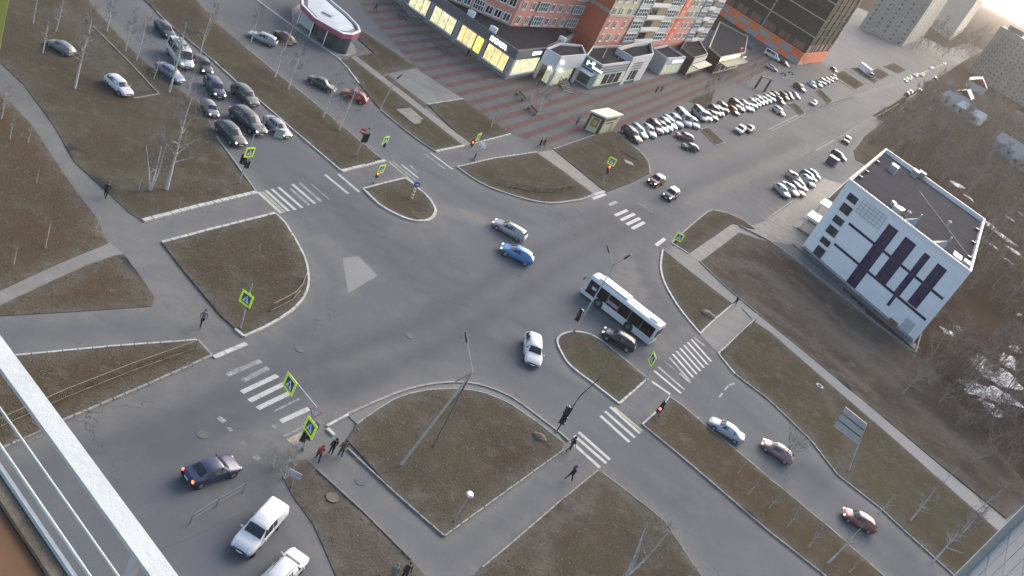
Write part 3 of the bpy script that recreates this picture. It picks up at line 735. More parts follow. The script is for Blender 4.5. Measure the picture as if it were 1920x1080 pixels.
for u0, z0, u1, z1 in ((.062, .797, .14, .876), (.067, .642, .147, .745), (.071, .493, .15, .573), (.077, .341, .157, .44), (.084, .204, .16, .275), (.094, .03, .164, .157)):
    ww, hh = round((u1-u0)*W, 2), round((z1-z0)*OH, 2)
    m = MB(); m.box((0, -0.03, 0), (ww, 0.06, hh), 0, 0)
    o = m.build('window', OFFG, off, ((u0+u1)/2*W, 0, (z0+z1)/2*OH))
    f = MB()
    for x in (-ww/2, 0, ww/2): f.box((x, -0.07, 0), (0.05, 0.05, hh), 0, 0)
    for z in (-hh/2-.02, hh/2+.02): f.box((0, -0.068, z), (ww+.05, 0.046, .05), 0, 0)
    f.build('frame', DSTEEL, o)
PAN = [('dark_panel', .407, .034, .487, .868), ('dark_panel', .546, .30, .634, .868), ('dark_panel', .705, .30, .75, .86), ('dark_panel', .716, .14, .737, .298), ('dark_panel', .81, .315, .883, .855)]
# panels shift along u towards the foot as they do on the building: the first is stepped
for i, (nm, u0, z0, u1, z1) in enumerate(PAN):
    if i == 0:
        for (a, b, c, d) in ((.405, .60, .488, .868), (.425, .302, .505, .598), (.467, .03, .538, .30)):
            pass
    m = MB(); wrect(m, u0*W, z0*OH, u1*W, z1*OH, 0.05); p = m.build(nm, OFFD, off)
    f = MB(); n_ = max(1, int((z1-z0)*OH/1.9))
    for k in range(n_+1): f.box(((u0+u1)/2*W, -0.07, (z0+(z1-z0)*k/n_)*OH), ((u1-u0)*W, 0.035, 0.05), 0, 0)
    f.box(((u0+u1)/2*W, -0.075, (z0+z1)/2*OH), (0.05, 0.04, (z1-z0)*OH), 0, 0)
    f.build('mullion', mat('mullion%d' % i, (0.03, 0.028, 0.042), 0.4, 0.1), p)
for z in (.585, .288):
    m = MB(); wrect(m, .182*W, (z-.015)*OH, .972*W, (z+.016)*OH, 0.03); m.build('dark_band', OFFD, off)
m = MB()
for k in range(7): wrect(m, (.175+.2*k/6)*W-0.03, .75*OH, (.175+.2*k/6)*W+0.03, .92*OH, 0.05, -0.25)
for k in range(5): wrect(m, .175*W, (.75+.17*k/4)*OH-0.03, .375*W, (.75+.17*k/4)*OH+0.03, 0.05, -0.303)
m.build('sign_lattice', STEEL, off)
m = MB(); wrect(m, .868*W, .03*OH, .942*W, .175*OH, 0.05); m.build('service_shutter', mat('shutter_grey', (0.30, 0.33, 0.33), 0.6, 0.08), off)
m = MB(); wrect(m, .79*W, 0.0, .855*W, .058*OH, 0.1); m.build('door', mat('brick_red_door', (0.16, 0.06, 0.03), 0.7, 0.2), off)
m = MB()
for u in np.arange(0.17, 1.0, 0.1): wrect(m, u*W-0.012, 0.56, u*W+0.012, OH-0.9, 0.012)
for z in (0.17, .43, .74): wrect(m, 0.1, z*OH-0.012, W-0.1, z*OH+0.012, 0.014)
m.build('panel_joint', mat('joint_grey', (0.40, 0.41, 0.42), 0.7, 0.05), off)
# entrance porches on the avenue side
def side_y(px, x, z):      # depth along the side wall where a point at (x, z) is seen at px
    best = (1e9, 0)
    for k in range(0, 370):
        y = k*0.1; lx, ly = OP(x, y); p = fc.a+fc.d*lx+Vector((-fc.d.y, fc.d.x, 0))*ly+Vector((0, 0, z))
        q = PJ(p); d = math.hypot(q[0]-px[0], q[1]-px[1])
        if d < best[0]: best = (d, y)
    return best[1]
sa = math.atan2(DV[1], DV[0])          # direction of the side wall in the local frame
for (y0, z0) in ((side_y((1556, 385), -1.5, 4.0), 4.0), (side_y((1535, 410), -1.5, 3.0), 3.0)):
    ox, oy = OP(0, y0); pl = (ox, oy, 0)
    m = MB(); m.box((0, 1.5, z0), (5.0, 2.96, 0.3)); cn = m.build('entrance_canopy', OFFW, off, pl, sa)
    for q in (-2.2, 2.2):
        m = MB(); m.tube((q, 2.7, 0), (q, 2.7, z0-0.15), 0.09); m.build('column', WHITE, cn)
    m = MB(); m.box((0, 0.06, 1.25), (3.6, 0.1, 2.5)); m.build('door', GLASS, cn)
    m = MB(); m.box((0, 1.6, 0.15), (5, 3.0, 0.3)); m.box((0, 1.9, 0.05), (5.6, 4, 0.2)); m.build('steps', CONC, cn)
# roof gear
def vent(x, y):
    x, y = OP(x, y); m = MB(); m.tube((x, y, OH-0.9), (x, y, OH+0.3), 0.22); m.tube((x, y, OH+0.3), (x, y, OH+0.55), 0.4, 0.05); m.build('roof_vent', STEEL, roof)
def unit(nm, x, y, dx, dy, z1, mt):
    m = MB(); m.prism([OP(x, y), OP(x+dx, y), OP(x+dx, y+dy), OP(x, y+dy)], OH-0.85, z1); o = m.build(nm, mt, roof)
    return o
HVAC = mat('hvac', (0.19, 0.20, 0.20), 0.5, 0.15)
for p in ((W*.47, 6), (W*.75, 20)): vent(*p)
unit('air_unit', W*.36, 2.0, 1.7, 2.2, OH+.5, HVAC); unit('air_unit', W*.40, 5.2, 1.0, 1.6, OH+.1, HVAC); unit('air_unit', W*.33, 6.5, .9, 1.4, OH-.1, HVAC)
for x, y in ((W*.47, 2.6), (W*.71, 2.4)):        # pale lantern hoods
    a = [OP(x, y), OP(x+2.2, y), OP(x+2.2, y+2.6), OP(x, y+2.6)]; t = OP(x+2.0, y+1.3)
    m = MB(); m.add([(p[0], p[1], OH-.85) for p in a]+[(t[0], t[1], OH+.9)], [(0, 1, 4), (1, 2, 4), (2, 3, 4), (3, 0, 4)]); m.tube((t[0], t[1], OH+.7), (t[0], t[1], OH+1.6), .18, n=8); m.build('roof_hood', mat('hood_%d' % int(x), (.19, .19, .20), .6, .1), roof)
unit('hatch', W*.86, 3.0, 1.6, 3.4, OH-.3, mat('hatch_blue', (.16, .19, .24), .6, .2)); unit('air_unit', W*.93, 1.5, 1.2, 2.2, OH+.3, HVAC)
unit('air_unit', W*.14, DEP*.68, 1.7, 2.6, OH+.6, HVAC); unit('air_unit', W*.3, DEP*.9, 1.6, 2.4, OH+.5, HVAC); unit('air_unit', W*.35, DEP*.97, 1.6, 1.6, OH+.5, HVAC)
m = MB(); x, y = OP(W*.42, 2.5)
for k in range(14):
    a0, a1 = 2*math.pi*k/14, 2*math.pi*(k+1)/14; m.tube((x+.8*math.cos(a0), y+.8*math.sin(a0), OH-.6), (x+.8*math.cos(a1), y+.8*math.sin(a1), OH-.6), .16, n=6, cap=False)
m.build('yellow_ring', mat('ring_yellow', (.30, .27, .08), .7, .2), roof)
m = MB()
for k in range(5):
    a0, a1 = OP(W*(.45+.1*k), DEP*.72-k*4), OP(W*(.55+.1*k), DEP*.72-(k+1)*4); m.tube((*a0, OH-.82), (*a1, OH-.82), .06, n=5, cap=False)
m.build('cable', BLACK, roof)
for x, y in ((1.0, 9), (1.0, 16), (1.0, 30), (W-.8, 10), (W-.8, 22), (W-.8, 34)):
    q = OP(x, y); m = MB(); m.box((q[0], q[1], OH-0.6), (0.7, 0.6, 0.5)); m.tube((q[0], q[1], OH-0.6), (q[0], q[1], OH+0.6), 0.06); m.build('floodlight', DSTEEL, roof)
m = MB(); q = 0.9
P = [(-0.3, -q), (W+0.5, -q), (W+0.5, -3.4), (-0.3, -3.4)]
sheetP = [fc.a+fc.d*x+Vector((-fc.d.y, fc.d.x, 0))*y for x, y in ((-1, 0), (W+1.5, 0), (W+1.5, -2.2), (-1, -2.2))]
m.add([(p.x, p.y, 0.16) for p in sheetP], [(3, 2, 1, 0)]); tag(m.build('blind_area', mat('apron_dark', (0.062, 0.062, 0.066), 0.9, 0.2, 0.5)), kind='structure')

# --- shop row
SHOPW = mat('shop_grey_cladding', (0.19, 0.185, 0.19), 0.6, 0.1, 0.7)
SHOPD = mat('shop_dark_fascia', (0.075, 0.075, 0.085), 0.5, 0.1, 0.7)
def litmat(name, c, e, es):
    m, N, L, B = newmat(name)
    n = noisen(N, L, 1.3, 4, 0.7); out = mixn(N, L, tuple(x*0.35 for x in e), e, ramp(N, L, n, 0.3, 0.62))
    L.new(out, B.inputs['Emission Color']); B.inputs['Emission Strength'].default_value = es
    B.inputs['Base Color'].default_value = (*c, 1); B.inputs['Roughness'].default_value = 0.2
    return m
LITW = litmat('lit_shop_window', (0.1, 0.09, 0.07), (0.95, 0.70, 0.32), 0.33)
LITP = litmat('lit_shop_window_pale', (0.1, 0.1, 0.08), (0.80, 0.76, 0.46), 0.30)
LITL = litmat('dim_lit_lobby', (0.2, 0.2, 0.17), (0.70, 0.70, 0.48), 0.15)
LITY = litmat('yellow_light_box', (0.3, 0.2, 0.02), (1.0, 0.62, 0.05), 0.75)
SIGNW = mat('sign_white_lit', (0.9, 0.9, 0.9), 0.4, 0.0, emit=(0.85, 0.95, 1.0), es=1.1)
def box_building(name, label, pts, h, wallm, roofm=ROOFD, par=0.45, z0=-0.05, rim=None):
    o = Vector((pts[0].x, pts[0].y, 0)); loc = [(p.x-o.x, p.y-o.y) for p in pts]
    r = thing(name, label, 'building', o)
    n = len(loc); ar = sum(loc[i][0]*loc[(i+1) % n][1]-loc[(i+1) % n][0]*loc[i][1] for i in range(n))
    if ar < 0: loc = loc[::-1]
    m = MB(); m.prism(loc, z0, h-par, 0, bottom=False); m.build('wall', wallm, r)
    # parapet ring
    def off_(p, q, s, t): pass
    inner = []
    for i in range(n):
        a, b, c = Vector(loc[i-1]), Vector(loc[i]), Vector(loc[(i+1) % n])
        d1 = (b-a).normalized(); d2 = (c-b).normalized(); n1 = Vector((-d1.y, d1.x)); n2 = Vector((-d2.y, d2.x))
        bis = (n1+n2); bis = bis/max(0.3, bis.dot(n1)) if bis.length > 0.01 else n1
        inner.append(b+bis*0.25)
    m = MB()
    for i in range(n):
        j = (i+1) % n
        A, B_, C, D = loc[i], loc[j], inner[j], inner[i]
        m.add([(A[0], A[1], h-par), (B_[0], B_[1], h-par), (B_[0], B_[1], h), (A[0], A[1], h), (D[0], D[1], h-par), (C[0], C[1], h-par), (C[0], C[1], h), (D[0], D[1], h)], [(0, 1, 2, 3), (3, 2, 6, 7), (5, 4, 7, 6)])
    m.build('parapet', rim or wallm, r)
    m = MB(); m.add([(p[0], p[1], h-par+0.02) for p in inner], [tuple(range(n))]); rf = m.build('roof', roofm, r)
    return r, rf
def on_face(r, f):   # empty-frame transform of a face's local coordinates inside building r
    def mk(name, mbuild, mats, parent=None):
        loc = f.a-r.location
        return mbuild.build(name, mats, r, (loc.x, loc.y, 0), f.rz)
    return mk

p0, p1, p2 = G(702, -26), G(947, 149), G(1004, 140)
HS = 5.8
shop, shoproof = box_building('shop_building', 'long grey single storey shop with lit windows facing the striped plaza', [p0, p1, p2, G(1030, 86, HS), G(1078, 62, HS), G(1040, 30, HS), G(850, -60, HS)], HS, SHOPW, rim=SHOPD)
f = Face(p0, p1); mk = on_face(shop, f)
m = MB(); wrect(m, 0.0, 4.1, f.L, 5.75, 0.08); mk('fascia', m, SHOPD)
m = MB(); wrect(m, 0.0, 0, f.L, 0.75, 0.06); mk('plinth', m, CONC)
def uzr(f, a, b): 
    (u0, z0), (u1, z1) = f.uz(*a), f.uz(*b); return u0, z0, u1, z1
SX = lambda x, y: (740+x/6, y/6)
for bl, br, lm in (((150, 60), (345, 195), LITP), ((395, 225), (632, 408), LITP), ((695, 440), (862, 552), LITW), ((988, 645), (1222, 800), LITW), ((-330, -270), (-40, -70), LITP)):
    u0, _ = f.uz(*SX(*bl)); u1, _ = f.uz(*SX(*br))
    m = MB(); wrect(m, u0, 0.95, u1, 3.9, 0.03); pane = mk('shop_window', m, lm)
    m = MB()
    for u in (u0, u1): wrect(m, u-0.06, 0.9, u+0.06, 3.95, 0.12)
    for k in range(1, 3): wrect(m, u0+(u1-u0)*k/3-0.03, 0.95, u0+(u1-u0)*k/3+0.03, 3.9, 0.06, -0.03)
    for z in (0.93, 3.92): wrect(m, u0, z-.04, u1, z+.04, 0.07, -0.01)
    m2 = mk('frame', m, SHOPD)
    m = MB(); wrect(m, u0-0.1, 0.78, u1+0.1, 0.92, 0.22); mk('sill', m, WHITE)
u0, _ = f.uz(*SX(872, 558)); u1, _ = f.uz(*SX(940, 600))
m = MB(); wrect(m, u0, 1.0, u1, 3.8, 0.05); mk('light_box', m, LITY)
m = MB()
for k in range(5): m.ball(((u0+u1)/2+(-.18 if k % 2 else .18), -0.08, 1.35+k*0.5), 0.22, 8, 5)
mk('lamp_cluster', m, mat('yellow_bulbs', (0.9, 0.6, 0.1), 0.4, 0.0, emit=(1.0, 0.7, 0.1), es=1.6))
for u in (f.uz(*SX(345, 200))[0]+0.7, f.uz(*SX(650, 420))[0]+0.5, f.uz(*SX(960, 640))[0]+0.1):
    m = MB(); wrect(m, u-0.25, 0, u+0.25, 4.1, 0.14); mk('pilaster', m, SHOPW)
# lettering
def letters(txt, size, depth=0.04):
    cu = bpy.data.curves.new('lettering', 'FONT'); cu.body = txt; cu.size = size; cu.extrude = depth; cu.align_x = 'CENTER'; cu.align_y = 'CENTER'; cu.offset = 0.012*size
    ob = bpy.data.objects.new('lettering', cu); COL.objects.link(ob)
    bpy.context.view_layer.update()
    me = bpy.data.meshes.new_from_object(ob.evaluated_get(bpy.context.evaluated_depsgraph_get()))
    bpy.data.objects.remove(ob); bpy.data.curves.remove(cu)
    me.transform(Matrix.Rotation(R(90), 4, 'X')); me.materials.clear(); return me
u0, z_ = f.uz(*SX(1070, 455)); u1, _ = f.uz(*SX(1255, 560)); 
me = letters('RIGAYA', 1.25); me.materials.append(SIGNW)
lo = f.a-shop.location+f.d*((u0+u1)/2)+f.n*0.16
wdt = max(v.co.x for v in me.vertices)-min(v.co.x for v in me.vertices)
o = inst('sign_lettering', me, shop, (lo.x, lo.y, 4.85), f.rz); o.scale = ((u1-u0)/wdt, 1, 1)
f2 = Face(p1, p2); mk2 = on_face(shop, f2)
m = MB(); wrect(m, 0.1, 4.0, f2.L, 5.7, 0.09); mk2('fascia', m, SHOPD)
m = MB(); wrect(m, 1.0, 1.0, f2.L*0.86, 3.8, 0.03); mk2('shop_window', m, LITP)
m = MB(); wrect(m, 0.8, 0.75, f2.L*0.88, 0.95, 0.2); mk2('sill', m, WHITE)
m = MB()
for k in range(6): wrect(m, f2.L*0.52+k*0.62, 4.6, f2.L*0.52+k*0.62+0.45, 5.2, 0.06, -0.1)
mk2('light_sign', m, SIGNW)
for px in ((882, 30), (923, 60), (1052, 78)):   # air units on its roof
    g = G(*px, HS-0.4)-shop.location
    m = MB(); m.box((g.x, g.y, HS+0.1), (1.4, 1.0, 1.0)); m.tube((g.x, g.y, HS+0.6), (g.x, g.y, HS+0.68), 0.42, n=10); m.build('air_unit', WHITE, shoproof)

# white entrance block with lamps
EW = mat('white_render', (0.34, 0.35, 0.365), 0.6, 0.06, 0.7)
eA, eB, eC, eD, eE = G(1025, 90, 6.2), G(1053, 106, 6.2), G(1100, 102, 6.2), G(1092, 84, 6.2), G(1050, 80, 6.2)
ent, entroof = box_building('entrance_block', 'white canopied shop entrance with round wall lamps and steps', [eA, eB, eC, eD, eE], 6.2, EW, z0=3.3)
o = ent.location
m = MB(); inn = [G(1036, 96, 6.2), G(1056, 108, 6.2), G(1094, 103, 6.2), G(1090, 86, 6.2), G(1052, 84, 6.2)]
cen_ = sum(inn, Vector())/5; inn = [p.lerp(cen_, 0.18) for p in inn]
m.prism([(p.x-o.x, p.y-o.y) for p in inn], 0, 3.3, 0, bottom=False); m.build('glazed_lobby', LITL, ent)
for p in (eA, eB, eC):
    m = MB(); m.tube(((p.lerp(cen_, 0.06)).x-o.x, (p.lerp(cen_, 0.06)).y-o.y, 0), ((p.lerp(cen_, 0.06)).x-o.x, (p.lerp(cen_, 0.06)).y-o.y, 3.3), 0.35, n=10)
    m.build('column', EW, ent)
fe = Face(eB, eC)
for k, px in enumerate(((1059, 115), (1059, 127), (1043, 128))):
    p = eB.lerp(eC, 0.12+0.1*k) if k < 2 else eA.lerp(eB, 0.6)
    m = MB(); m.ball((p.x-o.x+fe.n.x*0.25, p.y-o.y+fe.n.y*0.25, (5.0, 3.2, 3.2)[k]), 0.3, 10, 6); m.build('lamp', mm('globe_lamp', (0.9, 0.9, 0.85), 0.4, 0.0, emit=(1.0, 0.95, 0.75), es=2.5), ent)
g = G(1025, 122)
m = MB(); m.ball((0, 0, 1.9), 1.25, 14, 9); gl = m.build('glow_sphere', mm('amber_globe', (0.8, 0.5, 0.1), 0.4, 0.0, emit=(1.0, 0.62, 0.16), es=0.55), None, (g.x, g.y, 0))
gr = thing('globe_lantern', 'big amber glowing ball lantern beside the white shop entrance', 'lantern', (g.x, g.y, 0)); gl.parent = gr; gl.location = (0, 0, 0)
m = MB(); m.tube((0, 0, 0), (0, 0, 0.8), 0.3, 0.2); m.build('base', DSTEEL, gr)
# steps with handrails
def stair(px0, px1, wd, label):
    a, b = G(*px0), G(*px1); L_ = (b-a).length; r = thing('stair_ramp', label, 'stairs', (a.x, a.y, 0), math.atan2(b.y-a.y, b.x-a.x))
    m = MB(); n = 8
    for i in range(n): 
        z = 1.3*(i+1)/n; m.box((L_*(i+.5)/n, 0, z/2), (L_/n-0.01, wd, z))
    m.build('steps', CONCD, r)
    for s in (-1, 1):
        m = MB(); m.tube((0, s*wd/2, 1.0), (L_, s*wd/2, 2.3), 0.05)
        for i in range(5): t = i/4; m.tube((L_*t, s*wd/2, 1.3*t*0.95), (L_*t, s*wd/2, 1.0+1.3*t), 0.035, n=6)
        m.build('handrail', DSTEEL, r)
stair((1066, 174), (1045, 148), 2.4, 'concrete steps with dark handrails below the white shop entrance')
stair((778, 34), (757, 4), 2.6, 'dark stepped ramp with handrails at the grey shop front')
# pharmacy
PG_ = mat('teal_glass_front', (0.05, 0.085, 0.08), 0.25, 0.15, 0.8)
HP = 5.6
c1, c2, c3, c4, c5 = G(1100, 103, HP), G(1131, 122, HP), G(1209, 112, HP), G(1196, 84, HP), G(1112, 86, HP)
ph, phr = box_building('shop_building', 'pale shop with green sign corner, dark roof and banded white fascia', [c1, c2, c3, c4, c5], HP, mat('pale_green_render', (0.30, 0.34, 0.33), 0.6, 0.1), rim=EW)
f = Face(c1, c2); mk = on_face(ph, f)
m = MB(); wrect(m, 0.2, 3.7, f.L-0.1, 5.3, 0.1); mk('sign_board', m, PG_)
m = MB(); wrect(m, 0.3, 0.3, f.L-1.2, 3.5, 0.05); mk('shop_window', m, PG_)
m = MB(); m.ball((f.L*.55, -0.3, 4.9), 0.33, 10, 6); m.box((f.L*.25, -0.15, 4.5), (0.3, 0.08, 0.9)); 
m.box((f.L*.6+1.0, -0.15, 4.2), (2.3, 0.06, 0.35)); m.box((f.L*.42, -0.13, 4.6), (f.L*.36, .05, .08))
mk('light_sign', m, SIGNW)
m = MB(); m.box((f.L*.45, -1.4, 3.0), (f.L*.8, 2.6, 0.2)); mk('canopy', m, EW)
f = Face(c2, c3); mk = on_face(ph, f)
for k in range(3):
    m = MB(); wrect(m, 0, 3.55+0.62*k, f.L, 3.9+0.62*k, 0.07); mk('fascia_band', m, mat('fascia_stripe', (0.09, 0.09, 0.12), 0.5, 0.1))
for k in range(7):
    m = MB(); wrect(m, 0.6+f.L*k/7.2, 0.9, 0.6+f.L*(k+0.8)/7.2, 3.2, 0.05); mk('shop_window', m, GLASS if k % 4 else LITL)
m = MB(); wrect(m, 0, 0, f.L, 0.7, 0.08); mk('plinth', m, PG_)
for t in (0.33, 0.66):
    a, b = c1.lerp(c3, t*0.8)-ph.location, c5.lerp(c4, t)-ph.location
    m = MB(); m.tube((a.x, a.y, HP-0.35), (b.x, b.y, HP-0.35), 0.14, n=4); m.build('roof_rib', CONCD, phr)
g = [G(1160, 84, 6.4), G(1190, 104, 6.4), G(1227, 98, 6.4), G(1222, 90, 6.4)]
# grey cube shop
HG = 4.6
d1, d2, d3 = G(1207, 121), G(1235, 141), G(1270, 137)
dd = (d3-d2).normalized(); back = Vector((-dd.y, dd.x, 0)) if Vector((-dd.y, dd.x, 0)).y > 0 else Vector((dd.y, -dd.x, 0))
cub, _ = box_building('shop_building', 'small pale grey cube shop with lit glass front between darker shops', [d1, d2, d3, G(1283, 104, HG), G(1252, 84, HG)], HG, mat('pale_grey_panel', (0.27, 0.295, 0.31), 0.55, 0.08), rim=EW)
f = Face(d2, d3); mk = on_face(cub, f)
for k in range(4):
    m = MB(); wrect(m, 0.4+f.L*k/4.3, 0.4, 0.4+f.L*(k+0.85)/4.3, 2.6, 0.06); mk('shop_window', m, LITL)
m = MB(); wrect(m, f.L*.35, 3.1, f.L*.92, 3.9, 0.1); mk('sign_board', m, mat('sign_pale', (0.7, 0.75, 0.8), 0.4, 0.05, emit=(0.8, 0.9, 1.0), es=0.25))
# brown shops
BRN = mat('maroon_cladding', (0.045, 0.025, 0.030), 0.55, 0.15); BEI = mat('beige_render', (0.26, 0.23, 0.185), 0.7, 0.12)
HB = 5.2
b1, _ = box_building('shop_building', 'maroon sided shop with pale front band beside the grey cube', [G(1277, 90, HB), G(1303, 108, HB), G(1328, 101, HB), G(1313, 78, HB), G(1290, 68, HB)], HB, BRN)
f = Face(G(1303, 108, HB), G(1328, 101, HB)); mk = on_face(b1, f)
m = MB(); wrect(m, 0.2, 3.6, f.L-0.1, 4.7, 0.12); mk('sign_board', m, EW)
m = MB(); wrect(m, 0.2, 0.6, f.L-0.1, 3.0, 0.07); mk('shop_window', m, LITL)
m = MB(); m.box((f.L/2, -1.2, 3.2), (f.L, 2.3, 0.25)); mk('canopy', m, BEI)
b2, b2r = box_building('shop_building', 'maroon sided shop with long yellow lit sign at the end of the row', [G(1330, 88, HB), G(1353, 107, HB), G(1398, 98, HB), G(1403, 68, HB), G(1350, 40, HB)], HB, BRN, rim=BEI)
f = Face(G(1353, 107, HB), G(1398, 98, HB)); mk = on_face(b2, f)
m = MB(); wrect(m, 0.1, 4.0, f.L*.78, 4.9, 0.14); mk('light_sign', m, mat('yellow_sign', (0.9, 0.8, 0.2), 0.4, 0.0, emit=(1.0, 0.85, 0.25), es=0.8))
m = MB(); wrect(m, 0.1, 0, f.L-0.1, 3.6, 0.05); mk('shop_front', m, BEI)
for k in range(4):
    m = MB(); wrect(m, 0.5+f.L*k/4.4, 0.6, 0.5+f.L*(k+.75)/4.4, 3.0, 0.09); mk('shop_window', m, GLASS)
m = MB(); m.box((f.L*.5, -1.3, 3.4), (f.L*.9, 2.4, 0.2)); mk('canopy', m, CONC)
m = MB(); wrect(m, f.L+0.02, 3.0, f.L+2.8, 5.6, 0.3, 2.0); mk('red_sign', m, mat('red_sign', (0.45, 0.03, 0.05), 0.5, 0.1))
m = MB(); wrect(m, f.L-1.5, 3.4, f.L+2.6, 3.9, 0.3, -0.2); mk('white_canopy', m, WHITE)
b3, _ = box_building('shop_building', 'low white trimmed roof annex between the pale shop and the apartments', [G(1160, 86, 7), G(1190, 105, 7), G(1228, 98, 7), G(1222, 76, 7), G(1190, 78, 7)], 6.6, EW, par=0.8)

# --- apartment blocks
CREAM = mat('cream_render', (0.36, 0.33, 0.215), 0.75, 0.1, 0.3); PINKR = mat('pink_render', (0.46, 0.185, 0.13), 0.75, 0.1, 0.3); REDR = mat('brick_red_render', (0.40, 0.10, 0.05), 0.75, 0.1, 0.3)
OLIVE = mat('olive_recess', (0.14, 0.115, 0.05), 0.8, 0.2, 0.4); ORNG = mat('orange_stripe', (0.55, 0.075, 0.02), 0.7, 0.1, 0.3); CORN = mat('cornice_stone', (0.30, 0.25, 0.20), 0.8, 0.1)
PANE = mat('apartment_pane', (0.06, 0.075, 0.075), 0.15, 0.3, 0.6)
WIN_S = window_mesh('window', 1.5, 1.7, 0.17, 2, 1, WHITE, PANE); WIN_D = window_mesh('window', 1.5, 1.7, 0.17, 2, 1, WHITE, GLASS)
def glazed(wd, ht=2.0): return window_mesh('glazed_balcony', wd, ht, 0.12, 4, 2, WHITE, PANE, 0.2)
def apartment(name, label, pts, z0, h, wallm, faces, fh=3.05, grp=None):
    o = Vector((pts[0].x, pts[0].y, 0)); loc = [(p.x-o.x, p.y-o.y) for p in pts]
    r = thing(name, label, 'building', o, 0, grp)
    m = MB(); m.prism(loc, 0, z0+h, 0, bottom=False); m.build('wall', wallm, r)
    nfl = int(h/fh)
    for (i, j, feats, low, lowm) in faces:
        f = Face(pts[i], pts[j]); mk = on_face(r, f); L_ = f.L
        base = f.a-o
        if lowm:
            m = MB(); wrect(m, 0.05, z0-1.5, L_-0.05, z0+low*fh, 0.05); mk('lower_storey_wall', m, lowm)
            m = MB(); wrect(m, -0.1, z0+low*fh, L_+0.1, z0+low*fh+0.5, 0.35); mk('cornice', m, CORN)
        for ft in feats:
            k, u = ft[0], ft[1]*L_
            for fl in range(nfl):
                zc = z0+fl*fh+1.5
                P = base+f.d*u
                if k in ('w', 'd'):
                    inst('window', WIN_D if (k == 'd' or random.random() < .2) else WIN_S, r, (P.x+f.n.x*0.055, P.y+f.n.y*0.055, zc), f.rz)
                elif k == 'g':
                    key = ('g', round(ft[2]*L_, 1))
                    if key not in wm: wm[key] = glazed(ft[2]*L_)
                    inst('glazed_balcony', wm[key], r, (P.x+f.n.x*0.25, P.y+f.n.y*0.25, zc+0.1), f.rz)
                elif k == 'b':
                    key = ('b', round(ft[2]*L_, 1))
                    if key not in wm:
                        wd = ft[2]*L_; q = MB(); q.box((0, -0.04, 0.45), (wd, 0.06, 1.75), 0, 1); q.box((0, -0.15, -0.95), (wd, 0.28, 0.9), 0, 0); q.box((-wd*.22, -0.1, 0.35), (wd*.4, 0.05, 1.5), 0, 2)
                        wm[key] = q.mesh('balcony', [WHITE, OLIVE, GLASS])
                    inst('balcony', wm[key], r, (P.x+f.n.x*0.24, P.y+f.n.y*0.24, zc), f.rz)
            if k == 's':
                m = MB(); wrect(m, u-ft[2]*L_/2, z0, u+ft[2]*L_/2, z0+h, 0.14); mk('orange_stripe', m, ORNG)
            if k == 'p':
                m = MB(); wrect(m, u-ft[2]*L_/2, z0, u+ft[2]*L_/2, z0+h, 0.22); mk('balcony_stack_wall', m, EW)
    return r
Z0 = 5.2
q0, q1, q2 = G(838, 0, Z0), G(955, 50, Z0), G(1074, 55, Z0)
bk = Vector((math.sin(R(25))*14, math.cos(R(25))*14, 0))
ap1 = apartment('apartment_block', 'pink and cream apartment block with white framed windows above the grey shop', [q0, q1, q2, q2+bk, q0+bk], Z0, 24, CREAM,
    [(0, 1, [('g', .12, .16), ('w', .28), ('g', .45, .17), ('w', .62), ('d', .76), ('w', .9)], 2.3, PINKR), (1, 2, [('w', .07), ('w', .2), ('g', .34, .15), ('w', .5), ('d', .62), ('w', .76), ('g', .91, .16)], 2.3, PINKR)])
s0, s1, s2, s3 = G(1076, 56, Z0), G(1114, 82, Z0), G(1318, 75, Z0), G(1345, 40, Z0)
ap2 = apartment('apartment_block', 'cream apartment block with red end wall, white balconies and orange stripe', [s0, s1, s2, s2+Vector((0.3, 10, 0)), s0+bk*1.1], Z0, 26, CREAM,
    [(0, 1, [], 2.5, None), (1, 2, [('w', .025), ('d', .075), ('w', .14), ('p', .36, .33), ('g', .235, .085), ('b', .36, .15), ('g', .48, .085), ('w', .555), ('s', .61, .06), ('w', .612), ('w', .665), ('d', .705), ('w', .755), ('p', .89, .22), ('g', .815, .06), ('b', .88, .07), ('g', .955, .07)], 2.1, PINKR)])
f = Face(s0, s1); mk = on_face(ap2, f)
m = MB(); wrect(m, 0.0, 3, f.L*.99, Z0+26, 0.05); mk('red_end_wall', m, REDR)
m = MB(); wrect(m, -0.1, Z0+7.0, f.L+0.1, Z0+7.7, 0.4); mk('cornice', m, CORN)
m = MB()
for k in (.33, .66): wrect(m, f.L*k-0.03, 3, f.L*k+0.03, Z0+26, 0.06)
mk('wall_joint', m, mat('joint_dark', (0.12, 0.05, 0.03), 0.8, 0.1))
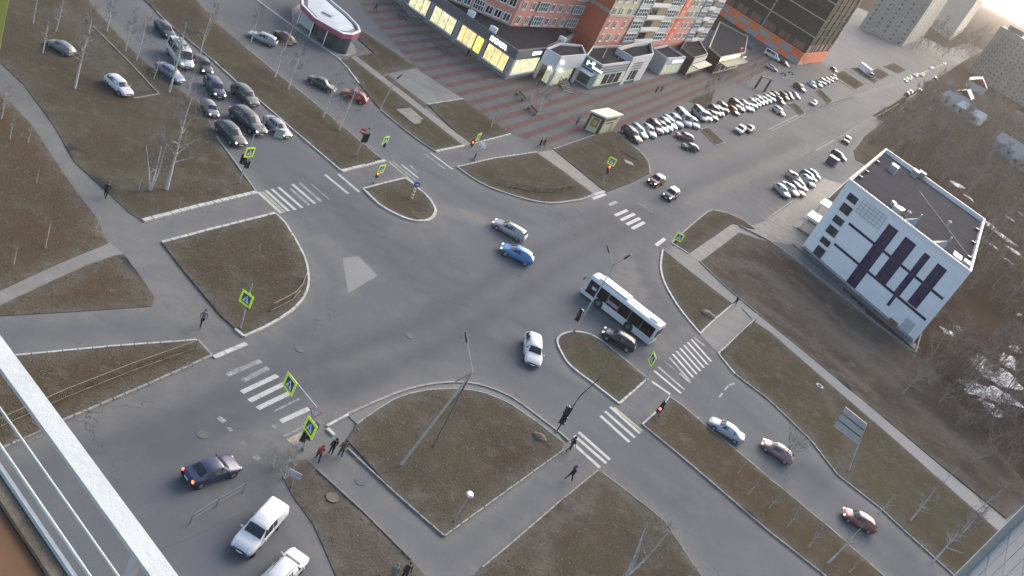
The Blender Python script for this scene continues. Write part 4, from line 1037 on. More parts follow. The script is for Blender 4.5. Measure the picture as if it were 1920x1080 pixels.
# black tower with chequered orange base
DKG = mat('dark_curtain_wall', (0.019, 0.022, 0.021), 0.6, 0.3, 0.25, spec=0.05); ORB = mat('orange_cladding', (0.55, 0.10, 0.02), 0.6, 0.1); GRB = mat('grey_cladding', (0.19, 0.19, 0.19), 0.6, 0.1); SLAB = mat('white_slab_edge', (0.24, 0.24, 0.22), 0.7, 0.1)
t0, t1, t2 = G(1340, 22), G(1494, 122), G(1541, 116)
bk2 = Vector((math.sin(R(20))*26, math.cos(R(20))*26, 0))
tw = thing('tower_block', 'black tower with white floor edges on an orange and grey chequered base', 'building', t1)
o = tw.location
m = MB(); bk3 = Vector((math.sin(R(-4))*9, math.cos(R(-4))*9, 0))
m.prism([(p.x-o.x, p.y-o.y) for p in (t0, t1, t2, t2+bk3, t0+bk3)], 0, 44, 0, bottom=False); m.build('wall', DKG, tw)
for (a, b) in ((t0, t1), (t1, t2)):
    f = Face(a, b); mk = on_face(tw, f); n = max(2, int(f.L/4.6))
    for k in range(n):
        for r_ in range(2):
            m = MB(); wrect(m, f.L*k/n+0.03, 0.1+r_*2.0, f.L*(k+1)/n-0.03, 2.04+r_*2.0, 0.12)
            mk('cladding_panel', m, ORB if (k+r_) % 2 == 0 or (a is t1) else GRB)
    m = MB(); wrect(m, 0, 4.15, f.L, 4.8, 0.25); mk('base_cornice', m, ORB)
    for k in range(1, 13):
        m = MB(); wrect(m, 0.02 if a is t1 else -0.3, 4.6+3.2*k, f.L+0.3, 4.9+3.2*k, 0.7 if a is t0 else 0.3); mk('floor_edge', m, SLAB if (a is t0 and k % 2 == 0) else DKG)
    for k in range(0, n, 2):
        m = MB(); wrect(m, f.L*k/n, 4.9, f.L*k/n+0.4, 44, 0.3); mk('pier', m, SLAB if (k % 4 == 0 and a is t0) else DKG)
    if a is t1:
        for k in range(18):
            m = MB(); wrect(m, f.L-.9, 5.2+2.1*k, f.L+.1, 6.8+2.1*k, .35); mk('white_rib', m, SLAB)
    for k in range(6):
        m = MB(); wrect(m, f.L*(k+.1)/6, 5.2, f.L*(k+.8)/6, 7.6, 0.1); mk('red_recess', m, mat('red_recess%d' % k, (0.10, 0.03, 0.025), 0.6, 0.2))
# far blocks
def far_block(label, pts, h, wallm, fl=3.0, cols=(6, 4), wsize=(1.6, 1.6), name='apartment_block', gm=None, faces=((0, 1), (1, 2)), rim=None):
    o = Vector((pts[0].x, pts[0].y, 0)); r = thing(name, label, 'building', o)
    m = MB(); m.prism([(p.x-o.x, p.y-o.y) for p in pts], 0, h, 0, bottom=False); m.build('wall', wallm, r)
    key = ('far', wsize)
    if key not in wm: wm[key] = window_mesh('window', wsize[0], wsize[1], 0.14, 2, 1, FARB, gm or GLASS)
    for (i, j), c in zip(faces, cols):
        f = Face(pts[i], pts[j])
        for a in range(c):
            for b in range(int(h/fl)):
                P = f.a-o+f.d*(f.L*(a+.5)/c)
                inst('window', wm[key], r, (P.x+f.n.x*0.02, P.y+f.n.y*0.02, fl*b+1.6), f.rz)
    m = MB(); cx_ = [((p.x-o.x), (p.y-o.y)) for p in pts]; m.prism(cx_, h+0.002, h+0.5); m.build('roof', rim or CONC, r)
    return r
GRW = mat('grey_green_render', (0.17, 0.175, 0.16), 0.8, 0.15, 0.05); FARB = mat('far_beige_panels', (0.30, 0.27, 0.225), 0.8, 0.12, 0.08); FARD = mat('far_dark_render', (0.13, 0.125, 0.115), 0.8, 0.15, 0.05)
u0, u1, u2 = G(1610, 52), G(1690, 88), G(1714, 78)
far_block('grey green slab block standing behind the trucks lot', [u0, u1, u2, u2+bk2*1.2, u0+bk2*1.2], 60, GRW, cols=(5, 3), wsize=(2.2, 1.7))
v0, v1, v2 = G(1722, 34), G(1779, 76), G(1797, 64)
emb = far_block('pale panel block with round dark emblem on its end wall', [v0, v1, v2, v2+bk2, v0+bk2], 42, FARB, cols=(0, 5), wsize=(2.4, 1.8))
f = Face(v0, v1); mk = on_face(emb, f); uu, zz = f.uz(1773, 42)
m = MB()
for k in range(24):
    a0, a1 = 2*math.pi*k/24, 2*math.pi*(k+1)/24
    for r0, r1 in ((6.0, 7.2),):
        m.add([(uu+r*math.cos(a), -0.1, zz+r*math.sin(a)) for r, a in ((r0, a0), (r1, a0), (r1, a1), (r0, a1))], [(0, 1, 2, 3)])
m.box((uu, -0.1, zz), (1.2, 0.15, 10)); m.box((uu+2, -0.1, zz+1), (1.0, 0.16, 7)); m.box((uu-2, -0.12, zz), (4, 0.12, 1.1))
mk('emblem', m, mat('emblem_dark', (0.06, 0.06, 0.06), 0.7, 0.1))
x0, x1, x2 = G(1815, 134), G(1847, 156), G(1925, 205)
HF = HZ((1815, 134), (1868, 44), 80)
fb = far_block('tall beige panel apartment block at the far right of the avenue', [x0, x1, x2, x2+bk2*2, x0+bk2*2], HF, FARB, cols=(7, 9), wsize=(1.5, 1.45), rim=FARD)
for (a, b, n) in ((x0, x1, 2), (x1, x2, 3)):
    f = Face(a, b); mk = on_face(fb, f)
    for c in range(n):
        for b_ in range(int(HF/3)):
            m = MB() if (c, b_) == (0, 0) or True else None
            u = f.L*(c+1)/(n+1)
            m.box((u, -0.6, 3*b_+1.0), (2.8, 1.15, 1.1)); mk('balcony', m, mat('balcony_grey', (0.27, 0.26, 0.25), 0.8, 0.15) if 'balcony_grey' not in bpy.data.materials else bpy.data.materials['balcony_grey'])
m = MB(); mid = (x0+x1+x1+bk2*2)/3-fb.location; m.box((mid.x, mid.y, HF+2.2), (9, 9, 3.4)); m.build('lift_house', FARD, fb)
# low houses among the trees
def house(px, wd, ln, h, rz, roofm, wallm, label):
    g = G(*px); r = thing('house', label, 'house', (g.x, g.y, 0), rz)
    m = MB(); m.prism([(-ln/2, -wd/2), (ln/2, -wd/2), (ln/2, wd/2), (-ln/2, wd/2)], 0, h, bottom=False); m.build('wall', wallm, r)
    rr = h+wd*0.36; ov = 0.5
    m = MB(); a = [(-ln/2-ov, -wd/2-ov, h-0.15), (ln/2+ov, -wd/2-ov, h-0.15), (ln/2+ov, wd/2+ov, h-0.15), (-ln/2-ov, wd/2+ov, h-0.15), (-ln/2-ov, 0, rr), (ln/2+ov, 0, rr)]
    m.add(a, [(0, 1, 5, 4), (2, 3, 4, 5), (1, 2, 5), (3, 0, 4), (0, 3, 2, 1)]); rf = m.build('roof', roofm, r)
    m = MB(); m.box((ln*.25, wd*.1, rr+0.2), (0.7, 0.7, 1.6)); m.build('chimney', CONCD, rf)
    for s in (-1, 1):
        for x in (-ln*.3, 0, ln*.3):
            m = MB(); m.box((x, s*(wd/2+0.02), h*.55), (1.3, 0.1, 1.3)); m.build('window', GLASS, r)
    return r
RROOF = mat('red_metal_roof', (0.10, 0.014, 0.014), 0.6, 0.2, 0.3); RROOF2 = mat('rust_roof', (0.085, 0.024, 0.018), 0.7, 0.25, 0.3); GROOF = mat('grey_slate_roof', (0.15, 0.15, 0.155), 0.7, 0.15, 0.3); WWALL = mat('house_wall', (0.30, 0.30, 0.29), 0.8, 0.1)
house((1826, 168), 11, 22, 4.5, R(75), RROOF, WWALL, 'long house with dull red roof near the tall beige block')
house((1802, 188), 8, 18, 3.5, R(70), RROOF2, WWALL, 'narrow rust roofed house beyond the bare trees')
house((1788, 208), 8, 14, 4.0, R(-35), GROOF, WWALL, 'small grey roofed house at the edge of the trees')
house((1812, 224), 7, 12, 3.8, R(-35), mat('white_roof', (0.30, 0.31, 0.315), 0.6, 0.1), WWALL, 'white roofed shed house among bare trees')
house((1890, 296), 9, 15, 4.2, R(-35), GROOF, mat('house_blue', (0.25, 0.29, 0.33), 0.8, 0.1), 'pale blue grey house with light grey roof in the woods')
house((1915, 318), 7, 10, 3.2, R(-35), GROOF, mat('house_cream', (0.33, 0.30, 0.22), 0.8, 0.1), 'small cream outbuilding beside the pale blue grey house')
house((1912, 232), 9, 14, 6.5, R(60), RROOF2, mat('house_tan', (0.28, 0.22, 0.17), 0.8, 0.1), 'tan two storey house at the right edge behind trees')

# --- kiosk
KC = mat('kiosk_cream', (0.36, 0.34, 0.22), 0.7, 0.08, 0.8); KD = mat('kiosk_dark_trim', (0.045, 0.032, 0.025), 0.6, 0.15)
k0, k1, k2 = G(1093, 241), G(1119, 252), G(1151, 245)
kf = Face(k0, k1); KL_, KW = kf.L, (k2-k1).length*0.62
ki = thing('kiosk', 'cream cube kiosk with dark brown corner trim and a poster', 'kiosk', k0, kf.rz)
KH = 3.3
dk_ = (k2-k1); KW = dk_.length*.92; dk_.normalize(); KV = (dk_.dot(kf.d), dk_.dot(-kf.n)); ka = math.atan2(KV[1], KV[0])
def KP(x, y): return (x+KV[0]*y, KV[1]*y)
m = MB(); m.prism([KP(0, 0), KP(KL_, 0), KP(KL_, KW), KP(0, KW)], 0, KH, bottom=False); m.build('wall', KC, ki)
m = MB(); m.prism([KP(-0.25, -0.3), KP(KL_+0.3, -0.3), KP(KL_+0.3, KW+0.3), KP(-0.25, KW+0.3)], KH+0.002, KH+0.3); m.build('roof', mat('kiosk_roof', (0.42, 0.41, 0.30), 0.7, 0.08), ki)
m = MB(); wrect(m, 0, 0, 0.4, KH, 0.06); m.build('corner_trim', KD, ki)
m = MB(); wrect(m, KL_-0.42, 0, KL_+0.06, KH, 0.06); m.build('corner_trim', KD, ki)
m = MB(); wrect(m, 0.402, KH-0.45, KL_-0.422, KH, 0.06); m.build('top_trim', KD, ki)
m = MB(); wrect(m, KL_*.28, 1.0, KL_*.74, 2.75, 0.05); p = m.build('poster', mat('poster_brown', (0.16, 0.11, 0.04), 0.6, 0.5, 2.5), ki)
m = MB(); m.ball((KL_*.5, -0.06, 1.85), 0.45, 10, 6, sc=(1, 0.06, 1.2)); m.build('picture', mat('poster_gold', (0.30, 0.24, 0.08), 0.6, 0.4, 4), p)
pl = (KL_, 0, 0)
m = MB(); m.box((0.25, -0.03, KH/2), (0.5, 0.06, KH)); m.build('corner_trim', KD, ki, pl, ka)
m = MB(); m.box((KW*.5, -0.04, 2.75), (KW*.7, 0.06, 0.4)); m.build('sign', KD, ki, pl, ka)
m = MB(); m.box((KW*.45, -0.04, 2.1), (KW*.45, 0.06, 0.22)); m.build('sign', KD, ki, pl, ka)
m = MB(); m.box((KW*.72, -0.05, 1.0), (1.0, 0.06, 1.9)); m.build('door', mat('kiosk_door', (0.28, 0.26, 0.17), 0.6, 0.1), ki, pl, ka)

# --- pavilion with pink band
ZP = 3.3
out = [G(*p, ZP) for p in ((566, -14), (566, 8), (590, 33), (618, 49), (643, 63), (662, 65), (676, 59), (672, 48), (652, 27), (628, 7), (604, -14), (582, -24))]
ce = sum(out, Vector())/len(out); pa = thing('shop_pavilion', 'oval pavilion with pink fascia band and pale sunken roof by the service road', 'pavilion', (ce.x, ce.y, 0)); pa.scale = (1, 1, 0.786)
rel = [Vector((p.x-ce.x, p.y-ce.y, 0)) for p in out]
def ringm(m, P, z0, z1, s0=1.0, s1=1.0, mi=0):
    n = len(P)
    for i in range(n):
        a, b = P[i], P[(i+1) % n]
        m.add([(a.x*s0, a.y*s0, z0), (b.x*s0, b.y*s0, z0), (b.x*s1, b.y*s1, z1), (a.x*s1, a.y*s1, z1)], [(0, 1, 2, 3)], mi)
m = MB(); ringm(m, rel, 3.2, 4.1); ringm(m, rel, 3.2, 3.2, 0.8, 1.0); m.build('fascia', mat('pink_fascia', (0.25, 0.05, 0.10), 0.5, 0.12, 0.8), pa)
m = MB(); ringm(m, rel, 4.1, 4.28, 1.012, 1.012); ringm(m, rel, 4.28, 4.28, 1.012, 0.94); ringm(m, rel, 4.28, 3.75, 0.94, 0.94); m.build('rim', mat('rim_white', (0.45, 0.42, 0.41), 0.6, 0.1), pa)
m = MB(); ringm(m, rel, 3.6, 3.95, 0.95, 0.78); m.build('gutter', mat('gutter_dark', (0.07, 0.075, 0.075), 0.7, 0.2), pa)
m = MB(); ringm(m, rel, 3.95, 4.15, 0.78, 0.25); m.add([(p.x*.25, p.y*.25, 4.15) for p in rel], [tuple(range(len(rel)))]); m.build('roof', mat('pale_metal_roof', (0.30, 0.32, 0.32), 0.6, 0.15, 0.5), pa)
m = MB(); m.box((rel[2].x*.2, rel[2].y*.2, 4.2), (1.6, 1.2, 0.5)); m.build('roof_hatch', STEEL, pa)
core = [p*0.72 for p in rel]
m = MB(); m.prism([(p.x, p.y) for p in core], 0, 3.2, bottom=False); m.build('wall', mat('pavilion_dark_wall', (0.05, 0.048, 0.046), 0.6, 0.25, 0.6), pa)
fp = Face(out[1], out[4])
for (a, b, mt, nm) in ((.02, .34, mat('pale_advert', (0.27, 0.29, 0.29), 0.6, 0.15), 'advert_panel'), (.36, .47, GLASS, 'door')):
    A, B_ = rel[1].lerp(rel[4], a)*0.93, rel[1].lerp(rel[4], b)*0.93; q = (A+B_)/2
    m = MB(); m.box((0, 0, 1.75), ((B_-A).length, 0.12, 2.5)); m.build(nm, mt, pa, (q.x, q.y, 0), math.atan2((B_-A).y, (B_-A).x))
m = MB(); q = (rel[4]+rel[5])/2*0.86; m.tube((q.x, q.y, 0), (q.x, q.y, 3.2), 1.3, n=16); m.build('glazed_corner', mat('slate_glass', (0.04, 0.055, 0.065), 0.2, 0.2), pa)
for i in (1, 2, 3):
    m = MB(); m.tube((rel[i].x*.95, rel[i].y*.95, 0), (rel[i].x*.95, rel[i].y*.95, 3.2), 0.09); m.build('column', WHITE, pa)
m = MB(); q = rel[3]*0.9; m.box((q.x, q.y, 0.45), (2.6, 0.45, 0.08), fp.rz); m.box((q.x, q.y, 0.2), (2.2, 0.3, 0.4), fp.rz); m.build('bench_seat', DSTEEL, pa)
m = MB(); q = out[3]; 
st_ = [p*1.12 for p in rel]; m.prism([(p.x, p.y) for p in st_], 0.0, 0.1, bottom=False); m.build('paved_base', CONC, pa)

# --- gate frame in the plaza, far
g0, g1 = G(1415, 166), G(1432, 172)
m = MB(); ar = thing('entrance_arch', 'brown square timber arch beside the long row of parked cars', 'arch', g0, HD(g0, g1)); L_ = (g1-g0).length
for x in (0, L_):
    m = MB(); m.box((x, 0, 1.9), (0.4, 0.5, 3.8)); m.build('post', KD, ar)
m = MB(); m.box((L_/2, 0, 3.95), (L_+0.6, 0.6, 0.35)); m.build('lintel', mat('arch_wood', (0.13, 0.085, 0.045), 0.7, 0.2), ar)

# --- this house: balcony rail near the lens and the tiled wall to the right
def near(px, py, dist):
    d = Vector((px-960.0, py-540.0, FPX)).normalized()
    return Vector((d.dot(RTC), d.dot(FWC), CH+d.dot(UPC)))*1.0 if False else Vector((0, 0, CH))+Vector((d.dot(RTC), d.dot(FWC), d.dot(UPC)))*dist
NWH = mat('white_railing_paint', (0.37, 0.385, 0.37), 0.6, 0.10, 4, dirt=(0.29, 0.30, 0.28), bump=0.15)
q = near(142, 868, 3.5); rz = math.atan2(math.cos(R(117)), math.sin(R(117)))
rl = thing('balcony_railing', 'white metal balcony railing across the lower left corner close to the lens', 'railing', q, rz)
m = MB(); m.box((0, 0.012, 0), (9, 0.074, 0.02)); m.build('handrail', NWH, rl)
for dz, dy, r_ in ((-0.19, 0.0, 0.0055), (-0.335, 0.0, 0.0065)):
    m = MB(); m.tube((-4.5, dy, dz), (4.5, dy, dz), r_); m.build('bar', NWH, rl)
xp = min(((abs(PJ(q+Vector((math.cos(rz), math.sin(rz), 0))*(k*.01))[0]-262), k*.01) for k in range(-200, 300)))[1]
for x in (xp, xp-2.6, xp+2.6):
    m = MB(); m.box((x, 0, -0.175), (0.03, 0.025, 0.30)); m.build('post', mat('post_paint', (0.42, 0.41, 0.38), 0.6, 0.1), rl)
# edge slab and floor
ed = thing('balcony_slab', 'brown stained concrete balcony edge below the white railing', 'balcony', q+Vector((0, 0, -0.28)), rz)
m = MB(); m.box((0, -0.068, -0.11), (9, 0.045, 0.04)); m.build('edge', mat('stained_concrete', (0.17, 0.13, 0.09), 0.9, 0.5, 9, dirt=(0.06, 0.035, 0.02), bump=0.5), ed)
m = MB(); m.box((0, -1.595, -0.15), (9, 3.0, 0.08)); m.build('floor', mat('rust_brown_floor', (0.105, 0.052, 0.022), 0.9, 0.15, 2), ed)
m = MB(); m.box((0, -0.032, -0.10), (9, 0.014, 0.06)); m.build('flashing', NWH, ed)
yb = near(-6, 20, 3.2)
yw = thing('wall_edge', 'yellow painted wall edge in the upper left corner close to the lens', 'wall', yb, R(35))
m = MB(); m.box((0, 0, 0), (0.05, 0.2, 0.5)); m.build('panel', mat('yellow_paint', (0.34, 0.33, 0.07), 0.7, 0.05), yw)
TILE = mat('grey_wall_tile', (0.40, 0.385, 0.385), 0.6, 0.06, 3); JNT = mat('tile_joint', (0.09, 0.09, 0.095), 0.9, 0.1); EDG = mat('wall_edge_trim', (0.42, 0.42, 0.38), 0.7, 0.15, 6)
q = near(1860, 1025, 15.0); rzw = math.atan2(math.cos(R(21)), math.sin(R(21)))
wl = thing('tiled_wall', 'pale grey tiled house corner in the lower right corner of the view', 'wall', (q.x, q.y, 0), rzw)
# wall runs back towards the lens from the far corner (local -x), outward face is local +y
m = MB(); m.box((-6.02, -0.3, 24), (12, 0.5, 48)); m.build('wall', JNT, wl)
m = MB(); m.box((0.0, -0.25, 24), (0.06, 0.66, 48)); m.build('corner_trim', EDG, wl)
tm = MB(); tm.box((0, 0, 0), (0.425, 0.03, 0.395)); tme = tm.mesh('tile', [TILE])
for i in range(10):
    for j in range(-9, 7):
        inst('tile', tme, wl, (-0.05-0.45*(i+.5), -0.04+0.001*((i*7+j) % 3), q.z+0.42*(j+.3)), 0)
# ------------------------------------------------------------------ vehicles
def carpaint(name, c, metal=0.2, rough=0.42, coat=0.2):
    return mm('paint_'+name, c, rough, 0.06, 0.8, metal*.5, coat=coat, spec=0.35)
CP = {'white': carpaint('white', (0.38, 0.385, 0.39), 0), 'offwhite': carpaint('offwhite', (0.33, 0.33, 0.315), 0), 'silver': carpaint('silver', (0.22, 0.225, 0.23), 0.4), 'grey': carpaint('grey', (0.13, 0.135, 0.14), 0.4),
      'dark': carpaint('dark', (0.026, 0.028, 0.032), 0.2), 'black': carpaint('black', (0.012, 0.012, 0.014), 0.1), 'navy': carpaint('navy', (0.022, 0.028, 0.062), 0.3), 'blue': carpaint('blue', (0.055, 0.14, 0.30), 0.4),
      'red': carpaint('red', (0.20, 0.022, 0.018), 0.2), 'maroon': carpaint('maroon', (0.075, 0.016, 0.014), 0.2), 'brick': carpaint('brick', (0.15, 0.055, 0.045), 0.2), 'beige': carpaint('beige', (0.34, 0.31, 0.25), 0.2),
      'palegreen': carpaint('palegreen', (0.26, 0.30, 0.285), 0.3), 'paleblue': carpaint('paleblue', (0.22, 0.26, 0.29), 0.3), 'graphite': carpaint('graphite', (0.05, 0.053, 0.056), 0.4), 'plum': carpaint('plum', (0.06, 0.03, 0.035), 0.2), 'rose': carpaint('rose', (0.19, 0.11, 0.115), 0.3), 'steelblue': carpaint('steelblue', (0.10, 0.13, 0.17), 0.4)}
# side stations per kind: (x/L from rear 0 to front 1, sill z, belt z, roof z or None, half width at belt, half width at roof)
KINDS = {
 'sedan': dict(L=4.5, W=1.78, H=1.46, st=[(0.0, .45, .80, None, .70, 0), (.015, .33, .95, None, .80, 0), (.06, .26, 1.00, None, .86, 0), (.15, .24, 1.02, None, .88, 0), (.30, .22, .99, 1.38, .89, .58), (.42, .22, .97, 1.45, .89, .62), (.55, .22, .95, 1.44, .89, .62), (.60, .22, .94, 1.40, .89, .60), (.735, .22, .92, None, .88, 0), (.86, .24, .84, None, .86, 0), (.95, .26, .72, None, .80, 0), (.99, .34, .62, None, .72, 0), (1.0, .42, .56, None, .62, 0)]),
 'hatch': dict(L=4.1, W=1.75, H=1.50, st=[(0.0, .45, .78, None, .72, 0), (.012, .33, .92, None, .82, 0), (.03, .28, 1.00, None, .85, 0), (.13, .24, 1.0, 1.38, .88, .58), (.25, .22, .98, 1.48, .89, .62), (.42, .22, .96, 1.51, .89, .64), (.55, .22, .95, 1.48, .89, .63), (.60, .22, .94, 1.43, .89, .60), (.75, .22, .93, None, .88, 0), (.87, .24, .85, None, .86, 0), (.95, .26, .74, None, .80, 0), (.99, .34, .64, None, .72, 0), (1.0, .42, .58, None, .62, 0)]),
 'wagon': dict(L=4.6, W=1.78, H=1.52, st=[(0.0, .45, .80, None, .72, 0), (.01, .33, .95, None, .82, 0), (.025, .28, 1.0, None, .86, 0), (.085, .24, 1.0, 1.42, .88, .60), (.2, .22, .99, 1.50, .89, .63), (.40, .22, .97, 1.52, .89, .64), (.56, .22, .95, 1.49, .89, .63), (.61, .22, .94, 1.43, .89, .60), (.745, .22, .93, None, .88, 0), (.87, .24, .85, None, .86, 0), (.95, .26, .74, None, .80, 0), (.99, .34, .64, None, .72, 0), (1.0, .42, .58, None, .62, 0)]),
 'suv': dict(L=4.55, W=1.86, H=1.70, st=[(0.0, .52, .88, None, .76, 0), (.012, .40, 1.02, None, .86, 0), (.03, .34, 1.10, None, .90, 0), (.10, .30, 1.12, 1.58, .92, .66), (.2, .28, 1.11, 1.68, .93, .70), (.40, .28, 1.09, 1.71, .93, .71), (.56, .28, 1.07, 1.67, .93, .70), (.61, .28, 1.06, 1.61, .93, .67), (.73, .28, 1.05, None, .92, 0), (.87, .30, .99, None, .90, 0), (.96, .34, .88, None, .84, 0), (.99, .40, .74, None, .76, 0), (1.0, .48, .66, None, .66, 0)]),
 'pickup': dict(L=5.25, W=1.88, H=1.80, st=[(0.0, .60, .95, None, .80, 0), (.01, .50, 1.08, None, .88, 0), (.03, .45, 1.12, 1.62, .91, .76), (.12, .40, 1.12, 1.70, .92, .78), (.345, .36, 1.12, 1.72, .92, .78), (.35, .36, 1.12, 1.76, .92, .72), (.46, .35, 1.11, 1.80, .92, .72), (.59, .35, 1.09, 1.76, .92, .70), (.63, .35, 1.08, 1.70, .92, .67), (.745, .35, 1.07, None, .92, 0), (.88, .36, 1.03, None, .90, 0), (.96, .40, .92, None, .84, 0), (.99, .46, .80, None, .76, 0), (1.0, .54, .70, None, .66, 0)]),
 'van': dict(L=5.3, W=1.95, H=2.30, st=[(0.0, .5, 1.1, None, .85, 0), (.006, .40, 1.25, 2.15, .93, .82), (.05, .36, 1.25, 2.28, .96, .84), (.35, .34, 1.24, 2.30, .97, .84), (.62, .34, 1.22, 2.26, .97, .82), (.72, .34, 1.20, 2.10, .97, .78), (.86, .34, 1.16, None, .95, 0), (.95, .36, 1.0, None, .90, 0), (.99, .42, .80, None, .82, 0), (1.0, .5, .68, None, .70, 0)])}
_cm = {}
def car_meshes(kind):
    if kind in _cm: return _cm[kind]
    K = KINDS[kind]; L, st = K['L'], K['st']
    def ring(s):
        x, zs, zb, zr, wb, wr = s; X = (x-0.5)*L
        if zr is None:
            pts = [(0, zs), (wb*.86, zs), (wb*.99, zs+.12), (wb*1.03, (zs+zb)*.5), (wb, zb-.06), (wb*.95, zb), (wb*.80, zb+.025), (wb*.5, zb+.05), (0, zb+.06)]
        else:
            pts = [(0, zs), (wb*.86, zs), (wb*.99, zs+.12), (wb*1.03, (zs+zb)*.5), (wb, zb-.06), (wb*.97, zb), (wr, zr-.07), (wr*.82, zr-.012), (0, zr+.012)]
        return [Vector((X, y, z)) for y, z in pts]
    R_ = [ring(s) for s in st]; n = len(R_); k = 9
    m = MB(); vs = []
    full = []
    for r in R_: full.append(r+[Vector((p.x, -p.y, p.z)) for p in r[1:-1]][::-1])
    N_ = len(full[0])
    for r in full: vs += r
    fs = []
    for i in range(n-1):
        for j in range(N_): fs.append((i*N_+j, i*N_+(j+1) % N_, (i+1)*N_+(j+1) % N_, (i+1)*N_+j))
    fs.append(tuple(range(N_))); fs.append(tuple(range((n-1)*N_+N_-1, (n-1)*N_-1, -1)))
    m.add(vs, fs, 0, True)
    body = m
    def pane(A, B, C, D, ins=0.12, off=0.012, up=0.0):
        c = (A+B+C+D)/4; q = [p.lerp(c, ins) for p in (A, B, C, D)]
        nn = (B-A).cross(D-A).normalized()
        if nn.dot(c-Vector((c.x*0.6, 0, 0.6))) < 0: nn = -nn; q = q[::-1]
        t = MB(); t.add([p+nn*off for p in q]+[p-nn*0.01 for p in q], [(0, 1, 2, 3), (0, 4, 5, 1), (1, 5, 6, 2), (2, 6, 7, 3), (3, 7, 4, 0)]); return t
    gi = [i for i in range(n) if st[i][3] is not None]; a, b = gi[0], gi[-1]
    parts = {}
    F0, F1 = R_[b], R_[b+1]
    mir = lambda p: Vector((p.x, -p.y, p.z))
    def screen(Ra, Rb, t0, t1):          # pane that follows the bodywork between two stations
        t = MB(); rows = []
        for u in (t0, t1):
            r = [Ra[j].lerp(Rb[j], u) for j in (6, 7, 8)]; r[0] = r[0].lerp(r[1], .12)
            rows.append(r+[mir(r[1]), mir(r[0])])
        nx_ = (rows[1][2]-rows[0][2]); up = Vector((-nx_.z, 0, nx_.x)); up = up if up.z > 0 else -up; up.normalize(); up *= .02
        for r in rows: t.v += [tuple(p+up) for p in r]
        for j in range(4): t.f.append([j, j+1, 5+j+1, 5+j]); t.m.append(0); t.sm.append(True)
        return t
    parts['windscreen'] = [screen(F1, F0, .05, .93)]
    B0, B1 = R_[a], R_[a-1]
    if kind != 'pickup': parts['rear_window'] = [screen(B1, B0, .10, .90)]
    sw = []
    rng = [(gi[i], gi[i+1]) for i in range(len(gi)-1)]
    mid = gi[len(gi)//2] if kind != 'pickup' else 6
    grp = [(a, mid), (mid, b)] if kind not in ('pickup', 'van') else ([(5, 6), (6, 8)] if kind == 'pickup' else [(a+1, a+2), (a+2, a+3), (a+3, b)])
    for (i, j) in grp:
        for sg in (1, -1):
            A, B_, C, D = R_[i][5], R_[j][5], R_[j][6], R_[i][6]
            if i == a and kind != 'pickup': A = A.lerp(B_, .05)
            if j == b: B_ = B_.lerp(R_[b+1][5], .55)
            if i == a and kind in ('sedan',): A = A.lerp(R_[a-1][5], .45)
            q = [Vector((p.x, p.y*sg, p.z)) for p in (A, B_, C, D)]
            sw.append(pane(*q, 0.10, 0.012))
    parts['side_window'] = sw
    # lamps
    hf, hr = st[-3], st[2]
    hz = st[-3][2]-0.06; hx = (st[-2][0]-.5)*L-0.03
    hl = []; tl = []
    for sg in (1, -1):
        t = MB(); t.ball((hx-0.10, sg*st[-2][4]*0.86, hz-0.02), 0.135, 8, 5, sc=(1.25, 0.95, .55)); hl.append(t)
        t = MB(); t.ball((-(0.5)*L+0.09, sg*st[1][4]*0.86, st[1][2]-0.08), 0.15, 8, 5, sc=(.6, 1.0, 1.1)); tl.append(t)
    parts['headlight'] = hl; parts['tail_light'] = tl
    t = MB(); t.box((L/2-0.02, 0, st[-1][1]+0.12), (0.06, st[-1][4]*1.1, 0.13)); parts['grille'] = [t]
    t = MB(); t.box((L/2+0.025, 0, st[-1][1]+0.02), (0.02, 0.5, 0.11)); t2 = MB(); t2.box((-L/2-0.012, 0, st[0][2]-.1), (0.02, 0.5, 0.11)); parts['number_plate'] = [t, t2]
    ms = []
    for sg in (1, -1):
        t = MB(); q = R_[b+1][5].lerp(R_[b][5], .35); t.ball((q.x, sg*(q.y+0.13), q.z+0.06), 0.11, 8, 5, sc=(.7, 1.1, .75)); t.box((q.x, sg*(q.y+0.03), q.z+0.02), (.05, .14, .04)); ms.append(t)
    parts['mirror'] = ms
    dh = []
    for sg in (1, -1):
        for (i, j) in grp[:2]:
            q = R_[i][4].lerp(R_[j][4], .25); t = MB(); t.box((q.x, sg*(q.y+.012), q.z-.02), (.2, .03, .035)); dh.append(t)
    parts['door_handle'] = dh
    rw = 0.37 if kind in ('suv', 'pickup', 'van') else 0.32
    wx = (0.5-0.185)*L; wxr = -(0.5-0.19)*L
    wh = MB(); wh.tube((0, -0.11, 0), (0, 0.11, 0), rw, n=18); ri = MB(); ri.tube((0, -0.118, 0), (0, 0.118, 0), rw*.62, n=12)
    ar = MB(); ars = []
    for x in (wx, wxr):
        for sg in (1, -1):
            t = MB(); t.tube((x, sg*K['W']*.42, rw), (x, sg*(K['W']/2+0.012), rw), rw*1.16, n=18); ars.append(t); ar.add(t.v, t.f, 0)
    out = dict(body=body.mesh(kind+'_body', [CP['grey']]), L=L, parts={}, wheel=wh.mesh('wheel', [TYRE]), rim=ri.mesh('rim', [RIM]), arch=[t.mesh('wheel_arch', [BLACK]) for t in ars], wpos=[(wx, K['W']/2-.10, rw), (wx, -K['W']/2+.10, rw), (wxr, K['W']/2-.10, rw), (wxr, -K['W']/2+.10, rw)])
    pm = {'windscreen': CARGLASS, 'rear_window': CARGLASS, 'side_window': CARGLASS, 'headlight': LAMP_OFF, 'tail_light': TAIL_OFF, 'grille': BLACK, 'number_plate': PLATE, 'mirror': CP['grey'], 'door_handle': CP['grey']}
    for p, l in parts.items(): out['parts'][p] = [t.mesh(p, [pm[p]]) for t in l]
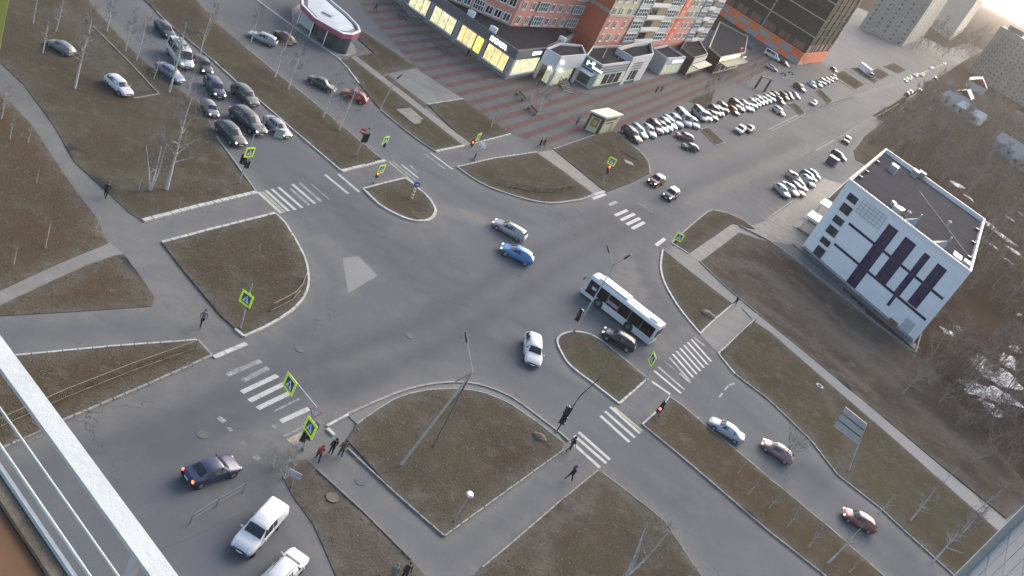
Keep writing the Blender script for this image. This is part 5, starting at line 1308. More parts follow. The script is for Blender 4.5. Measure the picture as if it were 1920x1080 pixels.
    # one-piece version for cars too small to show their parts
    f = MB()
    f.add(body.v, body.f, 0, True)
    idx = {'windscreen': 1, 'rear_window': 1, 'side_window': 1, 'headlight': 2, 'tail_light': 3, 'grille': 4}
    for p, mi in idx.items():
        for t in parts.get(p, []): f.add(t.v, t.f, mi, p in ('headlight', 'tail_light'))
    for x, y, z in out['wpos']: f.tube((x, y-.11, z), (x, y+.11, z), rw, n=10, mi=4)
    f.add(ar.v, ar.f, 4)
    out['far'] = f.mesh(kind+'_far', [CP['grey'], CARGLASS, LAMP_OFF, TAIL_OFF, BLACK])
    _cm[kind] = out; return out
NAMES = {'sedan': 'parked_sedan', 'hatch': 'hatchback', 'wagon': 'estate_car', 'suv': 'sports_utility_car', 'pickup': 'pickup_truck', 'van': 'panel_van'}
def car(kind, paint, front, rear, label, group=None, lights=False, tails=False, detail=True, zc=0.65, lmin=0.9, lmax=1.16, roof=None, name=None):
    K = car_meshes(kind); a, b = G(*front, zc), G(*rear, zc)
    d = a-b; ln = d.length; s = min(max(ln/K['L'], lmin), lmax); c = (a+b)/2; rz = math.atan2(d.y, d.x)
    r = thing(name or ('car' if kind in ('sedan', 'hatch', 'wagon', 'suv') else NAMES[kind]), label, {'van': 'van', 'pickup': 'pickup'}.get(kind, 'car'), (c.x, c.y, 0.012), rz, group)
    r.scale = (s, min(s, 1.08), min(s, 1.06))
    P = CP[paint]
    hm, tm_ = (LAMP_ON if lights else None), (TAIL_ON if tails else None)
    if not detail:
        inst('body', K['far'], r, mats=[P, None, hm, tm_, None]); 
        return r
    inst('body', K['body'], r, mats=[P])
    for me in K['arch']: inst('wheel_arch', me, r)
    for p, l in K['parts'].items():
        for me in l:
            mt = {'headlight': hm, 'tail_light': tm_, 'mirror': P, 'door_handle': P}.get(p)
            inst(p, me, r, mats=[mt] if mt else None)
    for w_ in K['wpos']:
        o = inst('wheel', K['wheel'], r, w_); inst('rim', K['rim'], o)
    if roof:
        st = KINDS[kind]['st']; L = K['L']; m = MB()
        g = [s_ for s_ in st if s_[3]]
        for sg in (1, -1):
            m.tube(((g[0][0]+.03-.5)*L, sg*.56, g[1][3]+.05), ((g[-1][0]-.03-.5)*L, sg*.56, g[-2][3]+.05), 0.022, n=6)
        m.build('roof_rail', BLACK if roof == 'dark' else RIM, r)
    return r

# crossing traffic
car('wagon', 'silver', (926.6, 413), (985.6, 447.4), 'silver estate car crossing the junction behind the blue hatchback', lights=True, roof='dark')
car('hatch', 'blue', (940, 461), (999.8, 490), 'bright blue hatchback crossing the middle of the junction', lights=True)
car('suv', 'black', (1132, 619), (1190, 653), 'black car with one lit headlight beside the white bus', lights=True)
car('wagon', 'white', (1000, 684), (998, 629), 'white car turning towards the lens left of the grassy island', lmax=1.05)
car('sedan', 'navy', (439, 867), (357, 893), 'dark navy sedan with lit red tail lights on the left carriageway', tails=True, lmax=1.2)
car('pickup', 'white', (451, 1030), (521, 953), 'white pickup with covered bed parked by the bare dirt verge', lmax=1.2)
car('wagon', 'white', (565, 1036), (499, 1106), 'white estate car with dark roof rails cut off by the lower edge', roof='dark', lmax=1.2)
car('sedan', 'paleblue', (1337, 788), (1390, 822), 'silver sedan on the lower right service road with pale roof')
car('hatch', 'brick', (1587, 960), (1637, 988), 'dusty red hatchback with a lit headlight between the birches', lights=True)
car('hatch', 'rose', (1435, 829), (1482, 860), 'dull reddish car half hidden by a bare tree behind the silver sedan', lights=True)
car('suv', 'maroon', (1218, 344), (1243, 334), 'maroon car with both headlights lit arriving from the avenue', lights=True, lmax=1.0)
car('suv', 'graphite', (1243, 373), (1272, 357), 'dark off roader with white roof arriving from the avenue', lights=True, lmax=1.0)
g = [o for o in SC.objects if o.get('label', '').startswith('dark off roader')][0]
m = MB(); m.box((-0.45, 0, 1.735), (1.9, 1.2, 0.05)); m.build('white_roof', CP['white'], g)
# north-west queue at the lights
car('hatch', 'dark', (453, 270), (414, 231), 'dark hatchback with lit headlights first at the stop line by the verge', lights=True, tails=True)
car('suv', 'dark', (493, 252), (438, 204), 'long dark car with red rear light in the middle lane of the queue', lights=True, tails=True)
car('suv', 'graphite', (478, 196), (442, 162), 'dark grey estate beside the median behind the silver sedan')
car('sedan', 'silver', (540, 254), (502, 219), 'silver sedan first at the stop line beside the median', lights=True)
car('suv', 'navy', (413, 180), (393, 148), 'dark car with both headlights lit further back in the queue', lights=True)
car('hatch', 'grey', (403, 214), (386, 188), 'small grey car with greenish headlights at the left lane edge', lights=True, lmin=.78)
car('sedan', 'dark', (389, 132), (375, 108), 'dark car with one headlight lit behind the white van', lights=True)
vn = car('van', 'white', (353, 122), (324, 84), 'white van with roof ladder rack in the queue among birches', lights=True, zc=0.9)
m = MB(); m.box((-0.6, 0, 2.42), (1.6, 1.0, 0.18)); m.tube((-1.8, .5, 2.4), (0.8, .5, 2.4), 0.04, n=6); m.tube((-1.8, -.5, 2.4), (0.8, -.5, 2.4), 0.04, n=6); m.build('roof_rack', STEEL, vn)
car('sedan', 'steelblue', (337, 148), (303, 122), 'grey blue car beside the white van close to the birches')
car('hatch', 'dark', (318, 64), (301, 44), 'small dark car at the top of the queue near the left edge', detail=False)
car('suv', 'white', (237, 171), (210, 148), 'white crossover parked on the brown dirt among birches', lmin=.8)
car('hatch', 'grey', (102, 77), (129, 94), 'grey hatchback parked on the dirt in the upper left corner', lmin=.78)
car('sedan', 'graphite', (625, 166), (585, 146), 'dark sedan on the upper service road behind the red car')
car('hatch', 'red', (645, 169), (686, 188), 'red hatchback with red tail lights on the upper service road', tails=True)
car('wagon', 'silver', (474, 62), (513, 79), 'beige grey estate car on the service road beside the pavilion')
car('hatch', 'maroon', (523, 60), (545, 78), 'dark reddish car partly hidden behind the beige grey estate', detail=False)

# the parked rows along the avenue
Q1 = lambda x, y: (1140+x/9, 190+y/9); Q2 = lambda x, y: (1320+x/6.857, 140+y/6.857); Q3 = lambda x, y: (1420+x/6.75, 270+y/6.75)
ROW = 'cars parked side by side along the plaza'
rows = [('suv', 'plum', (1201, 269), (1168, 238), 'dark plum car nearest the kiosk in the first parked row'), ('wagon', 'paleblue', (1211, 258), (1185, 234), 'pale blue estate second from the kiosk in the first parked row'), ('hatch', 'offwhite', (1229, 260), (1204, 231), 'rounded off white car third from the kiosk in the first parked row'),
        ('suv', 'plum', (1239, 252), (1217, 226), 'dark plum car with a light bonnet edge between two white cars'), ('sedan', 'silver', (1251, 251), (1228, 222), 'silver sedan behind the plum car in the first parked row'), ('suv', 'palegreen', (1259, 250), (1235, 220), 'pale green tinted car in the middle of the first parked row'), ('wagon', 'white', (1267, 243), (1242, 217), 'white estate just past the pale green car in the first row'),
        ('suv', 'white', (1278, 241), (1255, 214), 'white crossover three places before the end of the first row'), ('van', 'white', (1294, 240), (1264, 208), 'long white minibus next to last in the first parked row'), ('hatch', 'white', (1310, 243), (1289, 217), 'white hatchback at the far end of the first parked row')]
for k, p, f_, r_, lb in rows: car(k, p, f_, r_, lb, ROW, lmin=0.95, lmax=1.1)
car('suv', 'rose', (1271, 252), (1295, 261), 'pinkish grey crossover with pale roof standing across the first row', lmax=1.05)
car('hatch', 'graphite', (1281, 272), (1307, 279), 'dark hatchback with pale boot beside the pinkish grey crossover', lmax=1.05)
rows2 = [('van', 'palegreen', (1321, 226), (1301, 206), 'pale green van opening the second parked row'), ('hatch', 'white', (1331, 227), (1318, 209), 'white hatchback right beside the pale green van'), ('sedan', 'plum', (1342, 225), (1328, 207), 'dark sedan third in the second parked row'), ('suv', 'dark', (1348, 220), (1330, 198), 'black crossover fourth in the second parked row'), ('wagon', 'graphite', (1356, 221), (1339, 196), 'dark grey estate left of another dark car before the red one'),
         ('suv', 'dark', (1365, 216), (1345, 190), 'black crossover just left of the red car in the second row'), ('hatch', 'red', (1383, 214), (1367, 200), 'red hatchback standing in the middle of the second parked row'), ('suv', 'dark', (1387, 206), (1370, 187), 'black crossover just right of the red car in the second row'), ('sedan', 'silver', (1394, 209), (1378, 191), 'silver sedan second right of the red parked car'),
         ('wagon', 'white', (1405, 207), (1388, 189), 'white estate third right of the red parked car'), ('sedan', 'palegreen', (1412, 209), (1395, 191), 'pale green sedan fourth right of the red parked car'), ('suv', 'white', (1420, 207), (1401, 184), 'white crossover fifth right of the red parked car'), ('hatch', 'paleblue', (1426, 203), (1409, 182), 'pale blue hatchback sixth right of the red parked car'), ('wagon', 'silver', (1432, 199), (1415, 179), 'silver estate seventh right of the red parked car'),
         ('sedan', 'white', (1439, 198), (1423, 177), 'white sedan eighth right of the red parked car'), ('hatch', 'palegreen', (1446, 195), (1430, 176), 'pale green hatchback ninth right of the red parked car'), ('suv', 'white', (1453, 193), (1437, 174), 'white crossover last but one in the second parked row'), ('suv', 'maroon', (1461, 189), (1445, 173), 'dark maroon crossover closing the second parked row')]
for k, p, f_, r_, lb in rows2: car(k, p, f_, r_, lb, ROW, detail=False, lmin=0.95, lmax=1.1)
car('suv', 'white', (1470, 216), (1450, 201), 'white crossover alone in the lane by the planted strip', detail=False, lmax=1.05)
car('suv', 'plum', (1467, 193), (1455, 184), 'dark car behind the lone white crossover', detail=False, lmax=1.05)
car('suv', 'white', (1378, 249), (1396, 239), 'white crossover with bright roof leaving the parking bays', detail=False, lmax=1.05)
car('hatch', 'dark', (1397, 246), (1412, 238), 'dark hatchback directly behind the leaving white crossover', detail=False, lmax=1.05)
car('hatch', 'silver', (1519, 197), (1531, 190), 'silver hatchback alone in the next parking pocket', detail=False, lmax=1.05)
for k, p, f_, r_, lb in (('suv', 'dark', (1478, 187), (1461, 174), 'black car leftmost of the three parked before the maroon one'), ('suv', 'graphite', (1487, 185), (1470, 173), 'dark grey car in the middle of the three parked before the maroon one'), ('hatch', 'paleblue', (1499, 184), (1483, 173), 'pale blue car rightmost of the three parked before the maroon one'), ('suv', 'maroon', (1508, 172), (1490, 158), 'maroon car with white boot in the far parking pocket'),
                         ('hatch', 'white', (1531, 166), (1515, 151), 'white hatchback leftmost of the far tight row of six'), ('sedan', 'silver', (1543, 167), (1527, 148), 'silver sedan second in the far tight row of six'), ('suv', 'white', (1549, 163), (1534, 145), 'white crossover third in the far tight row of six'), ('wagon', 'dark', (1556, 160), (1544, 143), 'dark estate fourth in the far tight row of six'), ('hatch', 'palegreen', (1563, 158), (1551, 141), 'pale green hatchback fifth in the far tight row of six'), ('sedan', 'white', (1570, 153), (1557, 137), 'white sedan rightmost in the far tight row of six')):
    car(k, p, f_, r_, lb, 'cars parked in the far pockets of the avenue', detail=False, lmax=1.1)
car('van', 'white', (1463, 115), (1432, 97), 'white minibus parked before the orange chequered base', detail=False)
car('suv', 'plum', (1478, 124), (1462, 113), 'dark car parked behind the white minibus', detail=False)
car('sedan', 'silver', (1458, 133), (1435, 121), 'silver sedan on the plaza below the white minibus', detail=False)
car('hatch', 'dark', (1568, 134), (1559, 127), 'small dark car on the far lot beyond the tight row', detail=False)
# far traffic on the avenue
for f_, r_, p, lb, li in (((1694, 153), (1703, 148), 'white', 'white car with bright headlights nearest in the far oncoming traffic', True), ((1701, 149), (1709, 145), 'dark', 'dark car with lights close behind the nearest far white car', True), ((1713, 144), (1720, 140), 'paleblue', 'pale blue car in the far oncoming traffic', False), ((1725, 143), (1731, 139), 'silver', 'silver car in the far oncoming traffic', False),
                          ((1743, 130), (1748, 127), 'white', 'small white car far down the avenue', False), ((1768, 122), (1774, 117), 'white', 'farthest car with dazzling lights on the avenue', True), ((1704, 174), (1697, 180), 'red', 'red car driving away on the far avenue', False), ((1710, 171), (1703, 176), 'offwhite', 'off white car just ahead of the far red car', False), ((1727, 169), (1721, 173), 'silver', 'silver car driving away by the wood', False), ((1756, 146), (1750, 150), 'dark', 'dark car driving away far down the avenue', False)):
    car('suv', p, f_, r_, lb, 'traffic far along the avenue', detail=False, lights=li, lmax=1.1)
# office car park
for k, p, f_, r_, lb in (('hatch', 'palegreen', Q3(410, 690), Q3(215, 500), 'pale green hatchback nearest the marked bays in the office row'), ('sedan', 'white', Q3(505, 650), Q3(330, 490), 'white sedan second in the office car park row'), ('wagon', 'dark', Q3(575, 655), Q3(430, 495), 'dark estate third in the office car park row'), ('hatch', 'silver', Q3(620, 590), Q3(470, 460), 'silver hatchback fourth in the office car park row'),
                         ('suv', 'white', Q3(705, 540), Q3(570, 410), 'white crossover fifth in the office car park row'), ('suv', 'beige', Q3(520, 440), Q3(405, 390), 'beige car behind the fourth car in the office row'), ('wagon', 'graphite', Q3(750, 470), Q3(560, 340), 'grey estate last but one in the office car park row'), ('hatch', 'palegreen', Q3(790, 430), Q3(640, 330), 'pale green car closing the office car park row')):
    car(k, p, f_, r_, lb, 'cars parked in front of the office', lmax=1.1)
car('wagon', 'dark', Q3(1125, 205), Q3(950, 85), 'dark car parked alone by the office lawn')
car('suv', 'graphite', (1580, 275), (1593, 253), 'dark crossover with white roof at the avenue edge above the office')
g = SC.objects[-1]
# motorbikes
for px, lb in (((1468, 141), 'dark motorbike leaning left on the plaza'), ((1482, 139), 'dark motorbike leaning right on the plaza')):
    g = G(*px); r = thing('motorbike', lb, 'motorbike', g, random.uniform(0, 3), 'motorbikes on the plaza')
    for x in (-0.65, 0.65):
        m = MB(); m.tube((x, -0.06, 0.32), (x, 0.06, 0.32), 0.32, n=14); m.build('wheel', TYRE, r)
    m = MB(); m.ball((0.1, 0, 0.75), 0.32, 8, 6, sc=(1.3, .6, .8)); m.tube((-0.65, 0, .32), (0.2, 0, .7), .05); m.tube((.65, 0, .32), (.35, 0, 1.0), .04); m.build('body', CP['steelblue'], r)
    m = MB(); m.ball((-0.35, 0, 0.86), 0.28, 8, 5, sc=(1.3, .55, .35)); m.build('seat', BLACK, r)
    m = MB(); m.tube((.35, -.35, 1.05), (.35, .35, 1.05), .025); m.build('handlebar', STEEL, r)
# box lorry
a, b = G(1636, 147, 1.0), G(1608, 124, 1.0); d = a-b; c = (a+b)/2
lo = thing('box_lorry', 'white box lorry parked far up the avenue beside planted strips', 'lorry', (c.x, c.y, 0.01), math.atan2(d.y, d.x)); LL = min(d.length, 11)
m = MB(); m.box((-1.2, 0, 2.2), (LL-2.6, 2.4, 2.5)); m.build('cargo_box', WHITE, lo)
m = MB(); m.prism([(-LL/2, -1.1), (LL/2, -1.1), (LL/2, 1.1), (-LL/2, 1.1)], 0.6, 0.9); m.build('chassis', BLACK, lo)
m = MB(); m.prism([(LL/2-2.2, -1.1), (LL/2-.15, -1.0), (LL/2-.15, 1.0), (LL/2-2.2, 1.1)], 0.9, 2.5); cb = m.build('cab', CP['paleblue'], lo)
m = MB(); m.box((LL/2-.14, 0, 2.0), (.06, 1.9, .7)); m.build('windscreen', CARGLASS, cb)
for x in (LL/2-1.2, -LL/2+2, -LL/2+3.1):
    for y in (-1, 1):
        m = MB(); m.tube((x, y*1.12, .48), (x, y*.82, .48), .48, n=14); m.build('wheel', TYRE, lo)

# --- the bus
fl, rl_ = G(1086.5, 546, 0.3), G(1215.5, 647, 0.3); d = (fl-rl_); BL = d.length; d.normalize(); side = Vector((d.y, -d.x, 0))
if PJ(fl+side)[0] < PJ(fl)[0]: side = -side
BW = 2.55*BL/11.8; c = (fl+rl_)/2+side*BW/2; c.z = 0.01
bus = thing('city_bus', 'white low floor city bus with dark window band turning in the junction', 'bus', c, math.atan2(d.y, d.x))
BH = 2.95; BUSW = mat('bus_white', (0.40, 0.41, 0.41), 0.45, 0.06, 0.6, coat=0.15, dirt=(0.32, 0.325, 0.32))
sgn = 1 if Vector((-d.y, d.x, 0)).dot(side) < 0 else -1   # local y of the side turned to the lens
h, w2 = BL/2, BW/2
prof = [(-w2, .30), (-w2, 1.0), (-w2*1.0, 2.3), (-w2*.97, 2.6), (-w2*.88, 2.85), (-w2*.7, BH), (0, BH+.04)]
prof = prof+[(-y, z) for y, z in prof[:-1]][::-1]
m = MB(); xs = [(-h, .96), (-h+.12, 1.0), (h-.9, 1.0), (h-.35, .985), (h-.02, .90)]
rings = []
for x, s in xs: rings += [Vector((x-(0.16*max(0, z-1.0) if x > h-.5 else 0), y*s, .30+(z-.30)*(1 if abs(x) < h-.3 else .985))) for y, z in prof]
n_ = len(prof); fs = []
for i in range(len(xs)-1):
    for j in range(n_): fs.append((i*n_+j, i*n_+(j+1) % n_, (i+1)*n_+(j+1) % n_, (i+1)*n_+j))
fs += [tuple(range(n_)), tuple(range((len(xs))*n_-1, (len(xs)-1)*n_-1, -1))]
m.add(rings, fs, 0, False); m.build('body', BUSW, bus)
BG = mat('bus_glass', (0.014, 0.010, 0.011), 0.10, 0.3, 0.5)
for sg in (1, -1):
    e = [-h+.25, -h+2.0, -h+3.75, -h+5.3, -h+6.9, h-3.5, h-2.05, h-.55]
    for i in range(7):
        m = MB(); hi = (2.52 if i > 0 else 2.50); lo_ = (1.12 if i < 6 else .78)
        m.box(((e[i]+e[i+1])/2, sg*(w2+.008), (hi+lo_)/2), (e[i+1]-e[i]-.035, .03, hi-lo_)); m.build('window', BG, bus)
m = MB(); m.add([(h+.01, -w2*.86, .95), (h+.01, w2*.86, .95), (h-.22, w2*.82, 2.35), (h-.22, -w2*.82, 2.35)], [(0, 1, 2, 3)]); m.build('windscreen', BG, bus)
m = MB(); m.box((-h-.012, 0, 1.9), (.03, BW*.8, .95)); m.build('rear_window', BG, bus)
m = MB(); m.box((h-1.45, sgn*(w2+.03), 1.75), (.62, .02, .38), 0); m.build('route_board', mat('route_board', (0.35, 0.33, 0.36), 0.5, .3, 5), bus)
m = MB(); m.box((-h+6.15, sgn*(w2+.03), 1.6), (1.5, .02, .42), 0); m.build('window_poster', mat('window_poster', (0.22, 0.17, 0.17), 0.5, .3, 4), bus)
rw = .52
for x in (h-2.75, -h+3.2):
    for sg in (1, -1):
        m = MB(); m.tube((x, sg*(w2-.3), rw), (x, sg*(w2+.012), rw), rw, n=22); o = m.build('wheel', TYRE, bus)
        m = MB(); m.tube((x, sg*(w2+.005), rw), (x, sg*(w2+.03), rw), rw*.55, n=16); m.build('rim', mm('bus_rim', (.10, .095, .09), .5, .2, 3), o)
for x in (h-2.75, -h+3.2):
    for sg in (1, -1):
        m = MB(); m.tube((x, sg*(w2-.3), rw+.03), (x, sg*(w2+.004), rw+.03), rw*1.2, n=22); m.build('wheel_arch', BLACK, bus)
m = MB(); m.prism([(-.2, -w2*.6), (h-1.3, -w2*.62), (h-1.3, w2*.62), (-.2, w2*.6)], BH+.02, BH+.20); m.build('roof_unit', BUSW, bus)
m = MB(); m.prism([(-h+.6, -w2*.5), (-h+1.7, -w2*.5), (-h+1.7, w2*.5), (-h+.6, w2*.5)], BH+.03, BH+.10); m.build('roof_hatch', BUSW, bus)
m = MB()
for q in ((-1.75, -.2), (-1.45, .05), (-1.75, .3), (-1.15, -.1), (-1.2, .35)): m.box((q[0], q[1]*1.2, BH+.045), (.22, .2, .03))
m.build('roof_marks', mat('roof_mark', (.06, .08, .08), .6, .1), bus)
for sg in (1, -1):
    m = MB(); m.tube((h-.25, sg*w2*.95, 2.55), (h+.22, sg*w2*1.12, 2.35), .03); m.box((h+.22, sg*w2*1.14, 2.15), (.1, .22, .4)); m.build('mirror', BLACK, bus)
    m = MB(); m.ball((h-.03, sg*w2*.72, .68), .14, 8, 5, sc=(.5, 1.3, .8)); m.build('headlight', LAMP_OFF, bus)
    m = MB(); m.box((-h-.01, sg*w2*.82, .95), (.04, .16, .4)); m.build('tail_light', TAIL_OFF, bus)
m = MB(); m.box((h-.02, 0, .45), (.14, BW*.86, .26)); m.build('bumper', BUSW, bus)
m = MB(); m.box((-h-.03, 0, .8), (.03, .52, .12)); m.build('number_plate', PLATE, bus)
m = MB(); m.box((-h-.01, sgn*w2*.3, 1.25), (.03, .8, .3)); m.build('engine_grille', DSTEEL, bus)
# ------------------------------------------------------------------ street furniture
FLUO = mat('fluorescent_yellow', (0.42, 0.55, 0.03), 0.6, 0.0, emit=(0.5, 0.8, 0.0), es=0.04); SBLUE = mat('sign_blue', (0.02, 0.06, 0.16), 0.5, 0.05); SWHITE = mat('sign_white', (0.55, 0.56, 0.56), 0.5, 0.04); SRED = mat('sign_red', (0.40, 0.02, 0.03), 0.5, 0.05); SBACK = mat('sign_back_grey', (0.22, 0.23, 0.23), 0.6, 0.1)
REDL = mat('red_signal_lit', (0.6, 0.05, 0.03), 0.4, 0.0, emit=(1.0, 0.09, 0.05), es=1.3); LENS = mat('signal_lens_dark', (0.03, 0.03, 0.03), 0.3, 0.0)
def plate_part(m, poly, y, th, mi=0):
    n = len(poly); vs = [(p[0], y, p[1]) for p in poly]+[(p[0], y-th, p[1]) for p in poly]
    m.add(vs, [tuple(range(n-1, -1, -1)), tuple(range(n, 2*n))]+[(i, (i+1) % n, n+(i+1) % n, n+i) for i in range(n)], mi)
_sg = {}
def crossing_sign(parent, loc, face, s=1.0):
    """square crossing sign facing local -y after rotation; parts: border, blue field, triangle, figure"""
    if not _sg:
        b = 0.62; m = MB(); plate_part(m, [(-b, -b), (b, -b), (b, b), (-b, b)], 0.02, 0.03); _sg['sign'] = m.mesh('crossing_sign', [FLUO])
        b = 0.42; m = MB(); plate_part(m, [(-b, -b), (b, -b), (b, b), (-b, b)], -0.012, 0.012); _sg['field'] = m.mesh('blue_field', [SBLUE])
        m = MB(); plate_part(m, [(-.34, -.30), (.34, -.30), (0, .34)], -0.027, 0.01); _sg['tri'] = m.mesh('white_triangle', [SWHITE])
        m = MB(); plate_part(m, [(-.03, .10), (.03, .10), (.05, .04), (.10, -.05), (.07, -.07), (.03, -.02), (.04, -.10), (.12, -.26), (.07, -.28), (0, -.14), (-.07, -.28), (-.12, -.26), (-.04, -.10), (-.04, -.02), (-.09, -.06), (-.10, -.03)], -0.04, 0.008)
        m.ball((0, -.045, .145), .035, 8, 5, sc=(1, .2, 1)); _sg['fig'] = m.mesh('walking_figure', [BLACK])
    o = inst('crossing_sign', _sg['sign'], parent, loc, face); o.scale = (s, s, s)
    for k in ('field', 'tri', 'fig'): inst(_sg[k].name.split('.')[0], _sg[k], o)
    return o
def signal_head(parent, loc, face, lit='red', s=1.0):
    m = MB(); m.box((0, 0, 0), (.36, .26, 1.0)); m.box((0, 0.16, 0), (.5, .03, 1.15)); o = m.build('signal_head', BLACK, parent, loc, face); o.scale = (s, s, s)
    for k, z in enumerate((.32, 0, -.32)):
        m = MB(); m.tube((0, -.12, z), (0, -.15, z), .125 if not (lit and k == 0) else .15, n=12)
        m.tube((0, -.13, z+.02), (0, -.30, z-.02), .15, .15, n=10, cap=False); m.build('lens', REDL if (lit and k == 0) else LENS, o)
    return o
def facing(g, toward=None, yaw=0.0):      # rotation so that local -y looks to the lens side, turned by yaw
    return math.atan2(-g.y, -g.x)+math.pi/2+yaw
def yaw_for(g, px, dx, dy):      # turn a board so that its horizontal edges run along (dx, dy) as seen from the street survey
    q = at_px(g, px, 0)+Vector((g.x, g.y, 0)); b = (9, 0); p0 = PJ(q)
    for k in range(0, 360, 2):
        a = R(k); p1 = PJ(q+Vector((math.cos(a), math.sin(a), 0))*.3); e = Vector((p1[0]-p0[0], p1[1]-p0[1])); d = Vector((dx, dy))
        if e.dot(d) <= 0: continue
        s = abs(e.x*d.y-e.y*d.x)/e.length/d.length
        if s < b[0]: b = (s, a)
    return b[1]
def post(base, h, label, cat, name, r=0.07, m_=None, lean=None):
    g = G(*base); rt_ = thing(name, label, cat, (g.x, g.y, 0))
    m = MB(); m.tube((0, 0, 0), ((lean[0], lean[1], h) if lean else (0, 0, h)), r, r*.75, n=10); m.build('pole', m_ or STEEL, rt_)
    m = MB(); m.tube((0, 0, 0), (0, 0, .25), r*1.9, r*1.5, n=10); m.build('foot', CONCD, rt_)
    return rt_, g
def at_px(g, px, zg):      # local offset & height of something at px hanging near the pole at g (same distance from the lens as the pole's axis)
    n = Vector((g.x, g.y, 0)).normalized(); d = Vector((px[0]-960.0, px[1]-540.0, FPX)); w_ = Vector((d.dot(RTC), d.dot(FWC), d.dot(UPC)))
    t = Vector((g.x, g.y, 0)).dot(n)/w_.dot(n); p = Vector((0, 0, CH))+w_*t
    return p-Vector((g.x, g.y, 0))
def sigpost(base, top, label, signs=(), heads=(), arms=(), extra=None, r=0.07, mt=None, yaw=0.0):
    g = G(*base); tp = at_px(g, top, 0); h = tp.z
    rt_, g = post(base, h, label, 'traffic light' if heads else 'sign post', 'traffic_light' if heads else 'sign_post', r, mt, lean=(tp.x, tp.y))
    fz = facing(g, yaw=yaw); tow = Vector((-g.x, -g.y, 0)).normalized()*0.22
    for (px, s, yw) in signs:
        q = at_px(g, px, 0)+tow; o = crossing_sign(rt_, q, yaw_for(g, px, *yw), s)
        m = MB(); m.box((0, 0.11, 0), (.06, .18, .1)); m.build('bracket', STEEL, o)
    for (px, lit, yw, s) in heads:
        q = at_px(g, px, 0)+tow*.8; o = signal_head(rt_, q, fz+yw, lit, s)
    for (p, q_) in arms:
        a, b = at_px(g, p, 0), at_px(g, q_, 0); m = MB(); m.tube(a, b, r*.75, r*.55, n=8); m.build('arm', mt or STEEL, rt_)
    return rt_, g
r1, g1 = sigpost((448, 345), (477, 252), 'traffic light with yellow bordered crossing sign at the upper left stop line', [((469, 284), .95, (70, -5))], [((457, 298), None, .8, 1), ((464, 307), None, -.6, .8)], [((477, 252), (519, 241)), ((490, 249), (499, 216))])
q = at_px(g1, (524, 251), 0); m = MB(); m.box((0, 0, 0), (.95, .05, .95)); m.build('sign_back', mm('sign_back_green', (.20, .25, .21), .6, .1, 1), r1, q, facing(g1)+.2)
r2, g2 = sigpost((667, 294), (688, 246), 'traffic light with round red sign on the median near the service road', [], [((684, 259), None, .9, 1.0), ((688, 256), None, -.9, 1.0)], [], mt=STEEL)
q = at_px(g2, (682, 247), 0); m = MB(); m.tube((0, -.02, 0), (0, .02, 0), .42, n=18); o = m.build('no_entry_sign', SRED, r2, q, facing(g2)); m = MB(); m.box((0, -.035, 0), (.6, .02, .16)); m.build('white_bar', SWHITE, o)
sigpost((714, 300), (724, 252), 'crossing sign over a dark box on the service road side', [((724, 262), .9, (40, -8))], [((722, 271), None, .6, .6)], [])
sigpost((700, 344), (716, 308), 'crossing sign with small red signal by the striped bollard island', [((716, 316), .95, (60, -10))], [((708, 327), 'red', 0, .75)], [])
sigpost((890, 297), (902, 248), 'crossing sign with red signal at the plaza corner', [((898, 256), .9, (32, -8))], [((886, 268), 'red', .3, .75), ((893, 292), None, .8, .6)], [])
g = SC.objects[-1]
r6, g6 = sigpost((889, 302), (906, 264), 'grey post with small white boards beside the plaza crossing sign', [], [], [])
for px in ((904, 270), (907, 275)):
    q = at_px(g6, px, 0); m = MB(); m.box((0, 0, 0), (.7, .04, .5)); m.build('board', SWHITE, r6, q, facing(g6)+.6)
sigpost((1126, 352), (1146, 306), 'crossing sign above a lit red signal on the kiosk lawn', [((1148, 302), 1.0, (45, 22))], [((1142, 315), 'red', 0, .9), ((1140, 322), None, .9, .7)], [])
sigpost((1262, 461), (1274, 437), 'crossing sign on short post at the path by the office lawn', [((1274, 444), 1.0, (35, 15))], [((1268, 452), None, 1.0, .55)], [])
sigpost((450, 618), (473, 533), 'crossing sign on thin post at the rounded left lawn', [((463, 558), 1.0, (46, 35))], [((468, 570), None, 1.2, .7)], [])
r9, g9 = sigpost((567, 844), (593, 763), 'traffic light with arm and two crossing signs over the left zebra', [((583, 798), 1.05, (65, 82)), ((545, 717), 1.05, (70, 90))], [((571, 816), None, 1.4, .9), ((583, 813), None, .3, .8)], [((593, 763), (541, 699))])
q = at_px(g9, (590, 776), 0); m = MB(); plate_part(m, [(-.5, .4), (.5, .4), (0, -.45)], 0, .03); o = m.build('yield_sign', SRED, r9, q, facing(g9)); m = MB(); plate_part(m, [(-.38, .34), (.38, .34), (0, -.31)], -.035, .01); m.build('white_field', mat('sign_pinkish_white', (.5, .44, .46), .5, .05), o)
q = at_px(g9, (595, 797), 0); m = MB(); m.box((0, 0, 0), (.45, .04, .6)); m.build('blue_board', mat('sign_blue_pale', (.08, .12, .30), .5, .05), r9, q, facing(g9)-.6)  # small board in a paler blue than the crossing signs
r10, g10 = sigpost((1211, 714), (1227, 664), 'crossing sign seen edge on between bus and zebra', [((1224, 672), 1.0, (30, 70))], [], [])
r11, g11 = sigpost((1234, 782), (1257, 744), 'traffic light with red lamp lit at the tip of the lower right median', [], [((1237, 767), 'red', .1, .8), ((1246, 757), None, .9, .8)], [], mt=mat('green_grey_post', (.10, .17, .15), .6, .2, 3))
r12, g12 = sigpost((1042, 811), (1088, 742), 'tall dark traffic light post with long arm over the lower road', [], [((1058, 785), None, 1.0, 1.0), ((1066, 768), None, -.8, 1.0)], [((1088, 742), (1129, 705))], mt=DSTEEL)
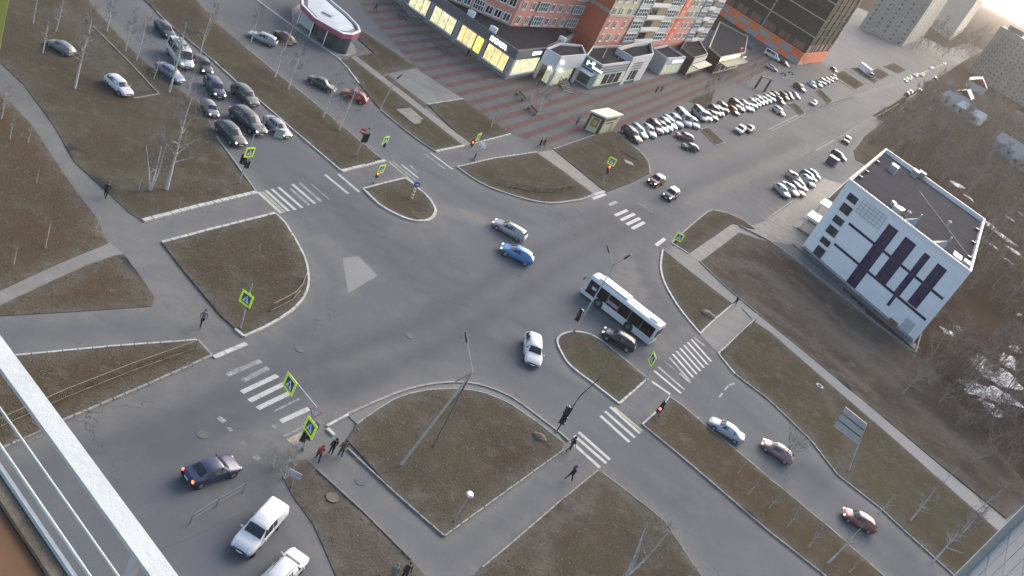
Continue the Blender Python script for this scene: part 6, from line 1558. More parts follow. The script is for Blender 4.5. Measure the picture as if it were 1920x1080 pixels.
# lamp standards
def lamp(base, top, label, heads, r=.09, mt=None, hm=None):
    g = G(*base); tp = at_px(g, top, 0); rt_, g = post(base, tp.z, label, 'street lamp', 'street_lamp', r, mt, lean=(tp.x, tp.y))
    for (elb, hd) in heads:
        a = at_px(g, top, 0); b = at_px(g, elb, 0); c = at_px(g, hd, 0)
        m = MB(); m.tube(a, b, .05, n=6); m.tube(b, c, .045, n=6); ar = m.build('arm', mt or STEEL, rt_)
        m = MB(); dd = (c-b).normalized(); m.tube(c-dd*.1, c+dd*.75, .13, .09, n=8); m.build('lamp_head', hm or DSTEEL, ar)
    return rt_, g
r13, g13 = lamp((1075, 623), (1143, 511), 'two armed street lamp with black signal boxes in front of the bus', [((1150, 497), (1142, 472)), ((1150, 497), (1172, 484))], .1)
for px, yw in (((1089, 586), .9), ((1084, 595), -.9)): signal_head(r13, at_px(g13, px, 0), facing(g13)+yw, None, .9)
lamp((693, 242), (739, 154), 'street lamp standing in the verge below the grey apron', [((742, 149), (746, 146))], .08)
g = G(750, 874); 
r14 = thing('utility_mast', 'leaning grey mast with a brace pole in the lower middle lawn', 'mast', (g.x, g.y, 0))
tpz = 10.2; tp = G(886, 697, tpz)-Vector((g.x, g.y, 0)); m = MB(); m.tube((0, 0, 0), tp, .11, .07, n=10); m.build('pole', mat('pale_pole', (.30, .29, .275), .7, .15, 2), r14)
bb = G(812, 838)-Vector((g.x, g.y, 0)); m = MB(); m.tube((bb.x, bb.y, 0), (tp*.97), .09, .07, n=8); m.build('brace', mat('dark_brace', (.13, .11, .095), .9, .2, 2), r14)
e1, e2 = G(853, 716, tpz-.6)-Vector((g.x, g.y, 0)), G(876, 642, tpz+1.6)-Vector((g.x, g.y, 0))
m = MB(); m.tube(tp*.985, e1, .04, n=6); m.tube(e1, tp*.94, .025, n=6); m.build('bracket', DSTEEL, r14)
m = MB(); m.tube(tp, e2, .05, .04, n=6); ar = m.build('arm', STEEL, r14); m = MB(); m.tube(e2, e2+(e2-tp).normalized()*.8, .12, .08, n=8); m.build('lamp_head', DSTEEL, ar)
g = G(850, 979); tp = at_px(g, (882, 926), 0); r15, g15 = post((850, 979), tp.z, 'short lamp with white disc head in the lower middle lawn', 'garden lamp', 'garden_lamp', .045, STEEL, lean=(tp.x, tp.y))
m = MB(); m.tube((tp.x, tp.y, tp.z-.12), (tp.x, tp.y, tp.z+.05), .30, .26, n=14); m.build('lamp_head', mat('lamp_cap', (.5, .46, .44), .5, .05), r15)
g = G(546, 915); tp = at_px(g, (553, 889), 0); r16, g16 = post((546, 915), tp.z, 'small weathered signboard on a post by the dirt verge', 'sign', 'notice_sign', .04, STEEL, lean=(tp.x, tp.y))
m = MB(); m.box((tp.x, tp.y, tp.z), (1.0, .05, .55)); m.build('board', mat('weathered_board', (.30, .28, .29), .7, .5, 5), r16, (0, 0, 0), 0)
# striped bollard with round blue sign
g = G(771, 374); tp = at_px(g, (782, 346), 0); r17 = thing('keep_right_bollard', 'orange and white striped bollard with round blue sign on the upper island', 'bollard', (g.x, g.y, 0))
OR_ = mat('bollard_orange', (.42, .14, .05), .6, .1); n = 7; hh = tp.z*.72
for k in range(n):
    a, b = Vector((tp.x, tp.y, hh))*(k/n), Vector((tp.x, tp.y, hh))*((k+1)/n); a.z, b.z = hh*k/n, hh*(k+1)/n
    m = MB(); m.tube(a, b, .16, n=12, cap=(k in (0, n-1))); m.build('band', OR_ if k % 2 == 0 else SWHITE, r17)
m = MB(); m.tube((0, -.03, 0), (0, .03, 0), .40, n=18); o = m.build('round_sign', mat('sign_blue_bright', (.05, .09, .30), .5, .05), r17, tp, facing(g)+.4)
m = MB(); plate_part(m, [(-.2, .05), (.05, .05), (.05, .18), (.24, 0), (.05, -.18), (.05, -.05), (-.2, -.05)], -.035, .01); m.build('arrow', SWHITE, o)
# billboard seen from behind
g = G(1590, 884); tq = [at_px(g, p, 0) for p in ((1585, 763), (1625, 795), (1609, 834), (1563, 799))]
r18 = thing('billboard', 'pale billboard on a bent post beside the right footpath, seen from behind', 'billboard', (g.x, g.y, 0)); ce = sum(tq, Vector())/4
fz = facing(g)+0.15; bw, bh_ = (tq[1]-tq[0]).length, (tq[3]-tq[0]).length
A = [at_px(g, p, 0) for p in ((1563, 799), (1609, 834), (1625, 795), (1585, 763))]
nn = Vector((-g.x, -g.y, 0)).normalized()
m = MB(); m.add([p for p in A]+[p-nn*.12 for p in A], [(0, 1, 2, 3), (7, 6, 5, 4), (0, 4, 5, 1), (1, 5, 6, 2), (2, 6, 7, 3), (3, 7, 4, 0)]); m.build('panel', mat('billboard_back', (.29, .275, .26), .7, .15, .8, dirt=(.20, .19, .178)), r18)
for t in (.36, .70):
    a, b = A[0].lerp(A[3], t)+nn*.04, A[1].lerp(A[2], t)+nn*.04; m = MB(); m.tube(a, b, .07, n=6); m.build('rail', DSTEEL, r18)
a = A[1].lerp(A[2], .1); m = MB(); m.tube((0, 0, 0), a, .09, n=8); m.tube(a, A[2]*.97, .06, n=8); m.build('post', STEEL, r18)
# dumpster by the office
g = G(1556, 309); r19 = thing('dumpster', 'dark violet waste container with white lid by the office drive', 'container', g, fc.rz+.2)
m = MB(); m.box((0, 0, 1.0), (2.3, 1.7, 1.9)); m.build('body', mat('violet_steel', (.035, .03, .065), .6, .15, 1.5), r19)
m = MB(); m.box((0, .1, 2.05), (2.4, 1.8, .16)); m.build('lid', WHITE, r19)
m = MB()
for x in (-.9, .9):
    for y in (-.6, .6): m.tube((x-.05, y, .08), (x+.05, y, .08), .09, n=8)
m.build('wheel', BLACK, r19)
# benches on the plaza
for px, rz, lb in (((995, 211), R(-50), 'dark long bench on the banded plaza, nearer one'), ((973, 184), R(-50), 'dark long bench on the banded plaza, farther one'), ((828, 96), R(-20), 'dark bench with a leaning frame on the plaza near the lit shop'), ((756, 34), R(-10), 'pale bin bench beside the stepped ramp')):
    g = G(*px); r_ = thing('bench', lb, 'bench', (g.x, g.y, .02), rz)
    for y in (-.22, 0, .22):
        m = MB(); m.box((0, y, .46), (2.6, .16, .06)); m.build('seat_slat', mm('bench_wood', (.06, .05, .045), .8, .2, 2), r_)
    for x in (-1.1, 1.1):
        m = MB(); m.box((x, 0, .22), (.12, .6, .43)); m.build('leg', CONCD, r_)
    m = MB(); m.box((0, .38, .75), (2.6, .05, .3)); m.build('backrest', mm('bench_wood', (.06, .05, .045), .8), r_)
# fences
def fence(px, h, label, mt, gap=0.16, pgap=2.4, name='railing', rails=(0.12, 0.95), rr=.042, barr=0.019, bars=True):
    P = PG(px, 0.1); r_ = thing(name, label, 'railing', P[0]); o = P[0]
    for z in rails:
        m = MB()
        for i in range(len(P)-1): m.tube(P[i]-o+Vector((0, 0, h*z)), P[i+1]-o+Vector((0, 0, h*z)), rr, n=6)
        m.build('rail', mt, r_)
    b = MB()
    for i in range(len(P)-1):
        d = P[i+1]-P[i]; L_ = d.length; n = max(1, int(L_/pgap))
        for k in range(n+1 if i == len(P)-2 else n):
            q = P[i]-o+d*(k/n); m = MB(); m.tube((q.x, q.y, -.12), (q.x, q.y, h*1.0), .04, n=6); m.build('post', mt, r_)
        if bars:
            k = 0
            while k*gap < L_:
                if (k % 12) < 8:
                    q = P[i]-o+d*(k*gap/L_); b.tube((q.x, q.y, h*rails[0]), (q.x, q.y, h*rails[1]), barr, n=4, cap=False)
                k += 1
    if bars: o = b.build('bars', mt, r_); o['kind'] = 'stuff'
    return r_
RUST = mat('rusty_railing', (.13, .105, .065), .8, .3, 2); TAN = mat('tan_railing', (.16, .11, .075), .8, .3, 2)
fence([(365, 655), (240, 700), (120, 748), (0, 802), (-40, 822)], 1.0, 'long rusty railing along the brown verge at the left', RUST)
fence([(508, 584), (530, 573), (548, 563)], 1.0, 'short tan railing on the rounded left lawn', TAN)
fence([(548, 563), (563, 545), (571, 522)], .9, 'faint tan railing curving on inside the rounded left lawn', TAN)
fence([(932, 346), (965, 354), (1000, 360), (1035, 362), (1070, 356)], .9, 'dark low railing in the lawn below the plaza', mat('dark_railing', (.035, .03, .028), .8, .2))
fence([(356, 981), (405, 950), (455, 922)], .9, 'thin grey bent barrier frame beside the navy sedan', mat('thin_grey_rail', (.13, .125, .12), .7, .1), bars=False, rails=(.4, .95), rr=.022)
fence([(1356, 660), (1383, 632), (1412, 606)], 1.0, 'short dark railing at the path corner near the right zebra', DSTEEL)
# tyre planter, boulder, manholes
g = G(1535, 726); r_ = thing('tyre_planter', 'pale painted tyre lying on the grass near the billboard', 'tyre', (g.x, g.y, .18))
m = MB()
for k in range(16):
    a0, a1 = 2*math.pi*k/16, 2*math.pi*(k+1)/16; m.tube((.42*math.cos(a0), .42*math.sin(a0), 0), (.42*math.cos(a1), .42*math.sin(a1), 0), .14, n=7, cap=False)
m.build('ring', mat('painted_tyre', (.3, .29, .27), .8, .3, 4), r_)
for px, s, lb in (((1326, 592), .75, 'brown boulder in the pointed lawn by the right zebra'), ((1010, 822), .5, 'flat pale stone in the lower middle lawn near the corner')):
    g = G(*px); m = MB(); m.ball((0, 0, 0), s, 12, 8, sc=(1.3, 1, .55))
    m.v = [tuple(Vector(v)*(1+.35*noise.noise(Vector(v)*1.9+Vector(px+(0,))))) for v in m.v]
    tag(m.build('boulder', mat('boulder_%d' % px[0], (.11, .085, .065), .9, .35, 3, bump=.4), None, (g.x, g.y, .2)), lb, 'boulder')
for px, lb in (((768, 630), 'dark manhole cover in the junction, right one'), ((562, 655), 'dark manhole cover in the junction left part'), ((607, 1000-345), None), ((1087, 395), 'dark patch manhole below the curved plaza lawn'), ((1217, 291), 'dark manhole cover by the first parked row'), ((676, 903), 'round manhole ring in the lower left sidewalk'), ((380, 815), 'small manhole cover on the left carriageway')):
    if not lb: continue
    g = G(*px); m = MB(); m.tube((0, 0, 0), (0, 0, .018), .42, n=20); o = tag(m.build('manhole_cover', mm('cast_iron', (.055, .054, .054), .85, .3, 5), None, (g.x, g.y, .015)), lb, 'manhole cover')
g = G(686, 266)
g = G(622, 935); m = MB(); m.tube((0, 0, 0), (0, 0, .05), .48, n=18); tag(m.build('concrete_ring', mat('brown_lid', (.078, .062, .048), .9, .2, 3), None, (g.x, g.y, .1)), 'brown round lid sunk in the bare verge beside the sidewalk', 'lid')
g = G(1178, 307); m = MB(); m.box((0, 0, .06), (1.6, 1.3, .12)); tag(m.build('concrete_plate', CONC, None, (g.x, g.y, .14), .4), 'grey concrete plate lying in the kiosk lawn', 'plate')
# low pipe in kiosk lawn
a, b = G(1163, 284), G(1196, 303); m = MB(); m.tube((0, 0, 0), (b-a), .09, n=8); tag(m.build('ground_pipe', CONCD, None, (a.x, a.y, .25)), 'low grey pipe running over the kiosk lawn', 'pipe')

# ------------------------------------------------------------------ people
SKIN = mat('skin', (.30, .19, .14), .6, .05); HAIR = mat('dark_hair', (.02, .014, .01), .7, .1)
CL = {'black': (.012, .012, .014), 'navy': (.02, .024, .04), 'red': (.20, .02, .03), 'brown': (.10, .055, .035), 'teal': (.02, .14, .14), 'grey': (.10, .10, .105), 'green': (.10, .13, .11), 'jeans': (.03, .035, .05), 'wine': (.03, .012, .018)}
def cloth(c): return mm('cloth_'+c, CL[c], .9, .15, 5)
_pm = {}
def person_mesh(pose):
    if pose in _pm: return _pm[pose]
    if pose == 'walk': LA, RA, AL, AR = .30, -.26, -.28, .26
    elif pose == 'stride': LA, RA, AL, AR = -.38, .34, .36, -.30
    else: LA, RA, AL, AR = .03, -.02, .04, -.03
    V, E, RD = [], [], []
    def node(p, r, par=None):
        V.append(p); RD.append(r)
        if par is not None: E.append((par, len(V)-1))
        return len(V)-1
    pel = node((0, 0, .96), (.16, .12)); wst = node((0, 0, 1.12), (.155, .115), pel); ch = node((0.01, 0, 1.32), (.19, .13), wst); sh = node((.01, 0, 1.45), (.13, .10), ch); nk = node((.015, 0, 1.53), (.062, .062), sh)
    hd0 = node((.025, 0, 1.60), (.082, .085), nk); hd = node((.03, 0, 1.68), (.095, .10), hd0); ht = node((.02, 0, 1.745), (.07, .072), hd)
    for sgn_, la in ((1, LA), (-1, RA)):
        hp = node((0, sgn_*.10, .90), (.105, .105), pel); kn = node((math.sin(la)*.44+.03, sgn_*.105, .90-.43*math.cos(la)), (.075, .075), hp)
        lb = la-.25 if la < 0 else la-.05
        an = node((V[kn][0]+math.sin(lb)*.40, sgn_*.105, max(.09, V[kn][2]-.40*math.cos(lb))), (.052, .052), kn); toe = node((V[an][0]+.16, sgn_*.115, max(.045, V[an][2]-.055)), (.045, .04), an)
    hands = []
    for sgn_, aa in ((1, AL), (-1, AR)):
        s_ = node((.01, sgn_*.19, 1.42), (.075, .075), sh); el = node((math.sin(aa)*.28, sgn_*.245, 1.42-.28*math.cos(aa)), (.056, .056), s_)
        wr = node((V[el][0]+math.sin(aa+.35)*.24, sgn_*.25, V[el][2]-.24*math.cos(aa+.35)), (.038, .038), el); hand = node((V[wr][0]+math.sin(aa+.4)*.07, sgn_*.25, V[wr][2]-.07), (.036, .024), wr); hands.append((V[hand], sgn_, aa))
    me = bpy.data.meshes.new('person_skeleton'); me.from_pydata(V, E, []); ob = bpy.data.objects.new('person_skeleton', me); COL.objects.link(ob)
    md = ob.modifiers.new('skin', 'SKIN'); md.use_smooth_shade = True
    for i, r_ in enumerate(RD): me.skin_vertices[0].data[i].radius = r_
    me.skin_vertices[0].data[0].use_root = True
    ob.modifiers.new('sub', 'SUBSURF').levels = 1
    bpy.context.view_layer.update()
    out = bpy.data.meshes.new_from_object(ob.evaluated_get(bpy.context.evaluated_depsgraph_get())); bpy.data.objects.remove(ob)
    m = MB(); m.v = [tuple(v.co) for v in out.vertices]; m.f = [list(p.vertices) for p in out.polygons]; m.sm = [True]*len(m.f); m.m = []
    for p in out.polygons:
        c = p.center; far = abs(c.y) > .20
        if c.z > 1.515: mi = 2
        elif far and any((c-Vector(h[0])).length < .085 for h in hands): mi = 2
        elif c.z > .86 or (far and c.z > .6): mi = 0
        elif c.z > .10: mi = 1
        else: mi = 3
        m.m.append(mi)
    for (hp, sg, aa) in hands:       # fingers and thumb
        for k, ln in enumerate((.06, .072, .076, .066)):
            b = Vector((hp[0]-.03+.02*k, hp[1], hp[2]-.025)); t = b+Vector((.02, -sg*.008, -ln*.6)); m.tube(b, t, .0095, .008, n=5, mi=2); m.tube(t, t+Vector((.012, -sg*.015, -ln*.45)), .008, .006, n=5, mi=2)
        b = Vector((hp[0]+.035, hp[1], hp[2]+.01)); m.tube(b, b+Vector((.03, -sg*.012, -.04)), .0105, .008, n=5, mi=2)
    m.ball((.135, 0, 1.665), .018, 6, 4, mi=2); 
    for y in (-.035, .035): m.ball((.118, y, 1.70), .012, 6, 4, mi=3)
    for y in (-.098, .098): m.ball((.02, y, 1.68), .024, 6, 4, mi=2, sc=(.7, .4, 1.2))
    m.ball((.115, 0, 1.615), .02, 6, 3, mi=3, sc=(.5, 1.2, .3))
    _pm[pose] = m.mesh('person_body', [cloth('black'), cloth('black'), SKIN, BLACK]); 
    q = MB(); q.ball((.0, 0, 1.715), .118, 12, 8, sc=(1.02, .95, .85)); _pm['hair'] = q.mesh('hair', [HAIR])
    q = MB(); q.ball((.005, 0, 1.70), .125, 12, 8, sc=(1.0, 1, 1)); _pm['hood'] = q.mesh('hood', [cloth('black')])
    return _pm[pose]
def person(px, head, pose, top, legs, label, hood=None, s=1.0, group=None):
    g = G(*px); me = person_mesh(pose); r_ = thing('person', label, 'person', (g.x, g.y, .03), head, group); 
    inst('body', me, r_, mats=[cloth(top), cloth(legs), None, None]); r_.scale = (s, s, s)
    inst('hood' if hood else 'hair', _pm['hood' if hood else 'hair'], r_, (-.02, 0, 0) if not hood else (-.045, 0, 0), mats=[cloth(hood)] if hood else None)
    return r_
HA = math.atan2(dirA.y, dirA.x)
person((593, 866), 2.0, 'walk', 'red', 'black', 'person in a dark red jacket waiting at the left zebra', 'red')
person((618, 853), 2.2, 'stand', 'black', 'black', 'person in black between the red and the brown jacket at the left zebra', 'black')
person((636, 857), 2.2, 'stand', 'brown', 'navy', 'person in a brown jacket rightmost at the left zebra', 'black', 1.05)
person((1064, 847), .5, 'walk', 'black', 'black', 'person in black stepping onto the lower zebra', 'black', 1.05)
person((1064, 902), .7, 'stride', 'black', 'navy', 'person in black walking up the lower sidewalk', 'black', 1.05)
person((753, 1088), -1.2, 'stand', 'wine', 'black', 'person in dark wine coat cut off by the lower edge', None, 1.05)
person((730, 1090), -1.2, 'stand', 'green', 'grey', 'person in pale grey green jacket at the lower edge', 'green')
person((376, 612), -.9, 'stride', 'grey', 'black', 'person in grey walking on the left sidewalk by the driveway')
person((196, 372), 1.9, 'walk', 'black', 'black', 'person in black on the upper left sidewalk')
person((1009, 277), .2, 'walk', 'black', 'black', 'person in black, left of the pair walking across the plaza edge')
person((1016, 277), .2, 'stride', 'black', 'navy', 'person in navy trousers, right of the pair at the plaza edge', 'black')
person((1079, 235), 1.5, 'stand', 'teal', 'black', 'person in a teal jacket beside the kiosk', 'teal')
person((702, 22), 1.0, 'stride', 'black', 'black', 'person in black crossing the upper plaza alone')
person((874, 107), 1.0, 'stand', 'black', 'black', 'person in black, left of the pair below the lit shop windows')
person((879, 108), 1.3, 'walk', 'green', 'black', 'person in green, right of the pair below the lit shop windows', 'green')
person((884, 277), 1.0, 'stand', 'red', 'black', 'person in red at the plaza crossing below the sign', 'red', .9)
person((1228, 175), 1.4, 'walk', 'grey', 'black', 'person in grey, left of the far plaza pair', None)
person((1237, 174), 1.4, 'stride', 'brown', 'black', 'person in brown, right of the far plaza pair', None)
person((1375, 573), .8, 'stride', 'black', 'navy', 'person in black on the path by the pointed lawn', 'black', .85)
person((1343, 152), 1.4, 'stand', 'grey', 'black', 'person in grey standing on the far plaza alone', None)
person((1290, 148), 2.4, 'walk', 'black', 'black', 'person in black near the maroon shops', None)
# ------------------------------------------------------------------ bare trees
def birch_mat(name, c, dk):
    m, N, L, B = newmat(name)
    t = N.new('ShaderNodeTexCoord'); mp = N.new('ShaderNodeMapping'); mp.inputs['Scale'].default_value = (2.0, 2.0, 7.0); L.new(t.outputs['Object'], mp.inputs['Vector'])
    n = noisen(N, L, 1.6, 4, .7, vec=mp.outputs['Vector']); out = mixn(N, L, c, dk, ramp(N, L, n, .52, .66)); L.new(out, B.inputs['Base Color']); B.inputs['Roughness'].default_value = .85
    return m
BIRCH = birch_mat('birch_bark', (.40, .385, .355), (.08, .07, .06)); GREYB = birch_mat('grey_bark', (.24, .21, .185), (.10, .085, .07)); TWIG = mat('twigs_brown', (.155, .118, .094), .9, .25, .7); TWIGL = mat('twigs_pale', (.16, .14, .12), .9, .2, .7)
def tree_meshes(seed, H, spread, tr, nb, ntw, forks=1, bark=BIRCH, twig=TWIG, lean=.04, tw=.022, start=.25):
    rnd = random.Random(seed); T, C = MB(), MB()
    def limb(p, d, L_, r, lvl):
        n = 4 if lvl == 0 else 3; q = p
        pts = [(p, r)]
        for i in range(n):
            d = (d+Vector((rnd.uniform(-1, 1), rnd.uniform(-1, 1), rnd.uniform(-.2, .5)))*(.08 if lvl == 0 else .22)).normalized()
            q2 = q+d*L_/n; r2 = r*(1-(i+1)/n*.8); tgt = T if lvl == 0 or (lvl == 1 and r > .035) else C
            tgt.tube(q, q2, r*(1-i/n*.8), r2, n=7 if lvl == 0 else (5 if lvl == 1 else 3), cap=False); q = q2; pts.append((q, r2))
        return pts
    def at(pts, t):
        k = min(int(t*(len(pts)-1)), len(pts)-2); u = t*(len(pts)-1)-k; return pts[k][0].lerp(pts[k+1][0], u), pts[k][1]*(1-u)+pts[k+1][1]*u, (pts[k+1][0]-pts[k][0]).normalized()
    def twigs(pts, n, ln):
        for _ in range(n):
            p, r, d = at(pts, rnd.uniform(.15, 1)); v = (d*.6+Vector((rnd.gauss(0, .6), rnd.gauss(0, .6), rnd.gauss(.15, .45)))).normalized(); e = p+v*ln*rnd.uniform(.4, 1.1); w_ = v.orthogonal().normalized()*tw*rnd.uniform(.6, 1.2)
            C.add([p-w_, p+w_, e], [(0, 1, 2)])
            for _k in range(2):
                m_ = p.lerp(e, rnd.uniform(.3, .8)); v2 = (v+Vector((rnd.gauss(0, .6), rnd.gauss(0, .6), rnd.gauss(0, .4)))).normalized(); C.add([m_-w_*.7, m_+w_*.7, m_+v2*ln*.5], [(0, 1, 2)])
    for k in range(forks):
        d0 = Vector((rnd.uniform(-lean, lean)+(.22*math.cos(2.1*k) if forks > 1 else 0), rnd.uniform(-lean, lean)+(.22*math.sin(2.1*k) if forks > 1 else 0), 1)).normalized()
        trunk = limb(Vector((0, 0, -.1)), d0, H*rnd.uniform(.85, 1.0), tr/(forks**.4), 0)
        twigs(trunk, ntw, spread*.45)
        for b in range(nb//forks):
            t = start+(1-start)*(b+rnd.random())/(nb/forks); t = min(t, .97); p, r, d = at(trunk, t)
            a = rnd.uniform(0, 6.28); v = Vector((math.cos(a), math.sin(a), rnd.uniform(.35, 1.0))).normalized()
            br = limb(p, v, spread*(1.15-t*.75)*rnd.uniform(.7, 1.2), max(.016, r*.45), 1); twigs(br, ntw, spread*.4)
            for _ in range(2):
                p2, r2, d2 = at(br, rnd.uniform(.3, .9)); v2 = (d2+Vector((rnd.gauss(0, .5), rnd.gauss(0, .5), rnd.gauss(.2, .4)))).normalized(); sb = limb(p2, v2, spread*.5*rnd.uniform(.6, 1.1), max(.012, r2*.6), 2); twigs(sb, ntw//2, spread*.3)
    return T.mesh('trunk', [bark]), C.mesh('crown', [twig])
BIR = [tree_meshes(10+i, 9, 2.6, .17, 16, 11, 1, BIRCH, TWIGL, tw=.024, start=.3) for i in range(4)]
YNG = [tree_meshes(30+i, 5, 1.1, .10, 7, 5, 1, BIRCH, TWIGL, tw=.012, start=.35) for i in range(3)]
FRK = [tree_meshes(50+i, 8, 2.8, .20, 15, 11, 3, BIRCH, TWIGL, lean=.1, tw=.022, start=.3) for i in range(2)]
WOD = [tree_meshes(70+i, 9, 3.4, .15, 16, 14, 1 if i % 2 else 2, GREYB, TWIG, tw=.035, start=.22) for i in range(5)]
def tree(kind, i, g, rz, label, group, s=(1, 1, 1), name='birch_tree', lean=None):
    t, c = kind[i % len(kind)]; r_ = thing(name, label, 'tree', (g.x, g.y, 0), rz, group); r_.scale = s
    inst('trunk', t, r_); inst('crown', c, r_)
    return r_
def tree_px(kind, i, base, top, label, group, h0, name='birch_tree', wide=1.0):
    g = G(*base); tp = at_px(g, top, 0); h = max(tp.z, 1.5); s = h/h0
    return tree(kind, i, g, (i*2.4) % 6.28, label, group, (s*wide, s*wide, s), name)
BG1 = 'bare birches on the upper left verge'
for i, (b, t) in enumerate((((80, 101), (100, 25)), ((140, 167), (172, 20)), ((235, 97), (254, 25)), ((255, 115), (282, 30)), ((288, 150), (300, 105)), ((317, 174), (352, 40)), ((350, 182), (370, 110)), ((373, 110), (402, 25)), ((312, 356), (365, 165)), ((18, 263), (28, 215)), ((62, 45), (80, -20)), ((2, 225), (12, 160)), ((105, 60), (125, -20)), ((200, 60), (222, -10)))):
    tree_px(BIR, i, b, t, 'slender bare white birch on the brown upper left verge', BG1, 9, wide=.8)
for i, (b, t) in enumerate((((260, 357), (266, 325)), ((180, 430), (184, 400)), ((85, 466), (92, 420)), ((25, 497), (36, 455)), ((52, 268), (60, 235)), ((68, 345), (72, 310)), ((335, 390), (345, 370)), ((90, 440), (95, 415)))):
    tree_px(YNG, i, b, t, 'thin young bare sapling on the russet left verge', 'saplings on the left verges', 5)
tree_px(FRK, 0, (281, 358), (303, 250), 'forked bare birch beside the sidewalk on the upper left verge', None, 8)
for i, (b, t) in enumerate((((515, 145), (533, 35)), ((540, 170), (566, 80)), ((605, 221), (628, 120)), ((635, 246), (668, 150)), ((470, 80), (484, 10)), ((390, 60), (405, 0)))):
    tree_px(BIR, i+1, b, t, 'bare birch on the median beside the upper service road', 'birches along the upper median', 9, wide=.8)
for i, (b, t) in enumerate((((1400, 930), (1428, 890)), ((1440, 955), (1466, 915)), ((1515, 1028), (1550, 985)), ((1550, 1058), (1628, 968)), ((1648, 962), (1682, 922)), ((1748, 1054), (1830, 965)), ((1590, 1076), (1620, 1040)), ((1705, 978), (1762, 905)), ((1475, 990), (1500, 950)), ((1382, 890), (1405, 862)), ((1797, 1010), (1860, 950)), ((1720, 1035), (1742, 1000)), ((1475, 900), (1495, 850)), ((1565, 880), (1580, 855)), ((1830, 960), (1880, 900)), ((1770, 905), (1800, 865)))):
    tree_px(BIR if i % 3 else YNG, i, b, t, 'bare young birch in the strips along the lower right service road', 'birches along the lower right service road', 9 if i % 3 else 5, wide=.9)
tree_px(FRK, 1, (1172, 1084), (1238, 985), 'forked pale bare birch at the lower edge of the lower right lawn', None, 8)
tree_px(YNG, 1, (1164, 1084), (1173, 1030), 'single thin stem left of the forked birch at the lower edge', None, 5)
tree_px(YNG, 2, (1280, 1095), (1290, 1040), 'thin bare stem at the lower edge right of the forked birch', None, 5)
for i, (b, t) in enumerate((((1010, 208), (1035, 155)), ((1317, 182), (1333, 145)), ((1330, 176), (1346, 140)), ((1340, 168), (1356, 128)), ((920, 240), (930, 205)), ((995, 190), (1010, 150)), ((1397, 158), (1415, 110)), ((1500, 130), (1512, 95)), ((1530, 108), (1545, 80)))):
    tree_px(FRK, i, b, t, 'small dark bare tree on the banded plaza', 'bare plaza trees', 8, 'bare_tree', .9)
for i, (b, t) in enumerate((((543, 868), (525, 835)), ((533, 898), (520, 862)), ((513, 878), (500, 850)))):
    tree_px(FRK, i, b, (b[0]+6, b[1]-32), 'bare twiggy shrub at the left zebra corner', 'bare shrubs at the left zebra', 8, 'bare_shrub', 1.6)
for i, (b, lb) in enumerate((((1480, 858), 'bare tree leaning over the dull reddish car'), ((1468, 860), 'second bare tree over the dull reddish car'))):
    tree_px(FRK, i, b, (b[0]+25, b[1]-62), lb, None, 8, 'bare_tree', 1.2)
ORD = ['first', 'second', 'third', 'fourth', 'fifth', 'sixth', 'seventh', 'eighth', 'ninth', 'tenth', 'eleventh', 'twelfth', 'thirteenth', 'fourteenth', 'fifteenth', 'sixteenth', 'seventeenth', 'eighteenth']
def ordinals(group, fmt):
    l = [o for o in SC.objects if o.get('group') == group]; l.sort(key=lambda o: PJ(o.location)[0])
    for k, o in enumerate(l): o['label'] = fmt % ORD[k]
ordinals(BG1, '%s from the left of the bare white birches on the upper left verge')
ordinals('birches along the upper median', '%s from the left of the bare birches on the upper median')
ordinals('birches along the lower right service road', '%s from the left of the bare birches along the lower right service road')
ordinals('saplings on the left verges', '%s from the left of the thin saplings on the russet left verges')
ordinals('bare plaza trees', '%s from the left of the small dark bare trees on the plaza')
ordinals('bare shrubs at the left zebra', '%s from the left of the twiggy shrubs at the left zebra')
# the wood on the right: single trees, each its own
rnd = random.Random(5)
WP = PG([(1622, 272), (1660, 240), (1700, 205), (1758, 150), (1800, 175), (1860, 190), (1960, 270), (2050, 420), (2050, 900), (1960, 905), (1860, 840), (1760, 740), (1735, 690), (1728, 655), (1822, 505), (1850, 410), (1675, 285)])
W2 = PG([(1692, 92), (1715, 70), (1735, 48), (1790, 66), (1850, 50), (1814, 128), (1796, 106), (1770, 110), (1735, 96)])
W3 = PG([(1790, 96), (1850, 60), (1935, 100), (1960, 130), (1880, 175), (1850, 155)])
hs = [o.location.copy() for o in SC.objects if o.name.startswith('house')]
obox = [fc.a+fc.d*u+Vector((-fc.d.y, fc.d.x, 0))*v for u, v in ((-3, -3), (W+2.5, -3), (W+2.5, DEP+2), (-3, DEP+2))]
def inwood(poly, n, smin, smax, group, label, gap, name='bare_tree', kinds=WOD):
    xs = [p.x for p in poly]; ys = [p.y for p in poly]; k = 0; tries = 0; used = []
    while k < n and tries < n*60:
        tries += 1; x, y = rnd.uniform(min(xs), max(xs)), rnd.uniform(min(ys), max(ys))
        if not inside(poly, x, y) or inside(obox, x, y): continue
        dist = math.hypot(x, y)
        if any((x-h_.x)**2+(y-h_.y)**2 < 81 for h_ in hs): continue
        gp = gap*(dist/180)
        if any((x-a)**2+(y-b)**2 < gp*gp for a, b in used): continue
        used.append((x, y)); s = rnd.uniform(smin, smax); tree(kinds, k, Vector((x, y, 0)), rnd.uniform(0, 6.28), label, group, (s, s, s*rnd.uniform(.85, 1.2)), name); k += 1
inwood(WP, 190, .6, 1.15, 'bare trees of the right hand wood', 'bare brown tree in the wood behind the office', 4.4)
inwood(W2, 52, .8, 1.4, 'bare trees at the far end of the avenue', 'bare tree in the grove at the far end of the avenue', 3.2)
inwood(W3, 42, .8, 1.3, 'bare trees round the tall beige block', 'bare tree around the tall beige block', 4)
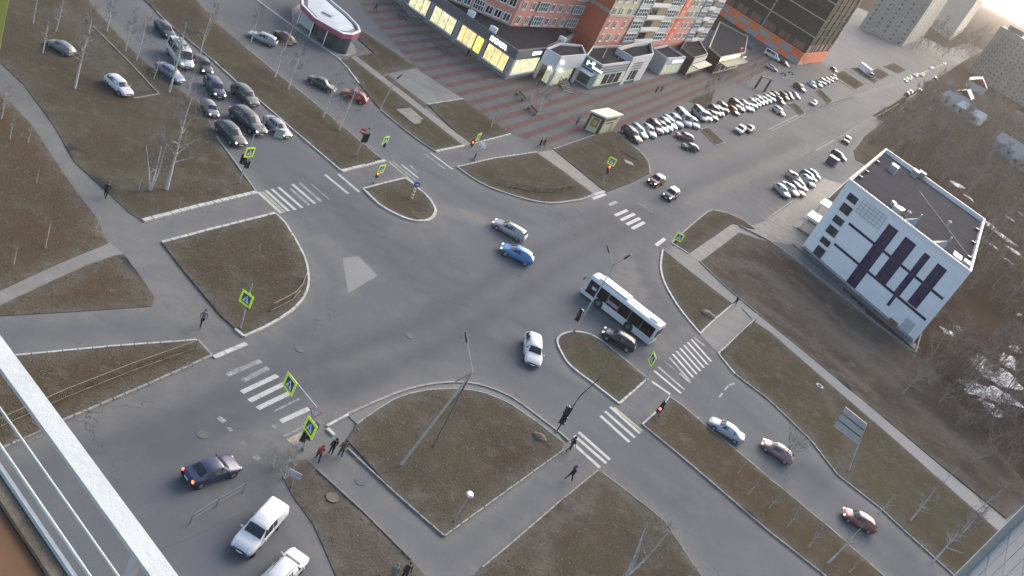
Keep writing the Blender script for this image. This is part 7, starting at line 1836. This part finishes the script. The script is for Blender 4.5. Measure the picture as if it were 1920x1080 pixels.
for i, px in enumerate(((1745, 600), (1760, 570), (1790, 560), (1775, 650), (1800, 680), (1740, 720), (1760, 755), (1830, 790), (1790, 800), (1850, 830), (1710, 720), (1690, 740), (1880, 880), (1820, 870))):
    g = G(*px); s = .35+.12*(i % 4); tree(WOD, i, g, i*1.7, 'low bare bush on the rough ground beside the office', 'bare bushes beside the office', (s*1.4, s*1.4, s), 'bare_bush')
BP = PG([(1728, 600), (1760, 540), (1830, 500), (1940, 540), (1950, 900), (1870, 860), (1740, 720)])
inwood(BP, 70, .28, .5, 'brush round the snow patches', 'bare brushwood round the snow patches beside the office', 2.6, 'bare_brush')
ordinals('bare bushes beside the office', '%s from the left of the low bare bushes beside the office')
# undergrowth of the wood: one mass of brush
m = MB()
for poly, n in ((WP, 90000), (W2, 26000), (W3, 26000)):
    xs = [p.x for p in poly]; ys = [p.y for p in poly]; k = 0
    while k < n:
        x, y = rnd.uniform(min(xs), max(xs)), rnd.uniform(min(ys), max(ys))
        k += 1
        if not inside(poly, x, y) or inside(obox, x, y): continue
        s = rnd.uniform(.4, 1.3)*(1+math.hypot(x, y)/500)
        for _ in range(3):
            a = rnd.uniform(0, 6.28); dx, dy = math.cos(a)*.022*s, math.sin(a)*.022*s; ex, ey = rnd.gauss(0, .5)*s, rnd.gauss(0, .5)*s
            m.add([(x-dx, y-dy, -.06), (x+dx, y+dy, -.06), (x+ex, y+ey, s*rnd.uniform(.5, 1.2))], [(0, 1, 2)])
tag(m.build('undergrowth', TWIG), 'brown leafless undergrowth filling the wood on the right', 'undergrowth', kind='stuff')
# tufts of last year's grass and leaves on the verges
m = MB(); GT = [mat('tuft_straw', (.080, .066, .047), .95, .3, .4, world=True), mat('tuft_dark', (.046, .037, .027), .95, .3, .4, world=True), mat('tuft_green', (.052, .053, .028), .95, .3, .4, world=True), mat('litter_pale', (.24, .22, .19), .9, .3, 1, world=True)]
for key, dens in (('P1', 1.6), ('P2', 1.8), ('P3', 3), ('P4', 3.5), ('P5', 4), ('P6', 2.5), ('P7', 4), ('P8', 2), ('P9b', 2), ('P9a', 1.5), ('P10', 2.5), ('P11', 2.5), ('P12', 2.5), ('P13', 1.6), ('P14', 3), ('P15', 3), ('P16', 4), ('P17', 4), ('P18', 5), ('P19', 4), ('P20', 4.5)):
    poly = PLOTS[key]; xs = [p.x for p in poly]; ys = [p.y for p in poly]
    A_ = abs(sum(poly[i].x*poly[(i+1) % len(poly)].y-poly[(i+1) % len(poly)].x*poly[i].y for i in range(len(poly))))/2; n = min(int(A_*dens*1.8), 9000); k = 0
    while k < n:
        x, y = rnd.uniform(min(xs), max(xs)), rnd.uniform(min(ys), max(ys))
        if not inside(poly, x, y): continue
        k += 1
        q = noise.noise(Vector((x*.25, y*.25, 1))); t = rnd.random()
        mi = 3 if t < .006 else (0 if t < .42+.3*q else (2 if t < .62 else 1)); s = rnd.uniform(.07, .17)
        if mi == 3: s *= .6
        q_ = Vector((x*0.35, y*0.35, 3.1)); amp_ = .1 if key == 'P13' else .05; zt = (.05 if key in ('P1', 'P2', 'P3', 'P19') else .13)+.04+amp_*noise.noise(q_)*1.5+amp_*noise.noise(q_*3.7)
        for _ in range(2 if mi != 3 else 1):
            a = rnd.uniform(0, 6.28); dx, dy = math.cos(a)*s*.5, math.sin(a)*s*.5
            m.add([(x-dx, y-dy, zt), (x+dx, y+dy, zt), (x+rnd.gauss(0, .8)*s, y+rnd.gauss(0, .8)*s, zt+s*.22)], [(0, 1, 2)], mi)
tag(m.build('dry_grass', GT), 'dry grass tufts, leaves and litter scattered over the verges', 'grass', kind='stuff')

# evening air over the town
m = MB(); m.box((0, 0, 0), (14000, 14000, 80)); hz = m.build('haze', [None], None, (0, 120, 38.0)); tag(hz, kind='stuff')
hm = bpy.data.materials.new('air'); hm.use_nodes = True; hn = hm.node_tree.nodes; hn.clear(); ho = hn.new('ShaderNodeOutputMaterial'); hv = hn.new('ShaderNodeVolumePrincipled')
hv.inputs['Color'].default_value = (0.95, 0.88, 0.78, 1); hv.inputs['Density'].default_value = 0.00008; hv.inputs['Anisotropy'].default_value = 0.3
hm.node_tree.links.new(hv.outputs[0], ho.inputs['Volume']); hz.data.materials.clear(); hz.data.materials.append(hm); hz.display_type = 'WIRE'
